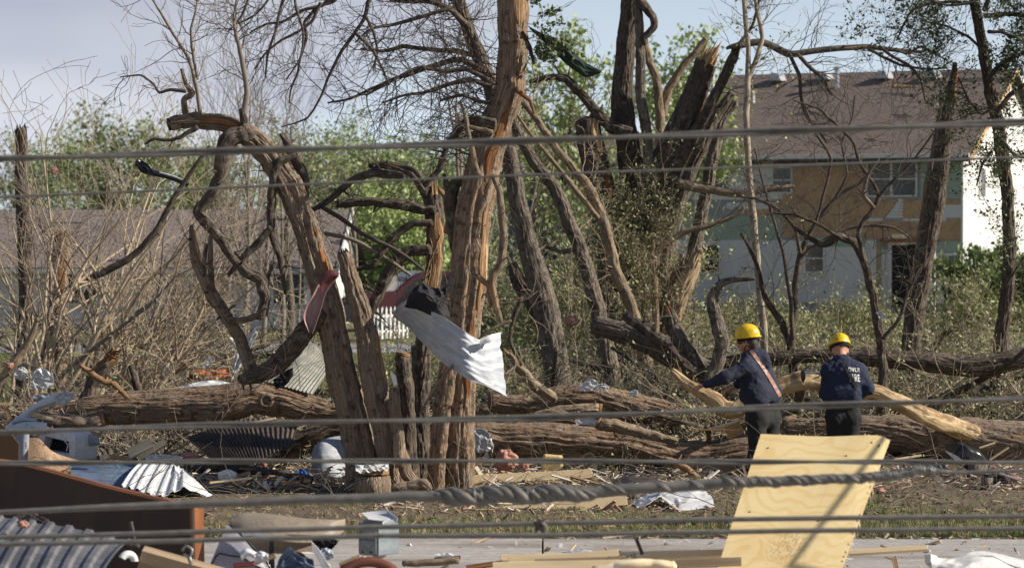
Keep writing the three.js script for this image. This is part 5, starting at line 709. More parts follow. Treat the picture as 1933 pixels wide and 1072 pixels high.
sheetThing('corrugated_sheet', 'weathered galvanised corrugated sheet leaning behind the drooping branch', 'metal sheet', 'sheet', '575,634,0.5 602,658,0.5 628,684,0.5', '478,714 530,728 590,744', 32.9, MAT.galv, { nu: 150, nv: 8, corr: [17, 0.011, 'u'], bend: 0.03, seed: 17 });
sheetThing('corrugated_sheet', 'dark rusty corrugated sheet hanging under the left fallen trunk', 'metal sheet', 'sheet', '350,826,0 400,806,0.2 470,790,0.3 562,798,0.4', '428,894,-0.5 455,885,-0.4 490,868,-0.3 550,840,-0.1', 32.2, MAT.rustMetal, { nu: 180, nv: 8, corr: [26, 0.010, 'u'], seed: 19 });
{ const t = sheetThing('ribbed_sheet', 'bright white ribbed roof sheet bowed over the grass at lower left', 'metal sheet', 'sheet', '264,876,0.7 290,873,0.7 326,878,0.7 345,888,0.6', '228,919,-0.2 258,926,-0.25 300,938,-0.3 345,922,-0.2', 30.2, MAT.whiteMetal, { nu: 120, nv: 20, corr: [6, 0.022, 'u', 1], bend: 0.03, seed: 21 }); part(t, 'bent_edge', sheet('326,879,0.65 350,890,0.6 375,915,0.4 397,938,0.2', '326,900,0.2 346,920,-0.1 370,930,0 396,942,0.1', 30.2, { nu: 40, nv: 16, bend: 0.03, crumple: [0.012, 3], seed: 23 }), MAT.whiteMetal); }
sheetThing('corrugated_sheet', 'blue-grey corrugated sheet lying between the brown board and the white ribbed one', 'metal sheet', 'sheet', '128,878,0.5 200,876,0.5 268,878,0.6', '135,905,-0.2 190,915,-0.2 240,922,-0.2', 30.4, MAT.blueMetal, { nu: 20, nv: 90, corr: [8, 0.012, 'v'], seed: 25 });
// left-hand white debris
{ const t = thing('bent_gutter', 'white bent gutter length lying against the left fallen trunk', 'gutter', baseAt(80, 31.8)); part(t, 'channel', sheet('8,805 40,780 60,765 105,742 136,740', '22,812 52,792 66,778 110,762 138,750', 31.8, { nu: 60, nv: 14, bend: 0.06, crumple: [0.012, 4], seed: 31 }), MAT.whiteMetal); part(t, 'crushed_end', sheet('100,748 118,740 136,741', '106,764 124,762 138,752', 31.65, { crumple: [0.03, 4], seed: 33 }), MAT.whiteMetal); }
sheetThing('crushed_sheet', 'white pleated sheet crushed over the tan board at the left edge', 'metal sheet', 'sheet', '12,812 30,800 55,796 88,798', '18,828 40,826 60,822 90,818', 31.2, MAT.whiteMetal, { nu: 60, nv: 16, bend: 0.06, crumple: [0.02, 7, 0.3], seed: 35 });
sheetThing('crushed_sheet', 'grey curled sheet scrap just above the pleated white one', 'metal sheet', 'sheet', '20,795 40,788 68,790', '25,802 45,797 70,797', 31.4, MAT.paleMetal, { nu: 30, nv: 12, bend: 0.05, seed: 37 });
{ const at = P(140, 838, 31.3), t = thing('plastic_bin', 'white plastic bin on its side with a black mouth, left of the lumber scraps', 'bin', V(at.x, 0, at.z)); const s = new THREE.Shape(); s.moveTo(-0.22, -0.14); s.lineTo(0.22, -0.14); s.lineTo(0.2, 0.08); s.quadraticCurveTo(0.17, 0.14, 0.1, 0.14); s.lineTo(-0.15, 0.12); s.quadraticCurveTo(-0.22, 0.1, -0.22, 0); s.closePath(); const h = new THREE.Path(); h.moveTo(-0.18, -0.11); h.lineTo(0.17, -0.11); h.lineTo(0.15, 0.04); h.lineTo(-0.16, 0.06); h.closePath(); s.holes.push(h); const g = new THREE.ExtrudeGeometry(s, { depth: 0.5, bevelEnabled: true, bevelSize: 0.012, bevelThickness: 0.012, bevelSegments: 2 }); g.rotateY(-0.35); g.rotateZ(-0.12); g.translate(at.x, at.y, at.z - 0.35); part(t, 'shell', g, MAT.whitePlastic); const i = new THREE.BoxGeometry(0.36, 0.2, 0.4); i.rotateY(-0.35); i.rotateZ(-0.12); i.translate(at.x - 0.05, at.y - 0.03, at.z - 0.22); part(t, 'inside', i, MAT.black); const gt = new MB(); tube(gt, [P(120, 832, 31.1), P(127, 840, 31.05), P(132, 832, 31.1)], [0.005, 0.006, 0.005], { sides: 6 }); tube(gt, [P(127, 840, 31.05), P(124, 852, 31.05)], [0.006, 0.005], { sides: 6 }); part(t, 'handle', gt.geo(), MAT.whitePlastic); }
{ // tan board, grey printed panel and particle board at the left edge
  const tb = sheetThing('tan_board', 'tan board with a slanted top edge standing at the left edge', 'board', 'panel', '-30,790 0,800 34,838', '-30,885 0,885 34,885', 30.6, MAT.brownTan, { nu: 10, nv: 6, th: 0.025 });
  const d = 30.9, t = thing('printed_panel', 'blue-grey panel with small dark lettering beside the tan board', 'panel', baseAt(43, d)); part(t, 'panel', sheet('30,822 44,816 54,820', '32,872 42,874 52,872', d, { nu: 12, nv: 8, bend: 0.02, th: 0.01, bendU: 1 }), MAT.paleMetal);
  const c = document.createElement('canvas'); c.width = 128; c.height = 32; const x = c.getContext('2d'); x.fillStyle = '#000'; x.fillRect(0, 0, 128, 32); x.fillStyle = '#fff'; x.font = 'bold 28px sans-serif'; x.fillText('CERTI', 8, 27); const al = new THREE.CanvasTexture(c); const g = new THREE.PlaneGeometry(0.125, 0.032); g.rotateZ(Math.PI / 2); const p = P(47.5, 838, d - 0.06); g.translate(p.x, p.y, p.z); part(t, 'lettering', g, std({ color: lin(0.02, 0.02, 0.03), alphaMap: al, alphaTest: 0.5 }));
  sheetThing('particle_board', 'brown flake board with a curved broken edge behind the brown panel', 'board', 'panel', '52,826,0.2 72,828,0.2 98,852,0.2 165,874,0.2', '50,905 90,905 130,905 165,890', 30.75, MAT.osb, { nu: 20, nv: 10, th: 0.012 });
  sheetThing('wood_offcut', 'small pale wood offcut leaning on the brown panel edge', 'wood', 'block', '128,884 122,888 114,894', '134,880 128,892 118,898', 27, MAT.tornPale, { nu: 6, nv: 6, th: 0.03 });
}
function plank(name, label, x0, y0, x1, y1, px, d, mat, o = {}) { // a sawn board between two pixels
  const a = P(x0, y0, d + (o.da ?? 0)), b = P(x1, y1, d + (o.db ?? 0)), L = a.distanceTo(b), w = M_(px, d), t = thing(name, label, o.cat ?? 'plank', V((a.x + b.x) / 2, 0, (a.z + b.z) / 2), o.group), g = new RoundedBoxGeometry(L, w, o.th ?? 0.045, 2, 0.003), u = g.attributes.uv, p = g.attributes.position; for (let i = 0; i < p.count; i++) u.setXY(i, (p.getY(i) + p.getZ(i)) * 2.2 + x0, p.getX(i) * 0.7);
  if (o.twist) for (let i = 0; i < p.count; i++) p.setZ(i, p.getZ(i) + o.twist * p.getX(i) * p.getX(i)); g.rotateX(o.roll ?? 0); g.applyQuaternion(new THREE.Quaternion().setFromUnitVectors(V(1, 0, 0), b.clone().sub(a).normalize())); g.translate((a.x + b.x) / 2, (a.y + b.y) / 2, (a.z + b.z) / 2); part(t, 'board', g, mat);
  for (const e of o.nails ?? []) { const n = new THREE.CylinderGeometry(0.006, 0.006, 0.05, 6); const q = a.clone().lerp(b, e); n.translate(q.x, q.y + w / 2, q.z); part(t, 'nail', n, MAT.galv); } return t;
}
plank('lumber', 'pale lumber plank lying right of the main trunk foot, behind the cable splice', 893, 906, 1118, 894, 17, 31.6, MAT.lumber, { roll: -0.3 });
plank('lumber', 'long pale beam lying on the dirt below the cable splice', 918, 970, 1184, 946, 19, 29.0, MAT.lumber, { th: 0.09, roll: -0.35, nails: [0.02] });
plank('painted_plank', 'green painted plank lying on the dirt below the main trunk', 786, 970, 880, 960, 10, 29.2, MAT.lumberGreen, { roll: -0.9 });
plank('lath', 'thin wooden strip lying behind the green painted plank', 752, 972, 895, 952, 5, 29.6, MAT.lumber, { th: 0.02, roll: -0.6 });
plank('grey_plank', 'grey weathered plank resting against the right end of the longest log', 1292, 868, 1408, 888, 22, 32.8, MAT.lumberGrey, { roll: 0.25, th: 0.03 });
plank('slate_scrap', 'grey flat scrap lying left of the long pale beam', 862, 974, 910, 962, 13, 29.1, MAT.paleMetal, { roll: -1.0, th: 0.012 });
plank('lath', 'dark thin batten lying in the grass under the long pale beam', 905, 972, 985, 996, 5, 28.4, MAT.lumberGrey, { th: 0.02 });
plank('lath', 'dark board lying in the grass left of the plywood sheet', 1240, 992, 1380, 989, 8, 27.2, MAT.brownShaded, { th: 0.1, roll: -1.2 });
plank('wood_scrap', 'pale scrap board propped behind the hooded worker, on the logs', 1372, 818, 1402, 806, 24, 33.2, MAT.tornPale, { th: 0.02, roll: 0.2 });
plank('orange_rod', 'thin rusty orange rod lying along the logs beside the hooded worker', 1305, 811, 1395, 812, 3, 33, MAT.tornOrange, { th: 0.012 });
for (const [x0, y0, x1, y1, w, l] of [[242, 858, 285, 836, 20, 'pale block of lumber, leftmost of the scraps before the left fallen trunk'], [262, 866, 312, 834, 12, 'slanted pale board, second of the scraps before the left fallen trunk'], [188, 866, 205, 862, 10, 'small tan chip of wood left of the lumber scraps']]) plank('lumber_scrap', l, x0, y0, x1, y1, w, 31.4, MAT.lumber, { th: 0.06, roll: -0.4 });
sheetThing('plastic_wrap', 'white crumpled plastic lying on the lumber scraps', 'plastic', 'film', '272,860 300,858 345,862', '275,872 305,874 342,878', 31.1, MAT.whitePlastic, { crumple: [0.03, 4], seed: 41 });
function lump(name, label, cat, x, y, rx, ry, d, mat, seed, rough = 0.35) { const c = P(x, y, d), t = thing(name, label, cat, V(c.x, 0, c.z)), g = new THREE.IcosahedronGeometry(1, 5), p = g.attributes.position, a = M_(rx, d), b = M_(ry, d); for (let i = 0; i < p.count; i++) { const v = V(p.getX(i), p.getY(i), p.getZ(i)), k = 1 + rough * (n3(v.x * 1.6 + seed, v.y * 1.6, v.z * 1.6) + 0.6 * n3(v.x * 4 + seed, v.y * 4, v.z * 4) + 0.35 * n3(v.x * 11, v.y * 11 + seed, v.z * 11)); p.setXYZ(i, c.x + v.x * k * a, Math.max(0.004, c.y + v.y * k * b), c.z + v.z * k * a); } g.computeVertexNormals(); part(t, 'clump', g, mat); return t; }
lump('insulation', 'pink insulation clump under the longest middle log, right of the main trunk', 'insulation', 955, 870, 22, 20, 32.4, MAT.pinkWool, 1); lump('insulation', 'small pink insulation tuft beside the pale plank', 'insulation', 990, 880, 10, 8, 32, MAT.pinkWool, 9);
lump('insulation', 'pink insulation clump on the dirt behind the grey meter box', 'insulation', 712, 955, 13, 13, 29.8, MAT.pinkWool, 2); lump('insulation', 'pink insulation scrap on the grass right of the plywood sheet', 'insulation', 1662, 926, 11, 5, 30.6, MAT.pinkWool, 3); lump('insulation', 'pale pink insulation bit at the right edge near the stump', 'insulation', 1918, 904, 10, 5, 31.5, MAT.pinkWool, 4);
lump('insulation', 'pink insulation caught on the grey leaning tree', 'insulation', 1078, 606, 13, 10, 39.5, MAT.pinkWool, 5); lump('insulation', 'pink insulation scrap among the lumber scraps on the left', 'insulation', 355, 860, 16, 7, 31.3, MAT.pinkWool, 6); lump('insulation', 'pinkish tuft caught on the long pale branch at the left edge', 'insulation', 17, 690, 7, 6, 33.9, MAT.pinkWool, 7); lump('insulation', 'pink fluff snagged high in the tan bush', 'insulation', 101, 322, 7, 7, 40.5, MAT.pinkWool, 8);
for (const [x, y, s, l] of [[475, 885, 6, 'pale pink bit on the dark ground left of the grey tarp'], [498, 878, 5, 'tiny pink bit beside the grey tarp'], [1075, 896, 6, 'small reddish tuft beside the yellow block']]) lump('insulation', l, 'insulation', x, y, s, s * 0.8, 32.4, MAT.pinkWool, x);
{ const c = P(1043, 876, 32.6), t = thing('foam_block', 'rough yellow block standing behind the pale plank', 'block', V(c.x, 0, c.z)), g = new RoundedBoxGeometry(0.25, 0.21, 0.18, 5, 0.03), p = g.attributes.position; for (let i = 0; i < p.count; i++) { const k = 0.018 * n3(p.getX(i) * 16, p.getY(i) * 16, p.getZ(i) * 16), tp = 1 - 1.0 * Math.max(0, p.getY(i)); p.setXYZ(i, p.getX(i) * tp + k, p.getY(i) + k, p.getZ(i) + k); } g.computeVertexNormals(); g.translate(c.x, c.y + 0.0, c.z); part(t, 'block', g, MAT.yellowWool); }
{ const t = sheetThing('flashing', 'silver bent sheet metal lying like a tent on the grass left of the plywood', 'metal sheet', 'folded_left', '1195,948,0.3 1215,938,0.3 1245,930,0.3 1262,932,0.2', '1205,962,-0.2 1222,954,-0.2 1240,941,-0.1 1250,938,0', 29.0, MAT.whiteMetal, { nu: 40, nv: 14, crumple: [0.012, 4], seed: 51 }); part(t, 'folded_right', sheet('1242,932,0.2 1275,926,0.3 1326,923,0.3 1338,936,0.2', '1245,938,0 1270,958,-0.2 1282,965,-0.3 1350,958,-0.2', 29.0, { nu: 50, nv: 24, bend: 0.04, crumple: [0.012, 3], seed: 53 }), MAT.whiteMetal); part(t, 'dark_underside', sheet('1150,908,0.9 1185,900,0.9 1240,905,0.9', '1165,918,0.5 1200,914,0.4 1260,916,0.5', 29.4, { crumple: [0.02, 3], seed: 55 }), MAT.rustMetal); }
sheetThing('tarp', 'grey plastic tub shell standing in the shade behind the arching tree foot', 'tub', 'shell', '588,858,0.2 600,838,0.3 625,826,0.3 662,818,0.3', '586,905,0 605,908,-0.2 630,906,-0.2 662,890,0', 32.4, MAT.tarp, { nu: 40, nv: 30, bulge: 0.2, crumple: [0.012, 3], seed: 57 });
{ const t = sheetThing('torn_sheet', 'pale torn sheet hanging from the log right of the main trunk', 'metal sheet', 'sheet', '888,812 912,810 928,824', '888,852 908,854 930,850', 32.6, MAT.paleMetal, { nu: 20, nv: 16, crumple: [0.02, 3], seed: 59 }); part(t, 'strip', sheet('922,822 932,842', '926,824 928,862', 32.5, { nu: 8, nv: 12, crumple: [0.02, 3], seed: 61 }), MAT.whiteMetal); part(t, 'strip', sheet('918,850 924,862', '912,866 918,866', 32.5, { nu: 8, nv: 8, crumple: [0.01, 3], seed: 63 }), MAT.whiteMetal); }
{ // stump with a newspaper
  const c = P(704, 892, 30.4), t = thing('sawn_stump', 'sawn stump at the foot of the arching tree', 'stump', V(c.x, 0, c.z)), l = { pts: [V(c.x, -0.02, c.z), V(c.x, 0.1, c.z), V(c.x, 0.2, c.z)], rad: [0.205, 0.19, 0.18] }, mb = new MB(); tube(mb, l.pts, l.rad, { sides: 60, lump: 0.08, furrow: 0.01, cap: true, dome: 0.02 }); part(t, 'bark', mb.geo(), MAT.barkBrown); cutEnd(t, 'cut_face', { ...l, rad: [0.2, 0.19, 0.165] }, 1, MAT.cutEnd);
  sheetThing('newspaper', 'crumpled white newspaper lying on the sawn stump', 'paper', 'page', '670,886,0.2 700,884,0.3 733,880,0.2', '672,894,-0.15 705,892,-0.2 734,887,-0.15', 30.4, MAT.paper, { nu: 30, nv: 12, crumple: [0.025, 4], bend: 0.05, seed: 65 });
}
// pieces farther back
lump('orange_cloth', 'orange cloth heap lying beyond the left fallen trunk', 'cloth', 395, 708, 38, 10, 48, std({ color: lin(0.45, 0.12, 0.04), roughness: 0.9 }), 12, 0.5);
sheetThing('white_sheet', 'long white plastic sheet lying behind the left fallen trunk', 'plastic sheet', 'sheet', '300,748 345,728 400,718 452,726', '310,758 350,752 400,750 450,742', 33.8, MAT.whitePlastic, { nu: 50, nv: 14, crumple: [0.03, 5, 0.5], bend: 0.08, seed: 67 });
sheetThing('white_strip', 'white torn strip hanging vertically by the split stem', 'plastic sheet', 'strip', '492,615 475,650 455,690 435,718', '482,618 462,640 442,672 440,715', 33.6, MAT.whitePlastic, { nu: 30, nv: 8, crumple: [0.03, 4], seed: 69 }); sheetThing('white_strip', 'small white scrap lower left of the hanging strip', 'plastic sheet', 'strip', '380,690 392,675 402,672', '384,697 396,690 404,682', 40, MAT.whitePlastic, { nu: 10, nv: 6, crumple: [0.012, 3], seed: 70 });
sheetThing('white_sheet', 'white triangular scrap between the snapped stem and the cut trunk', 'plastic sheet', 'sheet', '736,700 750,712', '742,726 756,728', 33, MAT.whitePlastic, { nu: 10, nv: 10 }); sheetThing('white_sheet', 'pale blue-white plastic in the thicket above the bent gutter', 'plastic sheet', 'sheet', '58,705 75,695 98,705', '55,732 75,736 100,728', 34.4, MAT.whitePlastic, { crumple: [0.014, 3], seed: 72 });
sheetThing('grey_paper', 'dark grey rubber flap lying on the galvanised sheet', 'rubber', 'flap', '515,718 535,702 552,694', '520,735 540,726 553,708', 32.6, MAT.cloth, { nu: 14, nv: 10, crumple: [0.02, 4], seed: 74 });
for (const [tp, bt, l, k] of [['1092,728 1115,715 1128,720', '1095,738 1112,738 1128,734', 'grey-white paper lying on the upper middle log, left piece', 75], ['1126,728 1138,724 1150,730', '1130,738 1140,736 1148,738', 'bright white paper lying on the upper middle log, centre piece', 76], ['1185,742 1200,736 1206,738', '1188,748 1198,748 1204,744', 'small white scrap on the upper middle log, right piece', 77], ['1085,790 1105,785 1132,796', '1090,806 1108,808 1130,808', 'white plastic bag wedged between the middle logs', 78]]) sheetThing('white_paper', l, 'paper', 'sheet', tp, bt, 35.4 - (k === 78 ? 1.4 : 0), MAT.whitePlastic, { nu: 16, nv: 12, crumple: [0.014, 3], seed: k });
sheetThing('plastic_scrap', 'white plastic scrap snagged on the crooked tree', 'plastic', 'film', '1655,590 1664,588 1672,598', '1660,600 1666,602 1674,604', 36.8, MAT.whitePlastic, { nu: 12, nv: 8, crumple: [0.03, 3], seed: 80 });
{ const t = thing('black_pipe', 'bent black plastic pipe dangling in the bare brush', 'pipe', baseAt(305, 39)); limb(t, 'pipe', '256,306,6 272,320,7 288,326,6 305,330,5 330,338,5 354,348,5', 39, MAT.blackPlastic, { lump: 0.15 }); limb(t, 'stripe', '300,325,1.5 325,332,1.5 350,342,1.5', 38.85, MAT.whitePlastic); part(t, 'torn_flap', sheet('258,300 272,306 286,318', '266,318 276,328 292,330', 38.9, { nu: 12, nv: 8, crumple: [0.03, 3], seed: 82 }), MAT.blackPlastic); }
sheetThing('green_cloth', 'dark green cloth strip blown taut off the top of the main trunk', 'cloth', 'cloth', '996,48 1022,62 1048,72 1068,84 1085,100 1106,118 1136,134', '1000,54 1025,78 1046,98 1070,122 1092,138 1106,146 1134,138', 31, MAT.greenCloth, { nu: 70, nv: 20, crumple: [0.02, 4, 0.4], bend: 0.04, seed: 84 });
{ const c = P(1110, 862, 33), t = thing('wire_coil', 'pale loop of wire standing against the longest middle log', 'wire', V(c.x, 0, c.z)); for (const [r, dz, s] of [[0.075, 0, 0], [0.068, 0.02, 0.3], [0.08, -0.015, -0.25]]) { const g = new THREE.TorusGeometry(r, 0.006, 8, 40); g.rotateY(s); g.translate(c.x, c.y, c.z + dz + 0.5); part(t, 'loop', g, MAT.lumberGrey); } }
{ const t = sheetThing('car_bumper', 'glossy black broken bumper lying against the right-hand log', 'bumper', 'shell', '1780,838,0.1 1800,842,0 1835,852,0 1868,880,0', '1786,872,0 1810,878,-0.2 1840,892,-0.2 1866,892,-0.1', 32.9, MAT.blackPlastic, { nu: 40, nv: 24, bulge: 0.1, bend: 0.06, crumple: [0.01, 3], seed: 86 }); part(t, 'painted_highlight', sheet('1786,850 1810,862 1825,876', '1788,854 1806,870 1820,880', 32.6, { nu: 16, nv: 6 }), MAT.highlightMetal); }  // the bright strip stands in for a white highlight on the plastic
sheetThing('blue_scrap', 'blue-grey sheet scrap left of the glossy bumper', 'metal sheet', 'sheet', '1742,876 1768,872 1786,876', '1745,892 1765,894 1786,892', 32.6, MAT.blueMetal, { crumple: [0.02, 3], seed: 88, nu: 16, nv: 10 });
for (const [x, y, r, h, l] of [[1864, 925, 11, 24, 'small cut stump standing near the right edge of the grass'], [1846, 905, 18, 30, 'larger dark stump behind the small cut one at right']]) { const b = Gd(x, y), d = -b.z, R = M_(r, d), H = M_(h, d), t = thing('small_stump', l, 'stump', b), mb = new MB(), q = { pts: [b.clone(), b.clone().add(V(0, H * 0.5, 0)), b.clone().add(V(0.01, H, 0))], rad: [R * 1.15, R, R * 0.95] }; tube(mb, q.pts, q.rad, { sides: 30, lump: 0.12, cap: true, dome: 0.05 }); part(t, 'bark', mb.geo(), MAT.barkGrey); cutEnd(t, 'cut_face', { ...q, rad: [R, R, R * 0.9] }, 1, MAT.deadEnd); }
lump('rubber_heap', 'dark rubber heap right of the small stump', 'rubber', 1888, 908, 20, 14, 31.5, MAT.cloth, 14, 0.4);
// ---------------------------------------------------------------- near debris along the bottom edge
{ // brown panel: shade put into the face colour, sunlight into the edge colour
  const d = 21.5, t = thing('brown_panel', 'large brown wooden panel, face coloured dark for its shade, lying on edge at lower left', 'panel', baseAt(180, d)); part(t, 'face', sheet('-60,864,0.9 40,876,0.75 200,918,0.35 362,956,0', '-60,1180,0.9 40,1180,0.75 200,1180,0.35 366,1180,0', d, { nu: 24, nv: 12, th: 0.03 }), MAT.brownShaded); part(t, 'end_face', sheet('362,956,0 383,962,0.22', '366,1180,0 388,1180,0.22', d, { nu: 4, nv: 10, th: 0.02 }), MAT.brownSunlit); part(t, 'top_edge', sheet('-60,860,1.0 40,872,0.85 200,914,0.45 372,955,0.2', '-60,866,0.87 40,878,0.72 200,920,0.32 364,958,-0.03', d, { nu: 24, nv: 3, th: 0.01 }), MAT.brownSunlit);
  const s = thing('ribbed_roofing', 'grey ribbed roofing sheet lying slanted in the lower left corner', 'metal sheet', baseAt(110, 20)); part(s, 'sheet', sheet('-60,972,0.8 30,980,0.6 130,996,0.4 248,1022,0.3', '-190,1110,-0.4 -60,1120,-0.5 60,1130,-0.6 175,1120,-0.6', 20, { nu: 220, nv: 10, corr: [9, 0.022, 'u', 1], bend: 0.05, seed: 91 }), MAT.greyMetal); part(s, 'curled_edge', sheet('20,980,0.6 60,970,0.6 90,985,0.55', '30,990,0.5 60,985,0.5 95,996,0.45', 20, { crumple: [0.02, 4], seed: 93 }), MAT.rustMetal);
  lump('insulation', 'pink insulation bit on the ribbed roofing sheet', 'insulation', 42, 990, 10, 7, 20.2, MAT.pinkWool, 15);
  plank('timber', 'grey-tan timber with broken end at lower left, before the brown panel', 265, 1052, 420, 1095, 38, 20, MAT.lumberGrey, { th: 0.12, roll: 0.2 }); { const q = P(240, 1060, 19.9), e = thing('white_elbow', 'white pipe elbow beside the broken timber end', 'pipe', V(q.x, 0, q.z)), g = new THREE.TorusGeometry(0.05, 0.026, 12, 24, 2.6); g.rotateY(0.5); g.translate(q.x, q.y, q.z); part(e, 'bend', g, MAT.whitePlastic); }
  { const e = thing('iron_bracket', 'rusty iron bracket standing before the brown panel', 'bracket', baseAt(250, 20.3)); limb(e, 'rod', '246,985,4 250,1005,4.5 253,1025,4', 20.3, MAT.rustMetal); limb(e, 'plate', '240,1028,4 262,1032,4', 20.25, MAT.rustMetal); const k = thing('metal_clip', 'small grey metal clip near the broken timber', 'clip', baseAt(355, 19.8)); limb(k, 'loop', '343,1040,3 350,1030,3 362,1038,3 358,1050,3 346,1046,3', 19.8, MAT.galv); limb(k, 'pin', '356,1052,4 360,1064,4', 19.8, MAT.galv); }
}
{ // bent pale panels, tan shell
  const d = 21; const a = sheetThing('bent_sheet', 'pale lilac-grey bent panel with a dark edge, left of the tan shell', 'metal panel', 'panel', '428,990 442,1000 470,1030 508,1080', '385,1090 420,1095 450,1100 508,1085', d, std({ map: metalMap([0.60, 0.60, 0.66], [0.68, 0.68, 0.72], 247), roughness: 0.5 }), { nu: 24, nv: 16, bend: 0.04, seed: 95 }); part(a, 'dark_edge', (() => { const mb = new MB(), l = trace('432,990,2.5 450,1005,2.5 478,1035,2.5 505,1065,2.5 515,1085,2.5', d - 0.05); tube(mb, l.pts, l.rad, { sides: 6 }); const m = trace('395,1072,2 412,1045,2 430,1048,2 455,1052,2 480,1068,2 500,1075,2', d - 0.08); tube(mb, m.pts, m.rad, { sides: 6 }); return mb.geo(); })(), MAT.blackPlastic); part(a, 'white_scrap', sheet('452,1042 465,1035 490,1046', '456,1058 468,1050 480,1055', d - 0.1, { bend: 0.03 }), MAT.whitePlastic);
  const sh = sheetThing('curved_shell', 'tan-grey curved plastic shell lying on its side below the dark grass shadow', 'plastic shell', 'shell', '430,990,0.3 448,972,0.4 500,972,0.3 570,981,0.2 630,988,0.2 652,996,0.3', '440,1010,0 470,1014,-0.1 520,1020,-0.15 580,1024,-0.1 625,1018,0 650,1002,0.2', 21.6, std({ map: speckle([0.52, 0.48, 0.42], [0.60, 0.55, 0.48], 249), roughness: 0.55 }), { nu: 50, nv: 20, bend: 0.08, seed: 97 }); part(sh, 'inner_tray', sheet('450,1008 520,1008 590,1010', '462,1042 520,1045 590,1040', 21.5, { nu: 20, nv: 10, bend: -0.04 }), std({ map: speckle([0.56, 0.51, 0.44], [0.64, 0.58, 0.50], 251), roughness: 0.6 })); part(sh, 'bright_rim', sheet('450,1006 480,1004 515,1012', '452,1012 482,1011 512,1016', 21.3, { nu: 12, nv: 4 }), MAT.whitePlastic); part(sh, 'strut', sheet('508,1020 516,1018', '506,1080 518,1080', 21.2, { nu: 4, nv: 8, th: 0.02 }), MAT.blackPlastic); part(sh, 'broken_end', sheet('588,1012 620,1016 640,1020', '592,1036 615,1050 628,1034', 21.4, { nu: 14, nv: 10, crumple: [0.03, 3], seed: 99 }), MAT.cloth);
  const b = sheetThing('blue_sheet', 'torn blue painted metal panel in front of the tan shell', 'metal panel', 'panel', '520,1072 530,1050 545,1032 562,1046 590,1056', '515,1095 540,1100 565,1100 600,1098', 20.6, std({ map: metalMap([0.30, 0.36, 0.45], [0.42, 0.48, 0.56], 253), roughness: 0.4 }), { nu: 30, nv: 16, crumple: [0.03, 3], seed: 101 }); part(b, 'red_lining', sheet('552,1036 570,1044 580,1052', '556,1052 572,1056 582,1062', 20.75, { nu: 10, nv: 8, crumple: [0.02, 3] }), MAT.redPaint);
  sheetThing('white_splinter', 'sharp white board splinter standing right of the blue panel', 'board', 'board', '587,1022 600,1036 628,1078', '590,1040 602,1062 618,1090', 20.4, MAT.whitePlastic, { nu: 10, nv: 8, th: 0.015 });
  const mt = thing('rusty_drum', 'brown-red round drum end with a pale rim at the bottom edge', 'drum', baseAt(695, 20)); { const q = P(695, 1138, 20.2); const g = new THREE.TorusGeometry(0.285, 0.035, 14, 60); g.rotateX(-0.15); g.translate(q.x, q.y, q.z); part(mt, 'rim', g, std({ map: speckle([0.40, 0.24, 0.18], [0.50, 0.32, 0.24], 255), roughness: 0.4 })); const c = new THREE.CylinderGeometry(0.27, 0.27, 0.25, 40, 1, false); c.rotateX(Math.PI / 2 - 0.15); c.translate(q.x, q.y, q.z - 0.115); part(mt, 'body', c, std({ map: speckle([0.30, 0.22, 0.18], [0.42, 0.30, 0.24], 257), roughness: 0.5 })); const d2 = new THREE.TorusGeometry(0.235, 0.02, 10, 50); d2.rotateX(-0.15); d2.translate(q.x, q.y, q.z + 0.02); part(mt, 'pale_ring', d2, MAT.lumberGrey); }
}
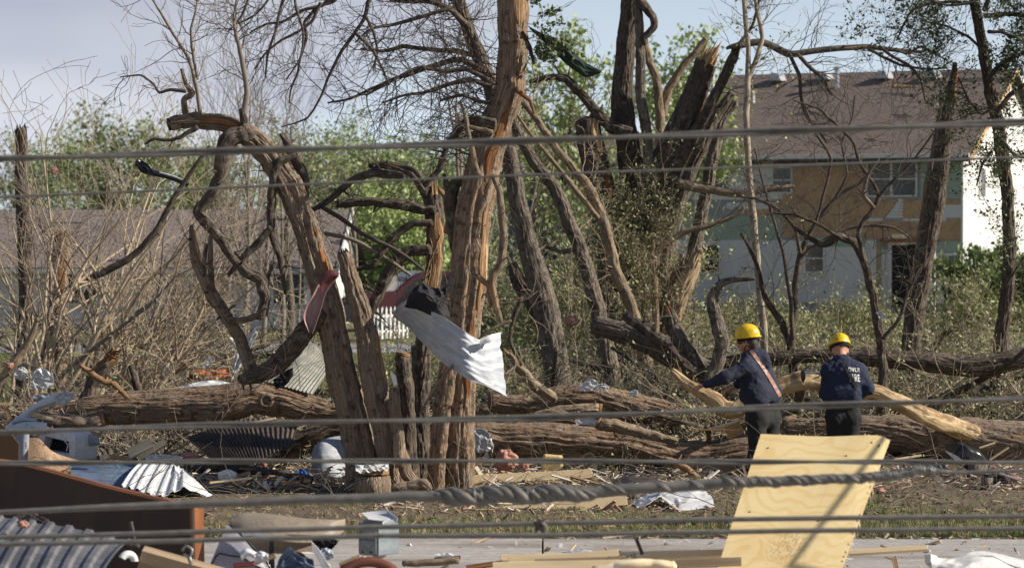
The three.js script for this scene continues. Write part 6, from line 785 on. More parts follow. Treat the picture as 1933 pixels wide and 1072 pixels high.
{ // electric meter box
  const q = P(712, 1008, 22), t = thing('meter_box', 'grey electric meter box lying on the road with its conduit', 'meter box', V(q.x, 0, q.z), undefined, -0.62), k = (x) => M_(x, 22), W = k(44), H = k(62), y = q.y - k(2), gm = std({ map: metalMap([0.50, 0.54, 0.57], [0.58, 0.62, 0.64], 259), metalness: 0.2, roughness: 0.4 });
  const s = new THREE.Shape(); s.moveTo(-0.14, 0); s.lineTo(0.1, 0); s.lineTo(0.1, H * 0.75); s.quadraticCurveTo(0.08, H, -0.02, H); s.quadraticCurveTo(-0.13, H, -0.14, H * 0.75); s.closePath(); const g = new THREE.ExtrudeGeometry(s, { depth: W, bevelEnabled: true, bevelSize: 0.008, bevelThickness: 0.008, bevelSegments: 2, curveSegments: 10 }); g.rotateY(-Math.PI / 2); g.translate(W / 2, y - H * 0.55, 0); local(t, 'housing', g, gm);
  for (const x of [-W * 0.45, W * 0.42]) { const r = new THREE.BoxGeometry(0.012, H * 0.9, 0.012); r.translate(x, y - H * 0.05, 0.115); local(t, 'rib', r, MAT.galv); } { const pl = new RoundedBoxGeometry(W * 0.8, H * 0.42, 0.02, 2, 0.006); pl.translate(0, y - H * 0.32, 0.118); const p = local(t, 'cover', pl, gm); for (const x of [-0.04, 0.04]) { const b = new THREE.CylinderGeometry(0.007, 0.007, 0.012, 8); b.rotateX(Math.PI / 2); b.translate(x, y - H * 0.48, 0.13); local(p, 'bolt', b, MAT.black); } }
  const c = new THREE.CylinderGeometry(0.022, 0.022, 0.5, 14); c.translate(0, y - H * 0.55 - 0.25, 0); local(t, 'conduit', c, MAT.galv); for (const dy of [0.03, 0.1]) { const n = new THREE.CylinderGeometry(0.034, 0.034, 0.03, 8); n.translate(0, y - H * 0.55 - dy, 0); local(t, 'coupling', n, MAT.galv); }
  const w = thing('white_bracket', 'white flat metal bracket resting on top of the meter box', 'bracket', V(q.x, 0, q.z)); part(w, 'plate', sheet('682,968,0.1 706,965,0.15 728,962,0.1', '696,980,-0.1 720,982,-0.1 748,978,-0.05', 21.9, { nu: 12, nv: 8, th: 0.006 }), MAT.whiteMetal); part(w, 'lip', sheet('728,962,0.1 750,978,-0.05', '730,968,0.1 748,988,-0.05', 21.85, { nu: 6, nv: 4, th: 0.005 }), MAT.paleMetal);
}
// lumber across the road at the bottom
plank('stud', 'long pale stud across the road, farthest of the bottom pile', 945, 1056, 1440, 1044, 12, 21.5, MAT.lumber, { th: 0.09, roll: -0.4 }); plank('stud', 'pale stud with a stepped end, left in the bottom pile', 960, 1060, 1168, 1046, 15, 21.1, MAT.lumber, { th: 0.05, roll: -0.3 }); plank('stud', 'brownish stud lying across the bottom pile', 1010, 1064, 1190, 1058, 14, 20.8, MAT.lumberGrey, { th: 0.09, roll: -0.3 }); plank('stud', 'nearest light board along the bottom edge of the pile', 930, 1074, 1180, 1069, 22, 20.3, MAT.lumber, { th: 0.09, roll: -0.3 }); plank('stud', 'pinkish board at the bottom right of the pile', 1230, 1066, 1400, 1060, 16, 20.9, MAT.lumberGrey, { th: 0.06, roll: -0.2 });
plank('stud', 'thin pale board lying on the road right of the plywood', 1586, 1045, 1752, 1035, 9, 23, MAT.lumber, { th: 0.06, roll: -0.4 }); plank('stud', 'small reddish upright stick on the road under the thin board', 1688, 1050, 1696, 1085, 9, 22.2, MAT.tornPale, { th: 0.03 });
{ const t = thing('white_log', 'pale peeled log end lying on the bottom lumber pile', 'log', baseAt(1200, 20.2)); limb(t, 'log', '1120,1078,9 1170,1070,12 1230,1066,12 1275,1068,10', 20.2, MAT.lumber, { furrow: 0.004, lump: 0.15 }); }
{ const t = thing('round_stick', 'brown round stick lying on the road left of the lumber pile', 'stick', baseAt(820, 22.3)); limb(t, 'stick', '760,1064,6 800,1062,7 866,1058,7', 22.3, MAT.barkTan); const u = thing('round_stick', 'shorter grey stick on the road behind the brown one', 'stick', baseAt(850, 23)); limb(u, 'stick', '820,1056,4 868,1052,4', 23, MAT.barkDark); }
plank('bracket_post', 'short black metal post sticking up from the lumber pile', 1201, 1016, 1213, 1046, 7, 20.8, MAT.blackPlastic, { th: 0.05, cat: 'post' }); { const t = thing('wire_tangle', 'tangled grey wire at the foot of the black post', 'wire', baseAt(1190, 20.7)), rng = rngOf(88); const mb = new MB(); for (let k = 0; k < 7; k++) grow(mb, P(1195 + 10 * rng(), 1045 + 15 * rng(), 20.7), V(-1 + rng(), rng() - 0.5, 0.3), 0.22, 0.005, 0, rng, { wig: 1.4 }); part(t, 'strands', mb.geo(), MAT.cableMat, 'stuff'); }
{ const t = sheetThing('white_sack', 'white bulging sack lying at the bottom right corner', 'sack', 'sack', '1757,1048,0 1790,1056,0.3 1850,1042,0.5 1940,1060,0.4', '1765,1120,0 1800,1130,-0.3 1860,1140,-0.4 1950,1130,-0.2', 20.6, std({ map: speckle([0.80, 0.80, 0.78], [0.88, 0.88, 0.86], 261), roughness: 0.7 }), { nu: 60, nv: 40, bulge: 0.12, crumple: [0.012, 4], seed: 103, th: 0.05 }); }
{ // leaning plywood
  const map = tex(1024, 1024, (u, v) => { const w = tf(u, v, 2, 3, 271, 4), kd = (x, y) => Math.hypot(u - x, (v - y) * 1.6), bow = 0.05 / (0.12 + kd(0.62, 0.06)) + 0.03 / (0.1 + kd(0.15, 0.62)), r = Math.sin((v * 20 + w * 12 + bow * 12) * 4.2), f = tf(u, v, 10, 160, 273, 3), kn = Math.min(kd(0.66, 0.055), kd(0.55, 0.045) * 1.8), dirt = smooth(tf(u, v, 140, 140, 277, 3), 0.5, 0.62) * smooth(0.17 - Math.hypot(u - 0.35, v - 0.66), 0, 0.15), seam = smooth(0.004 - Math.abs(u - 0.42), 0, 0.003) * 0.35; let c = mix3([0.955, 0.875, 0.67], [0.90, 0.775, 0.525], smooth(r, 0.1, 1) * 0.42 + f * 0.35 + smooth(tf(u, v, 4, 5, 279, 3), 0.4, 0.75) * 0.35 + seam); c = mix3(c, [0.32, 0.20, 0.12], smooth(0.02 - kn, 0, 0.01)); return mix3(c, [0.58, 0.47, 0.33], dirt * 0.5); });
  const ply = std({ map, roughness: 0.7 }), d = 21.2, top = '1437,819,0.35 1560,824,0.35 1662,823,0.35 1681,833,0.35', bot = '1330,1150,-0.35 1420,1150,-0.35 1500,1150,-0.35 1562,1150,-0.35', t = thing('plywood_sheet', 'pale yellow plywood sheet standing slanted in front of the workers', 'plywood', midOf(top, bot, d)); const g = sheet(top, bot, d, { nu: 16, nv: 24, th: 0.018 }), u = g.attributes.uv; const mx = 1.05, my = 1.5; for (let i = 0; i < u.count; i++) u.setXY(i, u.getX(i) / mx, u.getY(i) / my); part(t, 'panel', g, ply); { const L = lineOf(top, d), B = lineOf(bot, d), mb = new MB(), rg = rngOf(9); for (let k = 0; k < 16; k++) { const r = rg(), p = L.getPoint(1).lerp(B.getPoint(1), r), w = 0.004 + 0.008 * rg(); tube(mb, [p.clone().add(V(-0.01, 0.02, -0.006)), p.clone().add(V(w * 0.6, -0.02, -0.008)), p.clone().add(V(w * 0.9, -0.05 * rg() - 0.02, -0.008))], [0.004, 0.0025, 0.0008], { sides: 4 }); } for (let k = 0; k < 24; k++) { const p = L.getPoint(rg()); tube(mb, [p.clone().add(V(0, -0.01, -0.006)), p.clone().add(V(0.01 * (rg() - 0.5), 0.012 * rg(), -0.008))], [0.006, 0.002], { sides: 4 }); } part(t, 'frayed_edge', mb.geo(), MAT.lumber, 'stuff'); for (const [u, v] of [[0.06, 0.08], [0.95, 0.2], [0.5, 0.12], [0.08, 0.45], [0.94, 0.55], [0.52, 0.5]]) { const n = new THREE.CylinderGeometry(0.006, 0.006, 0.008, 8); n.rotateX(Math.PI / 2); const p = L.getPoint(u).lerp(B.getPoint(u), v); n.translate(p.x, p.y, p.z); part(t, 'nail', n, MAT.rustMetal); } }
}
// ---------------------------------------------------------------- downed cables
function cable(label, spec, d, rpx, o = {}) { const t = thing('power_cable', label, 'cable', baseAt(966, d)), l = trace(spec, d, 0.12), mb = new MB(); if (o.twin) { for (const s of [0, Math.PI]) { const pts = [], fr = frames(l.pts); let L = 0; l.pts.forEach((p, i) => { if (i) L += p.distanceTo(l.pts[i - 1]); const a = L * o.twin + s, r = M_(rpx, d) * 0.55; pts.push(p.clone().addScaledVector(fr[i].N, Math.cos(a) * r).addScaledVector(fr[i].B, Math.sin(a) * r)); }); const m = new MB(); tube(m, pts, pts.map(() => M_(rpx, d) * 0.56), { sides: 10 }); part(t, 'strand', m.geo(), MAT.cableMat); } } else { tube(mb, l.pts, l.rad, { sides: 10 }); part(t, 'wire', mb.geo(), MAT.cableMat); } return t; }
cable('thick twin cable, highest of the downed wires across the picture', '-400,316,6 0,300,6 500,284,6 966,267,6 1450,248,6 1933,231,6 2300,216,6', 15, 7.2, { twin: 2.2 });
cable('thinnest wire, second from the top across the picture', '-400,385,2.4 0,372,2.4 500,351,2.4 966,331,2.4 1450,314,2.4 1933,296,2.4 2300,280,2.4', 17, 2.4);
cable('twin cable running across the trunks at waist height of the workers', '-400,824,5 0,816,5 300,806,5 640,796,5 966,790,5 1400,772,5 1933,752,5 2300,738,5', 15.5, 6, { twin: 2.0 });
cable('level cable passing just above the cable splice', '-400,874,4.5 0,874,4.5 500,871,4.5 966,870,4.5 1450,872,4.5 1933,873,4.5 2300,874,4.5', 16.5, 5.2, { twin: 3.2 });
cable('upper of the two lowest cables, crossing the brown panel', '-400,1028,4 0,1014,5 380,1004,5 700,996,5 1020,988,5 1450,980,5 1933,975,5 2300,972,4', 15.5, 4);
cable('lowest cable, crossing the ribbed roofing sheet', '-400,1036,4 0,1027,5 380,1020,5 700,1012,5 1020,1010,5 1450,1003,5 1933,998,5 2300,996,4', 15.2, 4);
{ const q = P(1020, 998, 15.35), t = thing('cable_clamp', 'small rusty clamp joining the two lowest cables', 'clamp', V(q.x, 0, q.z)), g = new RoundedBoxGeometry(0.06, 0.09, 0.05, 2, 0.01); g.rotateZ(0.15); g.translate(q.x, q.y, q.z); part(t, 'body', g, MAT.rustMetal); for (const s of [-1, 1]) { const b = new THREE.CylinderGeometry(0.007, 0.007, 0.11, 8); b.rotateX(1.2); b.rotateZ(s * 0.7); b.translate(q.x + s * 0.02, q.y + s * 0.025, q.z + 0.02); part(t, 'bolt', b, MAT.galv); } }
{ // spliced, wound cable
  const d = 16, t = thing('spliced_cable', 'grey cable with a thick wound splice, crossing the plywood and main trunk foot', 'cable', baseAt(966, d)), l = trace('-400,990,4 0,968,5 380,950,8 600,944,9 760,938,10 840,938,12 950,936,14 1060,934,14 1200,924,13 1400,910,12 1560,904,11 1680,899,10 1740,888,9 1790,892,4 1933,888,3.5 2300,880,3.5', d, 0.02), fr = frames(l.pts), rnd = rngOf(5), px = (i) => l.pts[i].x / d * F + 966.5;
  const prof = (x) => smooth(x, 790, 860) * (1 - smooth(x, 1700, 1760)), wide = (x) => lerp(1, 0.68, smooth(x, 1040, 1180)) * lerp(1, 0.8, smooth(x, 1350, 1600));
  { const mb = new MB(); tube(mb, l.pts, l.rad.map((r, i) => r * (1 - 0.15 * prof(px(i)))), { sides: 10 }); part(t, 'core', mb.geo(), MAT.cableMat); }
  for (let s = 0; s < 5; s++) { const pts = [], rad = []; let ph = s * 1.257 + n3(s, 1, 2); l.pts.forEach((p, i) => { const x = px(i); if (x < 770 || x > 1780) return; if (i) ph += p.distanceTo(l.pts[i - 1]) * lerp(20, 30, smooth(x, 1040, 1250)) * (1 + 0.5 * n3(x * 0.012, 3, s * 0.2)); const a = prof(x), r = M_(11 * wide(x) * (1 + 0.4 * n3(x * 0.02, s, 2)), d) * a; pts.push(p.clone().addScaledVector(fr[i].N, Math.cos(ph) * r).addScaledVector(fr[i].B, Math.sin(ph) * r)); rad.push(M_(lerp(9, 4.6, smooth(x, 1040, 1180)) * (1 + 0.25 * n3(x * 0.03, s + 5, 1)), d) * (0.35 + 0.65 * a) * (s > 2 ? 0.55 : 1) * (1 + 0.08 * Math.sin(ph * 9 + s))); }); const mb = new MB(); tube(mb, pts, rad, { sides: 12, lump: 0.06 }); part(t, 'winding', mb.geo(), MAT.cableMat); }
  { const mb = new MB(); for (const [a, b, R, step] of [[1640, 1765, 13, 0.016], [840, 1050, 17, 0.035]]) { const pts = []; let ph = 0; l.pts.forEach((p, i) => { const x = px(i); if (x < a || x > b) return; for (let k = 0; k < 6; k++) { ph += 2 * Math.PI * 0.02 / 6 / step; const r = M_(R * (0.75 + 0.3 * n3(x * 0.06, R, 1)), d), q = i + 1 < l.pts.length ? p.clone().lerp(l.pts[i + 1], k / 6) : p; pts.push(q.addScaledVector(fr[i].N, Math.cos(ph) * r).addScaledVector(fr[i].B, Math.sin(ph) * r)); } }); tube(mb, pts, pts.map(() => 0.005), { sides: 5 }); } part(t, 'binding_wire', mb.geo(), MAT.galv); const f = new MB(); for (let k = 0; k < 12; k++) grow(f, P(1745 + rnd() * 25, 888 + rnd() * 14, d), V(0.5 + rnd(), (rnd() - 0.5) * 1.5, rnd() - 0.5), 0.1, 0.002, 0, rnd, { wig: 0.7 }); part(t, 'frayed_wire', f.geo(), MAT.galv, 'stuff'); }
}

// ---------------------------------------------------------------- smaller wreckage
{
  const S = [[430, 905, 472, 892, 7, 31.2, 'lumberGrey', 'grey board scrap on the dark ground between the white ribbed sheet and the grey tub'], [540, 914, 585, 908, 7, 31, 'tornPale', 'small orange-brown board end on the grass before the grey tub'], [395, 912, 470, 903, 4, 30.6, 'lumber', 'thin pale lath right of the white ribbed sheet tip'], [205, 862, 250, 868, 8, 31.6, 'tornPale', 'short pale split board left of the lumber scraps'], [300, 880, 345, 876, 9, 31.2, 'lumber', 'white-painted trim piece below the lumber scraps'], [640, 812, 690, 770, 8, 31.8, 'tornOrange', 'orange split slab wedged behind the arching tree'], [470, 800, 520, 790, 4, 32.4, 'lumber', 'pale bent lath lying over the dark corrugated sheet'], [1010, 905, 1060, 912, 4, 31, 'lumberGrey', 'thin grey stick before the pale plank'], [1290, 985, 1330, 979, 5, 28, 'tornBrown', 'short brown stick on the grass left of the plywood'], [1395, 798, 1345, 812, 12, 33.3, 'lumber', 'pale board lying flat on the logs left of the hooded worker'], [1690, 868, 1740, 860, 4, 32.6, 'lumber', 'thin pale stick in the dark under the right-hand log'], [1870, 868, 1905, 845, 3, 32.6, 'lumber', 'thin pale stick leaning on the right-hand log near the edge'], [1850, 846, 1880, 836, 3, 32.8, 'lumber', 'tiny pale stick on top of the right-hand log'], [1780, 958, 1835, 952, 4, 29.5, 'tornPale', 'small tan chip on the grass below the small stump'], [690, 986, 760, 976, 5, 29, 'lumber', 'thin pale lath on the dirt left of the green painted plank'], [1240, 1004, 1330, 1002, 4, 26.6, 'lumber', 'pale lath at the road edge right of the lumber pile'], [480, 1062, 520, 1048, 9, 20.9, 'lumberGrey', 'grey broken board under the tan shell'], [640, 1066, 680, 1050, 7, 20.5, 'tornPale', 'small broken stick leaning beside the round drum'], [440, 1068, 480, 1064, 10, 20.2, 'redPaint', 'short red painted board at the bottom edge below the tan shell'], [880, 1072, 950, 1062, 9, 20.6, 'tornBrown', 'brown broken board left of the bottom lumber pile'], [395, 1008, 425, 1003, 6, 27, 'tornOrange', 'orange-brown stick on the grass right of the brown panel'], [385, 1000, 420, 990, 4, 27.3, 'barkDark', 'dark stick just above the orange-brown one'], [150, 815, 190, 822, 9, 31.5, 'lumberGrey', 'grey board lying on the white bin'], [100, 770, 140, 762, 6, 32.5, 'tornOrange', 'yellow torn sliver under the bent gutter'], [5, 760, 22, 800, 9, 32, 'tornOrange', 'yellow split board standing at the left edge'], [330, 702, 352, 690, 6, 36, 'tornBrown', 'brown broken stick behind the left trunk near the orange cloth']];
  for (const [a, b, c, e, w, d, m, l] of S) plank('wood_scrap', l, a, b, c, e, w, d, MAT[m], { th: 0.022, roll: -0.5, twist: 0.03 });
  const H = [['560,888 572,886 584,892', '562,902 574,902 584,900', 31.6, 'blue', 'bright blue plastic scrap beside the grey tub'], ['150,826 170,820 186,826', '152,838 172,842 188,840', 31.4, 'tarp', 'grey crumpled plastic right of the white bin'], ['410,892 430,886 446,892', '412,904 432,908 446,902', 31, 'white', 'small crumpled white scrap on the dark ground'], ['610,760 625,752 640,758', '612,772 628,774 640,770', 33, 'pale', 'grey scrap of metal behind the arching tree foot'], ['1430,800 1445,796 1460,800', '1432,810 1446,812 1460,808', 34.6, 'white', 'white scrap on the logs between the workers'], ['1010,992 1025,988 1040,991', '1012,996 1026,997 1040,996', 27.6, 'white', 'flat white scrap on the mown grass strip'], ['600,1040 615,1034 628,1040', '602,1054 616,1058 630,1052', 20.6, 'pale', 'crumpled grey scrap right of the white splinter'], ['480,1046 492,1040 506,1046', '482,1060 494,1062 506,1058', 20.7, 'white', 'white crumpled scrap left of the blue painted panel'], ['820,1046 840,1043 856,1046', '822,1050 840,1052 856,1051', 22.8, 'white', 'thin white scrap on the road near the brown sticks'], ['1070,1040 1100,1037 1130,1041', '1072,1046 1100,1049 1130,1046', 22.2, 'pale', 'grey flat scrap on the road behind the lumber pile'], ['60,748 85,742 105,748', '62,758 85,762 104,756', 32.6, 'tarp', 'grey-blue sheet under the bent gutter'], ['25,700 40,692 52,700', '28,714 40,718 52,712', 34.5, 'white', 'white paper in the thicket at the left edge'], ['300,690 312,684 322,690', '302,698 312,700 322,697', 42, 'white', 'white scrap by the orange cloth'], ['430,640 438,650 446,668', '436,636 448,648 454,664', 42, 'white', 'white narrow sheet behind the split stem']];
  const mm = { blue: std({ color: lin(0.02, 0.10, 0.32), roughness: 0.4 }), white: MAT.whitePlastic, pale: MAT.paleMetal, tarp: MAT.tarp };
  H.forEach(([tp, bt, d, m, l], i) => sheetThing('scrap', l, 'scrap', 'sheet', tp, bt, d, mm[m], { nu: 18, nv: 12, crumple: [0.012, 3], bend: 0.02, seed: 110 + i }));
  // splinters, shingle bits and straw too many to count, thickest among the logs
  const rng = rngOf(4242), ms = [], cs = [], g = new THREE.BoxGeometry(0.16, 0.012, 0.022); const zones = [[130, 700, 30.6, 34, 1300, 0.18], [900, 1420, 30.5, 33.4, 750, 0.12], [1420, 1933, 31, 34, 650, 0.12], [700, 1300, 28.5, 30.5, 320, 0.02], [900, 1450, 20.5, 22.8, 330, 0.04], [380, 760, 20.4, 23, 380, 0.06], [560, 1930, 22.8, 26.2, 420, 0.004]], pal = [[0.55, 0.42, 0.27], [0.30, 0.21, 0.13], [0.68, 0.58, 0.42], [0.16, 0.12, 0.09], [0.62, 0.6, 0.56], [0.36, 0.22, 0.17]];
  for (const [x0, x1, d0, d1, n, up] of zones) for (let k = 0; k < n; k++) { const d = lerp(d0, d1, rng()), p = baseAt(lerp(x0, x1, rng()), d), s = 0.3 + 1.3 * rng() * rng(), m = new THREE.Matrix4(); p.y = groundY(p.x, p.z) + 0.012 + up * rng() * rng(); EU.set((rng() - 0.5) * 1.2, rng() * 6.28, (rng() - 0.5) * 0.9); Q.setFromEuler(EU); m.compose(p, Q, V(s * (0.5 + 1.4 * rng()), s, s * (0.5 + rng()))); ms.push(m); const c = pal[Math.floor(rng() * pal.length)], f = 0.7 + 0.5 * rng(); cs.push(lin(c[0] * f, c[1] * f, c[2] * f)); }
  const o = instanced(scene, 'splinter_debris', g, std({}), ms, cs); o.userData.label = 'splinters and small scraps of wood strewn between the logs and over the road'; o.userData.category = 'debris';
  // dead sticks and twigs lying on the ground
  const t = thing('fallen_twigs', 'broken twigs lying on the dirt and grass around the fallen logs', 'twigs', V(0, 0, -31)); t.userData.kind = 'stuff'; const mb = new MB(); for (let k = 0; k < 260; k++) { const d = 28 + 6.4 * Math.pow(rng(), 0.6), p = baseAt(lerp(60, 1900, rng()), d); p.y = 0.02; const a = rng() * 6.28; grow(mb, p, V(Math.cos(a), 0.18 * rng(), Math.sin(a)), 0.35 + 0.7 * rng(), 0.007, 1, rng, { wig: 0.6, dens: 0.4, spread: 0.8 }); } part(t, 'twigs', mb.geo(), MAT.twigGrey, 'stuff');
}

// ---------------------------------------------------------------- the two workers
const segDist = (p, b) => { const [a, c, ra, rb] = b, abx = c.x - a.x, aby = c.y - a.y, abz = c.z - a.z, t = clamp(((p.x - a.x) * abx + (p.y - a.y) * aby + (p.z - a.z) * abz) / (abx * abx + aby * aby + abz * abz + 1e-9), 0, 1); return Math.hypot(p.x - a.x - abx * t, p.y - a.y - aby * t, p.z - a.z - abz * t) - (ra + (rb - ra) * t); };
const fieldOf = (bones, k = 0.035) => (p) => { let d = 9; for (const b of bones) { const e = segDist(p, b), h = Math.max(k - Math.abs(d - e), 0) / k; d = Math.min(d, e) - h * h * k * 0.25; } return d; };
function meshField(fn, lo, hi, cell) {                           // mesh the zero surface of a distance field inside a box
  const c = lo.clone().lerp(hi, 0.5), half = Math.max(hi.x - lo.x, hi.y - lo.y, hi.z - lo.z) / 2, res = Math.ceil(2 * half / cell) + 4, mc = new MarchingCubes(res, new THREE.MeshBasicMaterial(), false, false, 400000), p = V(0, 0, 0), H = res / 2, s = half * res / (res - 4);
  mc.isolation = 0; for (let z = 0; z < res; z++) for (let y = 0; y < res; y++) for (let x = 0; x < res; x++) { p.set((x - H) / H * s + c.x, (y - H) / H * s + c.y, (z - H) / H * s + c.z); const out = p.x < lo.x || p.x > hi.x || p.y < lo.y || p.y > hi.y || p.z < lo.z || p.z > hi.z; mc.field[x + y * res + z * res * res] = out ? -1 : -fn(p); }
  mc.update(); const n = mc.count, pos = new Float32Array(n * 3), nor = new Float32Array(n * 3); for (let i = 0; i < n * 3; i += 3) { pos[i] = mc.positionArray[i] * s + c.x; pos[i + 1] = mc.positionArray[i + 1] * s + c.y; pos[i + 2] = mc.positionArray[i + 2] * s + c.z; } nor.set(mc.normalArray.subarray(0, n * 3));
  const g = new THREE.BufferGeometry(); g.setAttribute('position', new THREE.BufferAttribute(pos, 3)); g.setAttribute('normal', new THREE.BufferAttribute(nor, 3)); g.setAttribute('uv', new THREE.BufferAttribute(new Float32Array(n * 2), 2)); const uv = g.attributes.uv; for (let i = 0; i < n; i++) uv.setXY(i, pos[i * 3] * 2 + pos[i * 3 + 2], pos[i * 3 + 1] * 2); return g;
}
const boundsOf = (bones, pad) => { const b = new THREE.Box3(); for (const [a, c, ra, rb] of bones) for (const [q, r] of [[a, ra], [c, rb]]) { b.expandByPoint(V(q.x - r, q.y - r, q.z - r)); b.expandByPoint(V(q.x + r, q.y + r, q.z + r)); } return [b.min.subScalar(pad), b.max.addScalar(pad)]; };
const march = (fn, x, y, d0, d1) => { const a = P(x, y, d0), b = P(x, y, d1), L = a.distanceTo(b), dir = b.clone().sub(a).normalize(); let t = 0; for (let i = 0; i < 90 && t < L; i++) { const d = fn(a.clone().addScaledVector(dir, t)); if (d < 0.001) break; t += d * 0.8; } return a.addScaledVector(dir, t); };
function onSurface(fn, quad, nu, nv, d0, d1, lift) {             // a cloth patch laid on a body: quad(u, v) gives the pixel seen there
  const mb = new MB(), n = V(0, 0, 0), e = 0.006; for (let j = 0; j <= nv; j++) for (let i = 0; i <= nu; i++) { const [x, y] = quad(i / nu, j / nv), p = march(fn, x, y, d0, d1); n.set(fn(V(p.x + e, p.y, p.z)) - fn(V(p.x - e, p.y, p.z)), fn(V(p.x, p.y + e, p.z)) - fn(V(p.x, p.y - e, p.z)), fn(V(p.x, p.y, p.z + e)) - fn(V(p.x, p.y, p.z - e))).normalize(); mb.v(p.addScaledVector(n, lift), i / nu, 1 - j / nv); }
  for (let j = 0; j < nv; j++) for (let i = 0; i < nu; i++) { const a = j * (nu + 1) + i, b = a + nu + 1; mb.quad(a, b, b + 1, a + 1); } return mb.geo();
}
const weave = tex(128, 128, (u, v) => 0.5 + 0.5 * (tf(u, v, 40, 40, 301, 2) - 0.5) + 0.12 * Math.sin(u * 400), false);
MAT.skin = std({ map: speckle([0.74, 0.53, 0.43], [0.80, 0.60, 0.49], 303), roughness: 0.55 }); MAT.navy = std({ map: speckle([0.135, 0.155, 0.225], [0.165, 0.185, 0.26], 305), bumpMap: weave, bumpScale: 0.002, roughness: 0.92 }); MAT.navyShirt = std({ map: speckle([0.13, 0.16, 0.25], [0.16, 0.19, 0.285], 307), bumpMap: weave, bumpScale: 0.0015, roughness: 0.9 });
MAT.trousers = std({ map: speckle([0.12, 0.125, 0.135], [0.155, 0.16, 0.165], 309), bumpMap: weave, bumpScale: 0.002, roughness: 0.9 }); MAT.boot = std({ color: lin(0.02, 0.018, 0.016), roughness: 0.5 }); MAT.helmet = std({ map: tex(256, 256, (u, v) => { const c = mix3([0.89, 0.73, 0.10], [0.94, 0.79, 0.14], tf(u, v, 8, 8, 311, 4)); return mix3(c, [0.55, 0.45, 0.16], smooth(tf(u, v, 40, 14, 312, 3), 0.66, 0.74) * 0.7); }), roughness: 0.36 }); MAT.hair = std({ map: fibre([0.22, 0.20, 0.18], [0.36, 0.33, 0.30], 313), roughness: 0.8 });
MAT.strapRed = std({ map: speckle([0.55, 0.41, 0.36], [0.66, 0.50, 0.45], 315), roughness: 0.5 }); MAT.strapBlack = std({ color: lin(0.025, 0.025, 0.028), roughness: 0.3 }); MAT.lens = std({ color: lin(0.01, 0.01, 0.012), roughness: 0.08 });
function person(label, d, fx, J, o) {
  const at = P(fx, 800, d); at.y = 0; const t = thing('person', label, 'person', at), q = (a) => P(a[0], a[1], d - (a[2] ?? 0)), j = {}; for (const k in J) j[k] = q(J[k]);
  const lat = V(0, 0, 0).crossVectors(V(0, 1, 0), o.face).normalize(), up = o.up ?? V(0, 1, 0), fw = o.face, hp = j.head, H = (f, u, l) => hp.clone().addScaledVector(fw, f).addScaledVector(up, u).addScaledVector(lat, l);
  // head: skull, jaw, brow, nose, lips, ears
  const head = [[H(-0.02, 0.03, 0), H(0.02, 0.025, 0), 0.088, 0.085], [H(0.02, -0.05, 0), H(0.055, -0.095, 0), 0.062, 0.036], [H(0.03, -0.03, 0.03), H(0.03, -0.03, -0.03), 0.055, 0.055], [H(0.082, 0.012, 0.03), H(0.082, 0.012, -0.03), 0.02, 0.02], [H(0.098, -0.002, 0), H(0.118, -0.035, 0), 0.011, 0.016], [H(0.092, -0.07, 0.018), H(0.092, -0.07, -0.018), 0.012, 0.012], [H(0.085, -0.083, 0.012), H(0.085, -0.083, -0.012), 0.012, 0.012], [H(-0.01, 0.005, 0.088), H(-0.015, -0.03, 0.086), 0.018, 0.013], [H(-0.01, 0.005, -0.088), H(-0.015, -0.03, -0.086), 0.018, 0.013], [H(-0.03, -0.05, 0), j.neck, 0.06, 0.066]];
  const torso = [[j.neck, j.chest, 0.06, 0.12], [j.chest, j.waist, 0.12, 0.11], [j.waist, j.hip, 0.11, 0.085], [j.shL, j.elL, 0.05, 0.04], [j.elL, j.wrL, 0.038, 0.027], [j.shR, j.elR, 0.05, 0.04], [j.elR, j.wrR, 0.038, 0.027], [j.hipL, j.knL, 0.08, 0.055], [j.knL, j.anL, 0.055, 0.04], [j.hipR, j.knR, 0.08, 0.055], [j.knR, j.anR, 0.055, 0.04], [j.shL, j.shR, 0.05, 0.05]];
  const hand = (w, dir, palm, side) => { // palm and five bent fingers; dir runs to the fingertips, palm is the way the palm faces
    const s = V(0, 0, 0).crossVectors(dir, palm).normalize().multiplyScalar(side), at2 = (a, b, c) => w.clone().addScaledVector(dir, a).addScaledVector(palm, b).addScaledVector(s, c), out = [[at2(-0.01, 0, 0), at2(0.03, 0.003, 0), 0.027, 0.02], [at2(0.03, 0, 0.022), at2(0.085, 0.006, 0.028), 0.016, 0.013], [at2(0.03, 0, -0.012), at2(0.08, 0.006, -0.024), 0.016, 0.012], [at2(0.03, 0, 0.005), at2(0.088, 0.005, 0.003), 0.017, 0.014]];
    [[0.03, 1], [0.011, 1.1], [-0.008, 1.03], [-0.026, 0.82]].forEach(([c, l]) => { const k0 = at2(0.085, 0.006, c), k1 = at2(0.085 + 0.036 * l, 0.018, c * 1.1), k2 = at2(0.085 + 0.052 * l, 0.044, c * 1.1), k3 = at2(0.085 + 0.05 * l, 0.066, c * 1.05); out.push([k0, k1, 0.0105, 0.0095], [k1, k2, 0.0095, 0.0085], [k2, k3, 0.0085, 0.0075]); }); out.push([at2(0.015, 0.008, 0.026), at2(0.05, 0.03, 0.052), 0.015, 0.011], [at2(0.05, 0.03, 0.052), at2(0.075, 0.05, 0.05), 0.011, 0.009]); return out; };
  const hL = hand(j.wrL, o.handL[0], o.handL[1], 1), hR = hand(j.wrR, o.handR[0], o.handR[1], -1), grids = []; for (const [b, cell, k] of [[torso, 0.016, 0.04], [head, 0.0045, 0.028], [hL, 0.0038, 0.008], [hR, 0.0038, 0.008]]) { const [lo, hi] = boundsOf(b, 0.03); grids.push(meshField(fieldOf(b, k), lo, hi, cell)); }
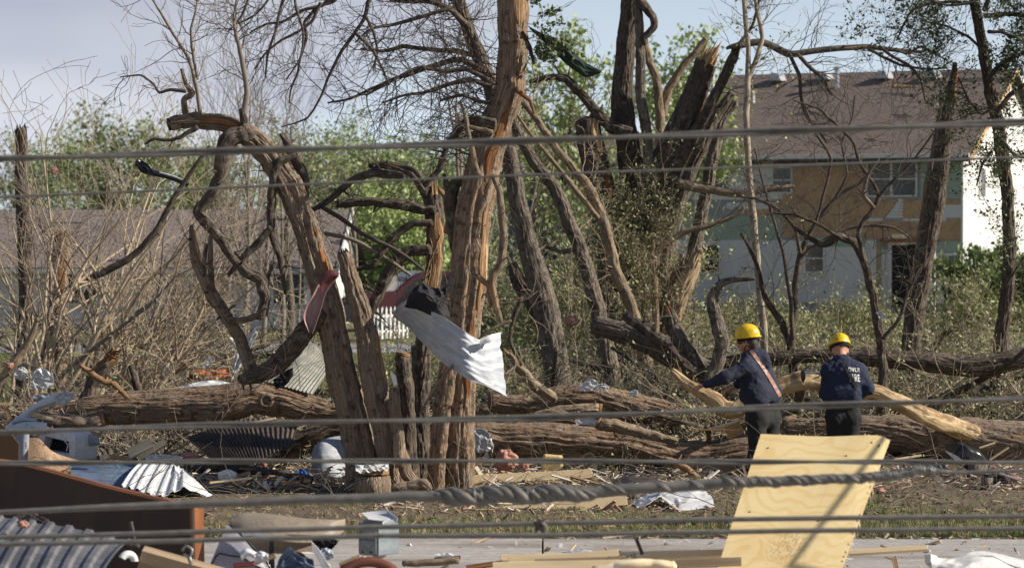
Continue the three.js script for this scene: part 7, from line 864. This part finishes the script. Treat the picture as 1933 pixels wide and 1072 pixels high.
  part(t, 'body', mergeGeometries(grids), MAT.skin);
  // clothes
  const tors2 = [[j.chL, j.waL, 0.135, 0.15], [j.chR, j.waR, 0.135, 0.15], [j.chest, j.waist, 0.14, 0.15], [j.waL, j.waR, 0.15, 0.15], [j.waL, j.hmL, 0.15, 0.15], [j.waR, j.hmR, 0.15, 0.15], [j.neck, j.chest, 0.08, 0.13], [j.neck, j.shL, 0.085, 0.085], [j.neck, j.shR, 0.085, 0.085], [j.shL, j.elL, 0.088, 0.07], [j.elL, j.wrL, 0.07, 0.046], [j.shR, j.elR, 0.088, 0.07], [j.elR, j.wrR, 0.07, 0.046], ...(o.hood ? o.hood.map(([a, b, ra, rb]) => [q(a), q(b), ra, rb]) : [])];
  const hemY = j.hem.y, f0 = fieldOf(tors2, 0.06), wr = (p, a, b) => { const dir = b.clone().sub(a).normalize(); return dir.dot(V(p.x - b.x, p.y - b.y, p.z - b.z)); }, jf = (p) => { const w = 0.009 * n3(p.x * 9, p.y * 15 + p.x * 8, p.z * 9) + 0.008 * (1 - 2 * Math.abs(n3(p.x * 6 + 7, p.y * 7 - p.x * 9, p.z * 6))) + 0.004 * n3(p.x * 30, p.y * 36, p.z * 30); let dd = f0(p) + w; const band = 0.012 * smooth(0.05 - Math.abs(p.y - hemY - 0.02), 0, 0.03); dd += band; dd = Math.max(dd, hemY - p.y); for (const [a, b] of [[j.elL, j.wrL], [j.elR, j.wrR]]) { const ex = wr(p, a, b); if (ex > -0.05 && Math.hypot(p.x - b.x, p.y - b.y, p.z - b.z) < 0.1) dd = Math.max(dd, ex + 0.005); } return Math.max(dd, o.collar ? o.collar.clone().sub(j.neck).normalize().dot(V(p.x - o.collar.x, p.y - o.collar.y, p.z - o.collar.z)) * (Math.hypot(p.x - j.neck.x, p.z - j.neck.z) < 0.2 ? 1 : -9) : -9); };
  { const [lo, hi] = boundsOf(tors2, 0.03); part(t, o.topName, meshField(jf, lo, hi, 0.0095), o.topMat); }
  const legs = [[j.hipL, j.knL, 0.125, 0.096], [j.knL, j.anL, 0.096, 0.088], [j.hipR, j.knR, 0.125, 0.096], [j.knR, j.anR, 0.096, 0.088], [j.hipL, j.hipR, 0.13, 0.13], [j.waL, j.hipL, 0.12, 0.12], [j.waR, j.hipR, 0.12, 0.12]], lf0 = fieldOf(legs, 0.035), lf = (p) => Math.max(lf0(p) + 0.009 * n3(p.x * 9 + 3, p.y * 13, p.z * 9) + 0.006 * (1 - 2 * Math.abs(n3(p.x * 8, p.y * 6 + p.x * 8, p.z * 8))), j.anL.y - 0.02 - p.y); { const [lo, hi] = boundsOf(legs, 0.03); part(t, 'trousers', meshField(lf, lo, hi, 0.012), MAT.trousers); }
  for (const a of [j.anL, j.anR]) { const g0 = V(a.x, 0.06, a.z), bf = o.feet, bones = [[a.clone(), g0.clone(), 0.062, 0.062], [g0.clone().addScaledVector(bf, -0.03), g0.clone().addScaledVector(bf, 0.17), 0.056, 0.044]], f = fieldOf(bones, 0.03), [lo, hi] = boundsOf(bones, 0.02); part(t, 'boot', meshField((p) => Math.max(f(p), -p.y + 0.005), lo, hi, 0.008), MAT.boot); }
  if (!o.shaved) { const bones = [[H(-0.055, -0.01, 0.03), H(-0.055, -0.01, -0.03), 0.066, 0.066], [H(-0.05, -0.05, 0.02), H(-0.05, -0.05, -0.02), 0.052, 0.052], [H(0, 0.02, 0.055), H(0, 0.02, -0.055), 0.048, 0.048]], [lo, hi] = boundsOf(bones, 0.02); part(t, 'hair', meshField((p) => fieldOf(bones, 0.03)(p) + 0.003 * n3(p.x * 80, p.y * 80, p.z * 80), lo, hi, 0.007), MAT.hair); }
  // hard hat: shell with ridge, brim, band, strap
  const M = new THREE.Matrix4().makeBasis(lat, up, fw).setPosition(H(0.0, 0.045, 0)), put = (parent, name, g, m) => { g.applyMatrix4(M); return part(parent, name, g, m); };
  const prof = [[0.132, 0], [0.131, 0.03], [0.126, 0.062], [0.112, 0.096], [0.088, 0.124], [0.055, 0.142], [0.02, 0.149], [0.0005, 0.15]].map(([x, y]) => new THREE.Vector2(x, y)), shell = new THREE.LatheGeometry(prof, 48), sp = shell.attributes.position; for (let i = 0; i < sp.count; i++) { const x = sp.getX(i), y = sp.getY(i), z = sp.getZ(i), ridge = Math.exp(-x * x / 0.0006) * 0.008 * smooth(y, 0.05, 0.12); sp.setXYZ(i, x * 0.92, y + ridge, z * 1.1); } shell.computeVertexNormals(); const hs = put(t, 'hard_hat', shell, MAT.helmet);
  { const s = new THREE.Shape(); for (let k = 0; k <= 60; k++) { const a = k / 60 * Math.PI * 2, c = Math.cos(a), e = Math.sin(a), pkk = Math.max(0, e), r = 1 + 0.07 + 0.33 * Math.pow(pkk, 2.2); const x = 0.132 * 0.92 * c * (1 + 0.06), y = 0.132 * 1.1 * e * r; k ? s.lineTo(x, y) : s.moveTo(x, y); } const g = new THREE.ExtrudeGeometry(s, { depth: 0.005, bevelEnabled: true, bevelSize: 0.004, bevelThickness: 0.003, bevelSegments: 2 }); g.rotateX(Math.PI / 2); const bp = g.attributes.position; for (let i = 0; i < bp.count; i++) { const z = bp.getZ(i); bp.setY(i, bp.getY(i) + 0.006 - 0.7 * Math.max(0, z - 0.13) * 0.5); } g.computeVertexNormals(); put(hs, 'brim', g, MAT.helmet); }
  { const g = new THREE.TorusGeometry(0.112, 0.012, 10, 40); g.rotateX(Math.PI / 2); g.scale(0.95, 1.6, 1.08); g.translate(0, -0.014, -0.006); put(hs, 'headband', g, MAT.cloth); const k = new THREE.CylinderGeometry(0.02, 0.02, 0.02, 16); k.rotateX(Math.PI / 2); k.translate(0, -0.03, -0.13); put(hs, 'ratchet_knob', k, MAT.blackPlastic); const b = new RoundedBoxGeometry(0.028, 0.022, 0.012, 2, 0.004); b.translate(0.03, 0.04, 0.135); put(hs, 'lamp_bracket', b, MAT.helmet); const l = new RoundedBoxGeometry(0.012, 0.02, 0.024, 2, 0.004); l.translate(0.122, 0.022, 0.02); put(hs, 'side_slot', l, MAT.helmet);
    for (const sx of [-1, 1]) { const mb = new MB(), pts = [V(sx * 0.11, 0, -0.03), V(sx * 0.1, -0.06, -0.02), V(sx * 0.07, -0.12, 0.03), V(0, -0.15, 0.07)]; tube(mb, pts, pts.map(() => 0.006), { sides: 6 }); put(hs, 'chin_strap', mb.geo(), MAT.cloth); } }
  if (o.glasses) { const mb = new MB(), pts = []; for (let k = 0; k <= 12; k++) { const a = lerp(-1.2, 1.2, k / 12); pts.push(H(0.1 * Math.cos(a) + 0.008, 0.0, 0.088 * Math.sin(a))); } tube(mb, pts, pts.map(() => 0.019), { sides: 10 }); const tp = mb; for (const sx of [-1, 1]) tube(tp, [H(0.045, 0.008, sx * 0.088), H(-0.01, 0.01, sx * 0.1)], [0.005, 0.005], { sides: 6 }); part(t, 'sunglasses', mb.geo(), MAT.lens); }
  return { t, jf, j, H };
}
{ // the hooded worker on the left, turned to the left, one arm out to the peeled limb
  const d = 32.6, p = person('worker in navy hooded sweatshirt, yellow hard hat and reddish strap, reaching left to a limb', d, 1440, { head: [1413, 645, 0], neck: [1425, 671, 0], chest: [1432, 704, 0], waist: [1437, 742, 0], hip: [1441, 775, 0], hem: [1440, 768, 0], chL: [1420, 706, 0.09], chR: [1440, 704, -0.1], waL: [1425, 742, 0.1], waR: [1448, 742, -0.1], hmL: [1428, 775, 0.1], hmR: [1449, 775, -0.1], shL: [1408, 694, 0.17], elL: [1368, 713, 0.26], wrL: [1331, 727, 0.06], shR: [1438, 690, -0.19], elR: [1405, 718, -0.34], wrR: [1388, 730, -0.38], hipL: [1429, 790, 0.09], knL: [1430, 850, 0.1], anL: [1426, 902, 0.1], hipR: [1454, 790, -0.09], knR: [1456, 850, -0.06], anR: [1455, 900, -0.1] },
    { face: V(-0.93, -0.1, -0.35).normalize(), up: V(-0.1, 0.99, 0).normalize(), handL: [V(-0.8, -0.25, -0.55).normalize(), V(-0.25, -0.9, 0.2).normalize()], handR: [V(-0.9, -0.3, 0).normalize(), V(0, -1, 0)], topName: 'sweatshirt', topMat: MAT.navy, hood: [[[1412, 674, 0.06], [1440, 676, 0.02], 0.07, 0.075], [[1440, 676, 0.02], [1448, 686, 0.06], 0.07, 0.05], [[1408, 672, -0.05], [1436, 672, -0.08], 0.06, 0.07]], feet: V(-0.9, 0, -0.3).normalize(), glasses: true });
  part(p.t, 'shoulder_strap', onSurface(p.jf, (u, v) => { const x = lerp(1418, 1473, Math.pow(u, 1.05)), y = lerp(662, 748, u) + 10 * Math.sin(Math.PI * u) * -0.6; return [x + (v - 0.5) * 5.5, y - (v - 0.5) * 3.4]; }, 40, 4, 31.6, 33.6, 0.006), MAT.strapRed);
}
{ // the bareheaded-neck worker on the right, back to the camera, bent over the limb
  const d = 33.1, p = person('worker seen from behind, head bowed, navy shirt with white lettering, yellow hard hat', d, 1592, { head: [1586, 661, -0.1], neck: [1589, 683, -0.03], chest: [1596, 706, 0], waist: [1592, 742, 0], hip: [1592, 775, 0], hem: [1592, 768, 0], chL: [1580, 706, 0], chR: [1610, 706, 0], waL: [1581, 742, 0], waR: [1603, 742, 0], hmL: [1582, 775, 0], hmR: [1602, 775, 0], shL: [1565, 700, 0], elL: [1560, 742, -0.05], wrL: [1566, 756, -0.3], shR: [1622, 700, 0], elR: [1640, 733, 0.02], wrR: [1612, 752, -0.22], hipL: [1580, 788, 0], knL: [1578, 845, -0.04], anL: [1577, 888, 0.02], hipR: [1606, 788, 0], knR: [1609, 845, -0.04], anR: [1610, 888, 0.02] },
    { face: V(-0.12, -0.42, -0.9).normalize(), up: V(0, 0.9, -0.42).normalize(), handL: [V(0.4, -0.2, -0.9).normalize(), V(0, -0.9, 0.2).normalize()], handR: [V(-0.5, -0.2, -0.8).normalize(), V(0, -0.9, 0.2).normalize()], shaved: true, topName: 'shirt', topMat: MAT.navyShirt, feet: V(0, 0, -1) });
  part(p.t, 'shoulder_strap', onSurface(p.jf, (u, v) => [lerp(1590, 1619, Math.pow(u, 0.85)) + (v - 0.5) * 6, lerp(684, 736, u) - (v - 0.5) * 3], 30, 4, 32, 34, 0.009), MAT.strapBlack);
  const c = document.createElement('canvas'); c.width = 256; c.height = 256; const x = c.getContext('2d'); x.fillStyle = '#000'; x.fillRect(0, 0, 256, 256); x.fillStyle = '#fff'; x.font = 'bold 92px sans-serif'; x.save(); x.scale(0.98, 1); x.fillText('OVER', 2, 84); x.restore(); x.font = 'bold 166px sans-serif'; x.save(); x.scale(0.62, 1); x.fillText('FIRE', 6, 240); x.restore(); const al = new THREE.CanvasTexture(c);
  part(p.t, 'back_lettering', onSurface(p.jf, (u, v) => [lerp(1601, 1625.5, u) + v * 3 - (1 - u) * v * -1, lerp(692, 722, v) + (u - 0.5) * 2], 14, 14, 32, 34, 0.0035), std({ color: lin(0.78, 0.78, 0.78), alphaMap: al, alphaTest: 0.5, roughness: 0.8 }));
}
{ const t = thing('axe', 'steel-handled axe hooked over the peeled limb beside the second worker', 'axe', baseAt(1535, 33.4)); limb(t, 'handle', '1519,702,2.6 1540,704,2.8 1560,707,3', 33.35, std({ color: lin(0.62, 0.62, 0.64), metalness: 0.9, roughness: 0.25 })); const b = sheet('1512,701 1516,699 1521,700', '1513,716 1517,722 1521,716', 33.35, { nu: 6, nv: 10, th: 0.02, bend: 0.01 }); part(t, 'blade', b, std({ color: lin(0.06, 0.06, 0.065), metalness: 0.7, roughness: 0.4 })); part(t, 'poll', sheet('1515,697 1524,698', '1515,705 1524,705', 33.37, { nu: 4, nv: 4, th: 0.03 }), MAT.galv); }
// ---------------------------------------------------------------- a leaning guy wire outside the frame whose shadow crosses the plywood
{ const A0 = P(1668, 836, 21.51), B0 = P(1496, 1066, 21.02), k = 2.9, a = A0.clone().addScaledVector(SUN, k), b = B0.clone().addScaledVector(SUN, k), e = a.clone().sub(b), t = thing('guy_wire', 'slack guy wire running up to the leaning utility pole outside the frame', 'wire', V(b.x, 0, b.z)), mb = new MB(), lo = V(b.x + 0.9, 0, b.z + 0.2), hi = b.clone().addScaledVector(e, 3.2); tube(mb, [lo, b, a, hi], [0.015, 0.015, 0.015, 0.015], { sides: 8 }); part(t, 'wire', mb.geo(), MAT.cableMat); const pt = thing('utility_pole', 'wooden utility pole standing outside the right of the frame', 'pole', V(hi.x, 0, hi.z)), pm = new MB(); tube(pm, [V(hi.x, 0, hi.z), V(hi.x, hi.y / 2, hi.z), V(hi.x, hi.y + 0.4, hi.z)], [0.15, 0.14, 0.12], { sides: 16, cap: true }); part(pt, 'shaft', pm.geo(), MAT.barkBrown); }

renderer.render(scene, camera);
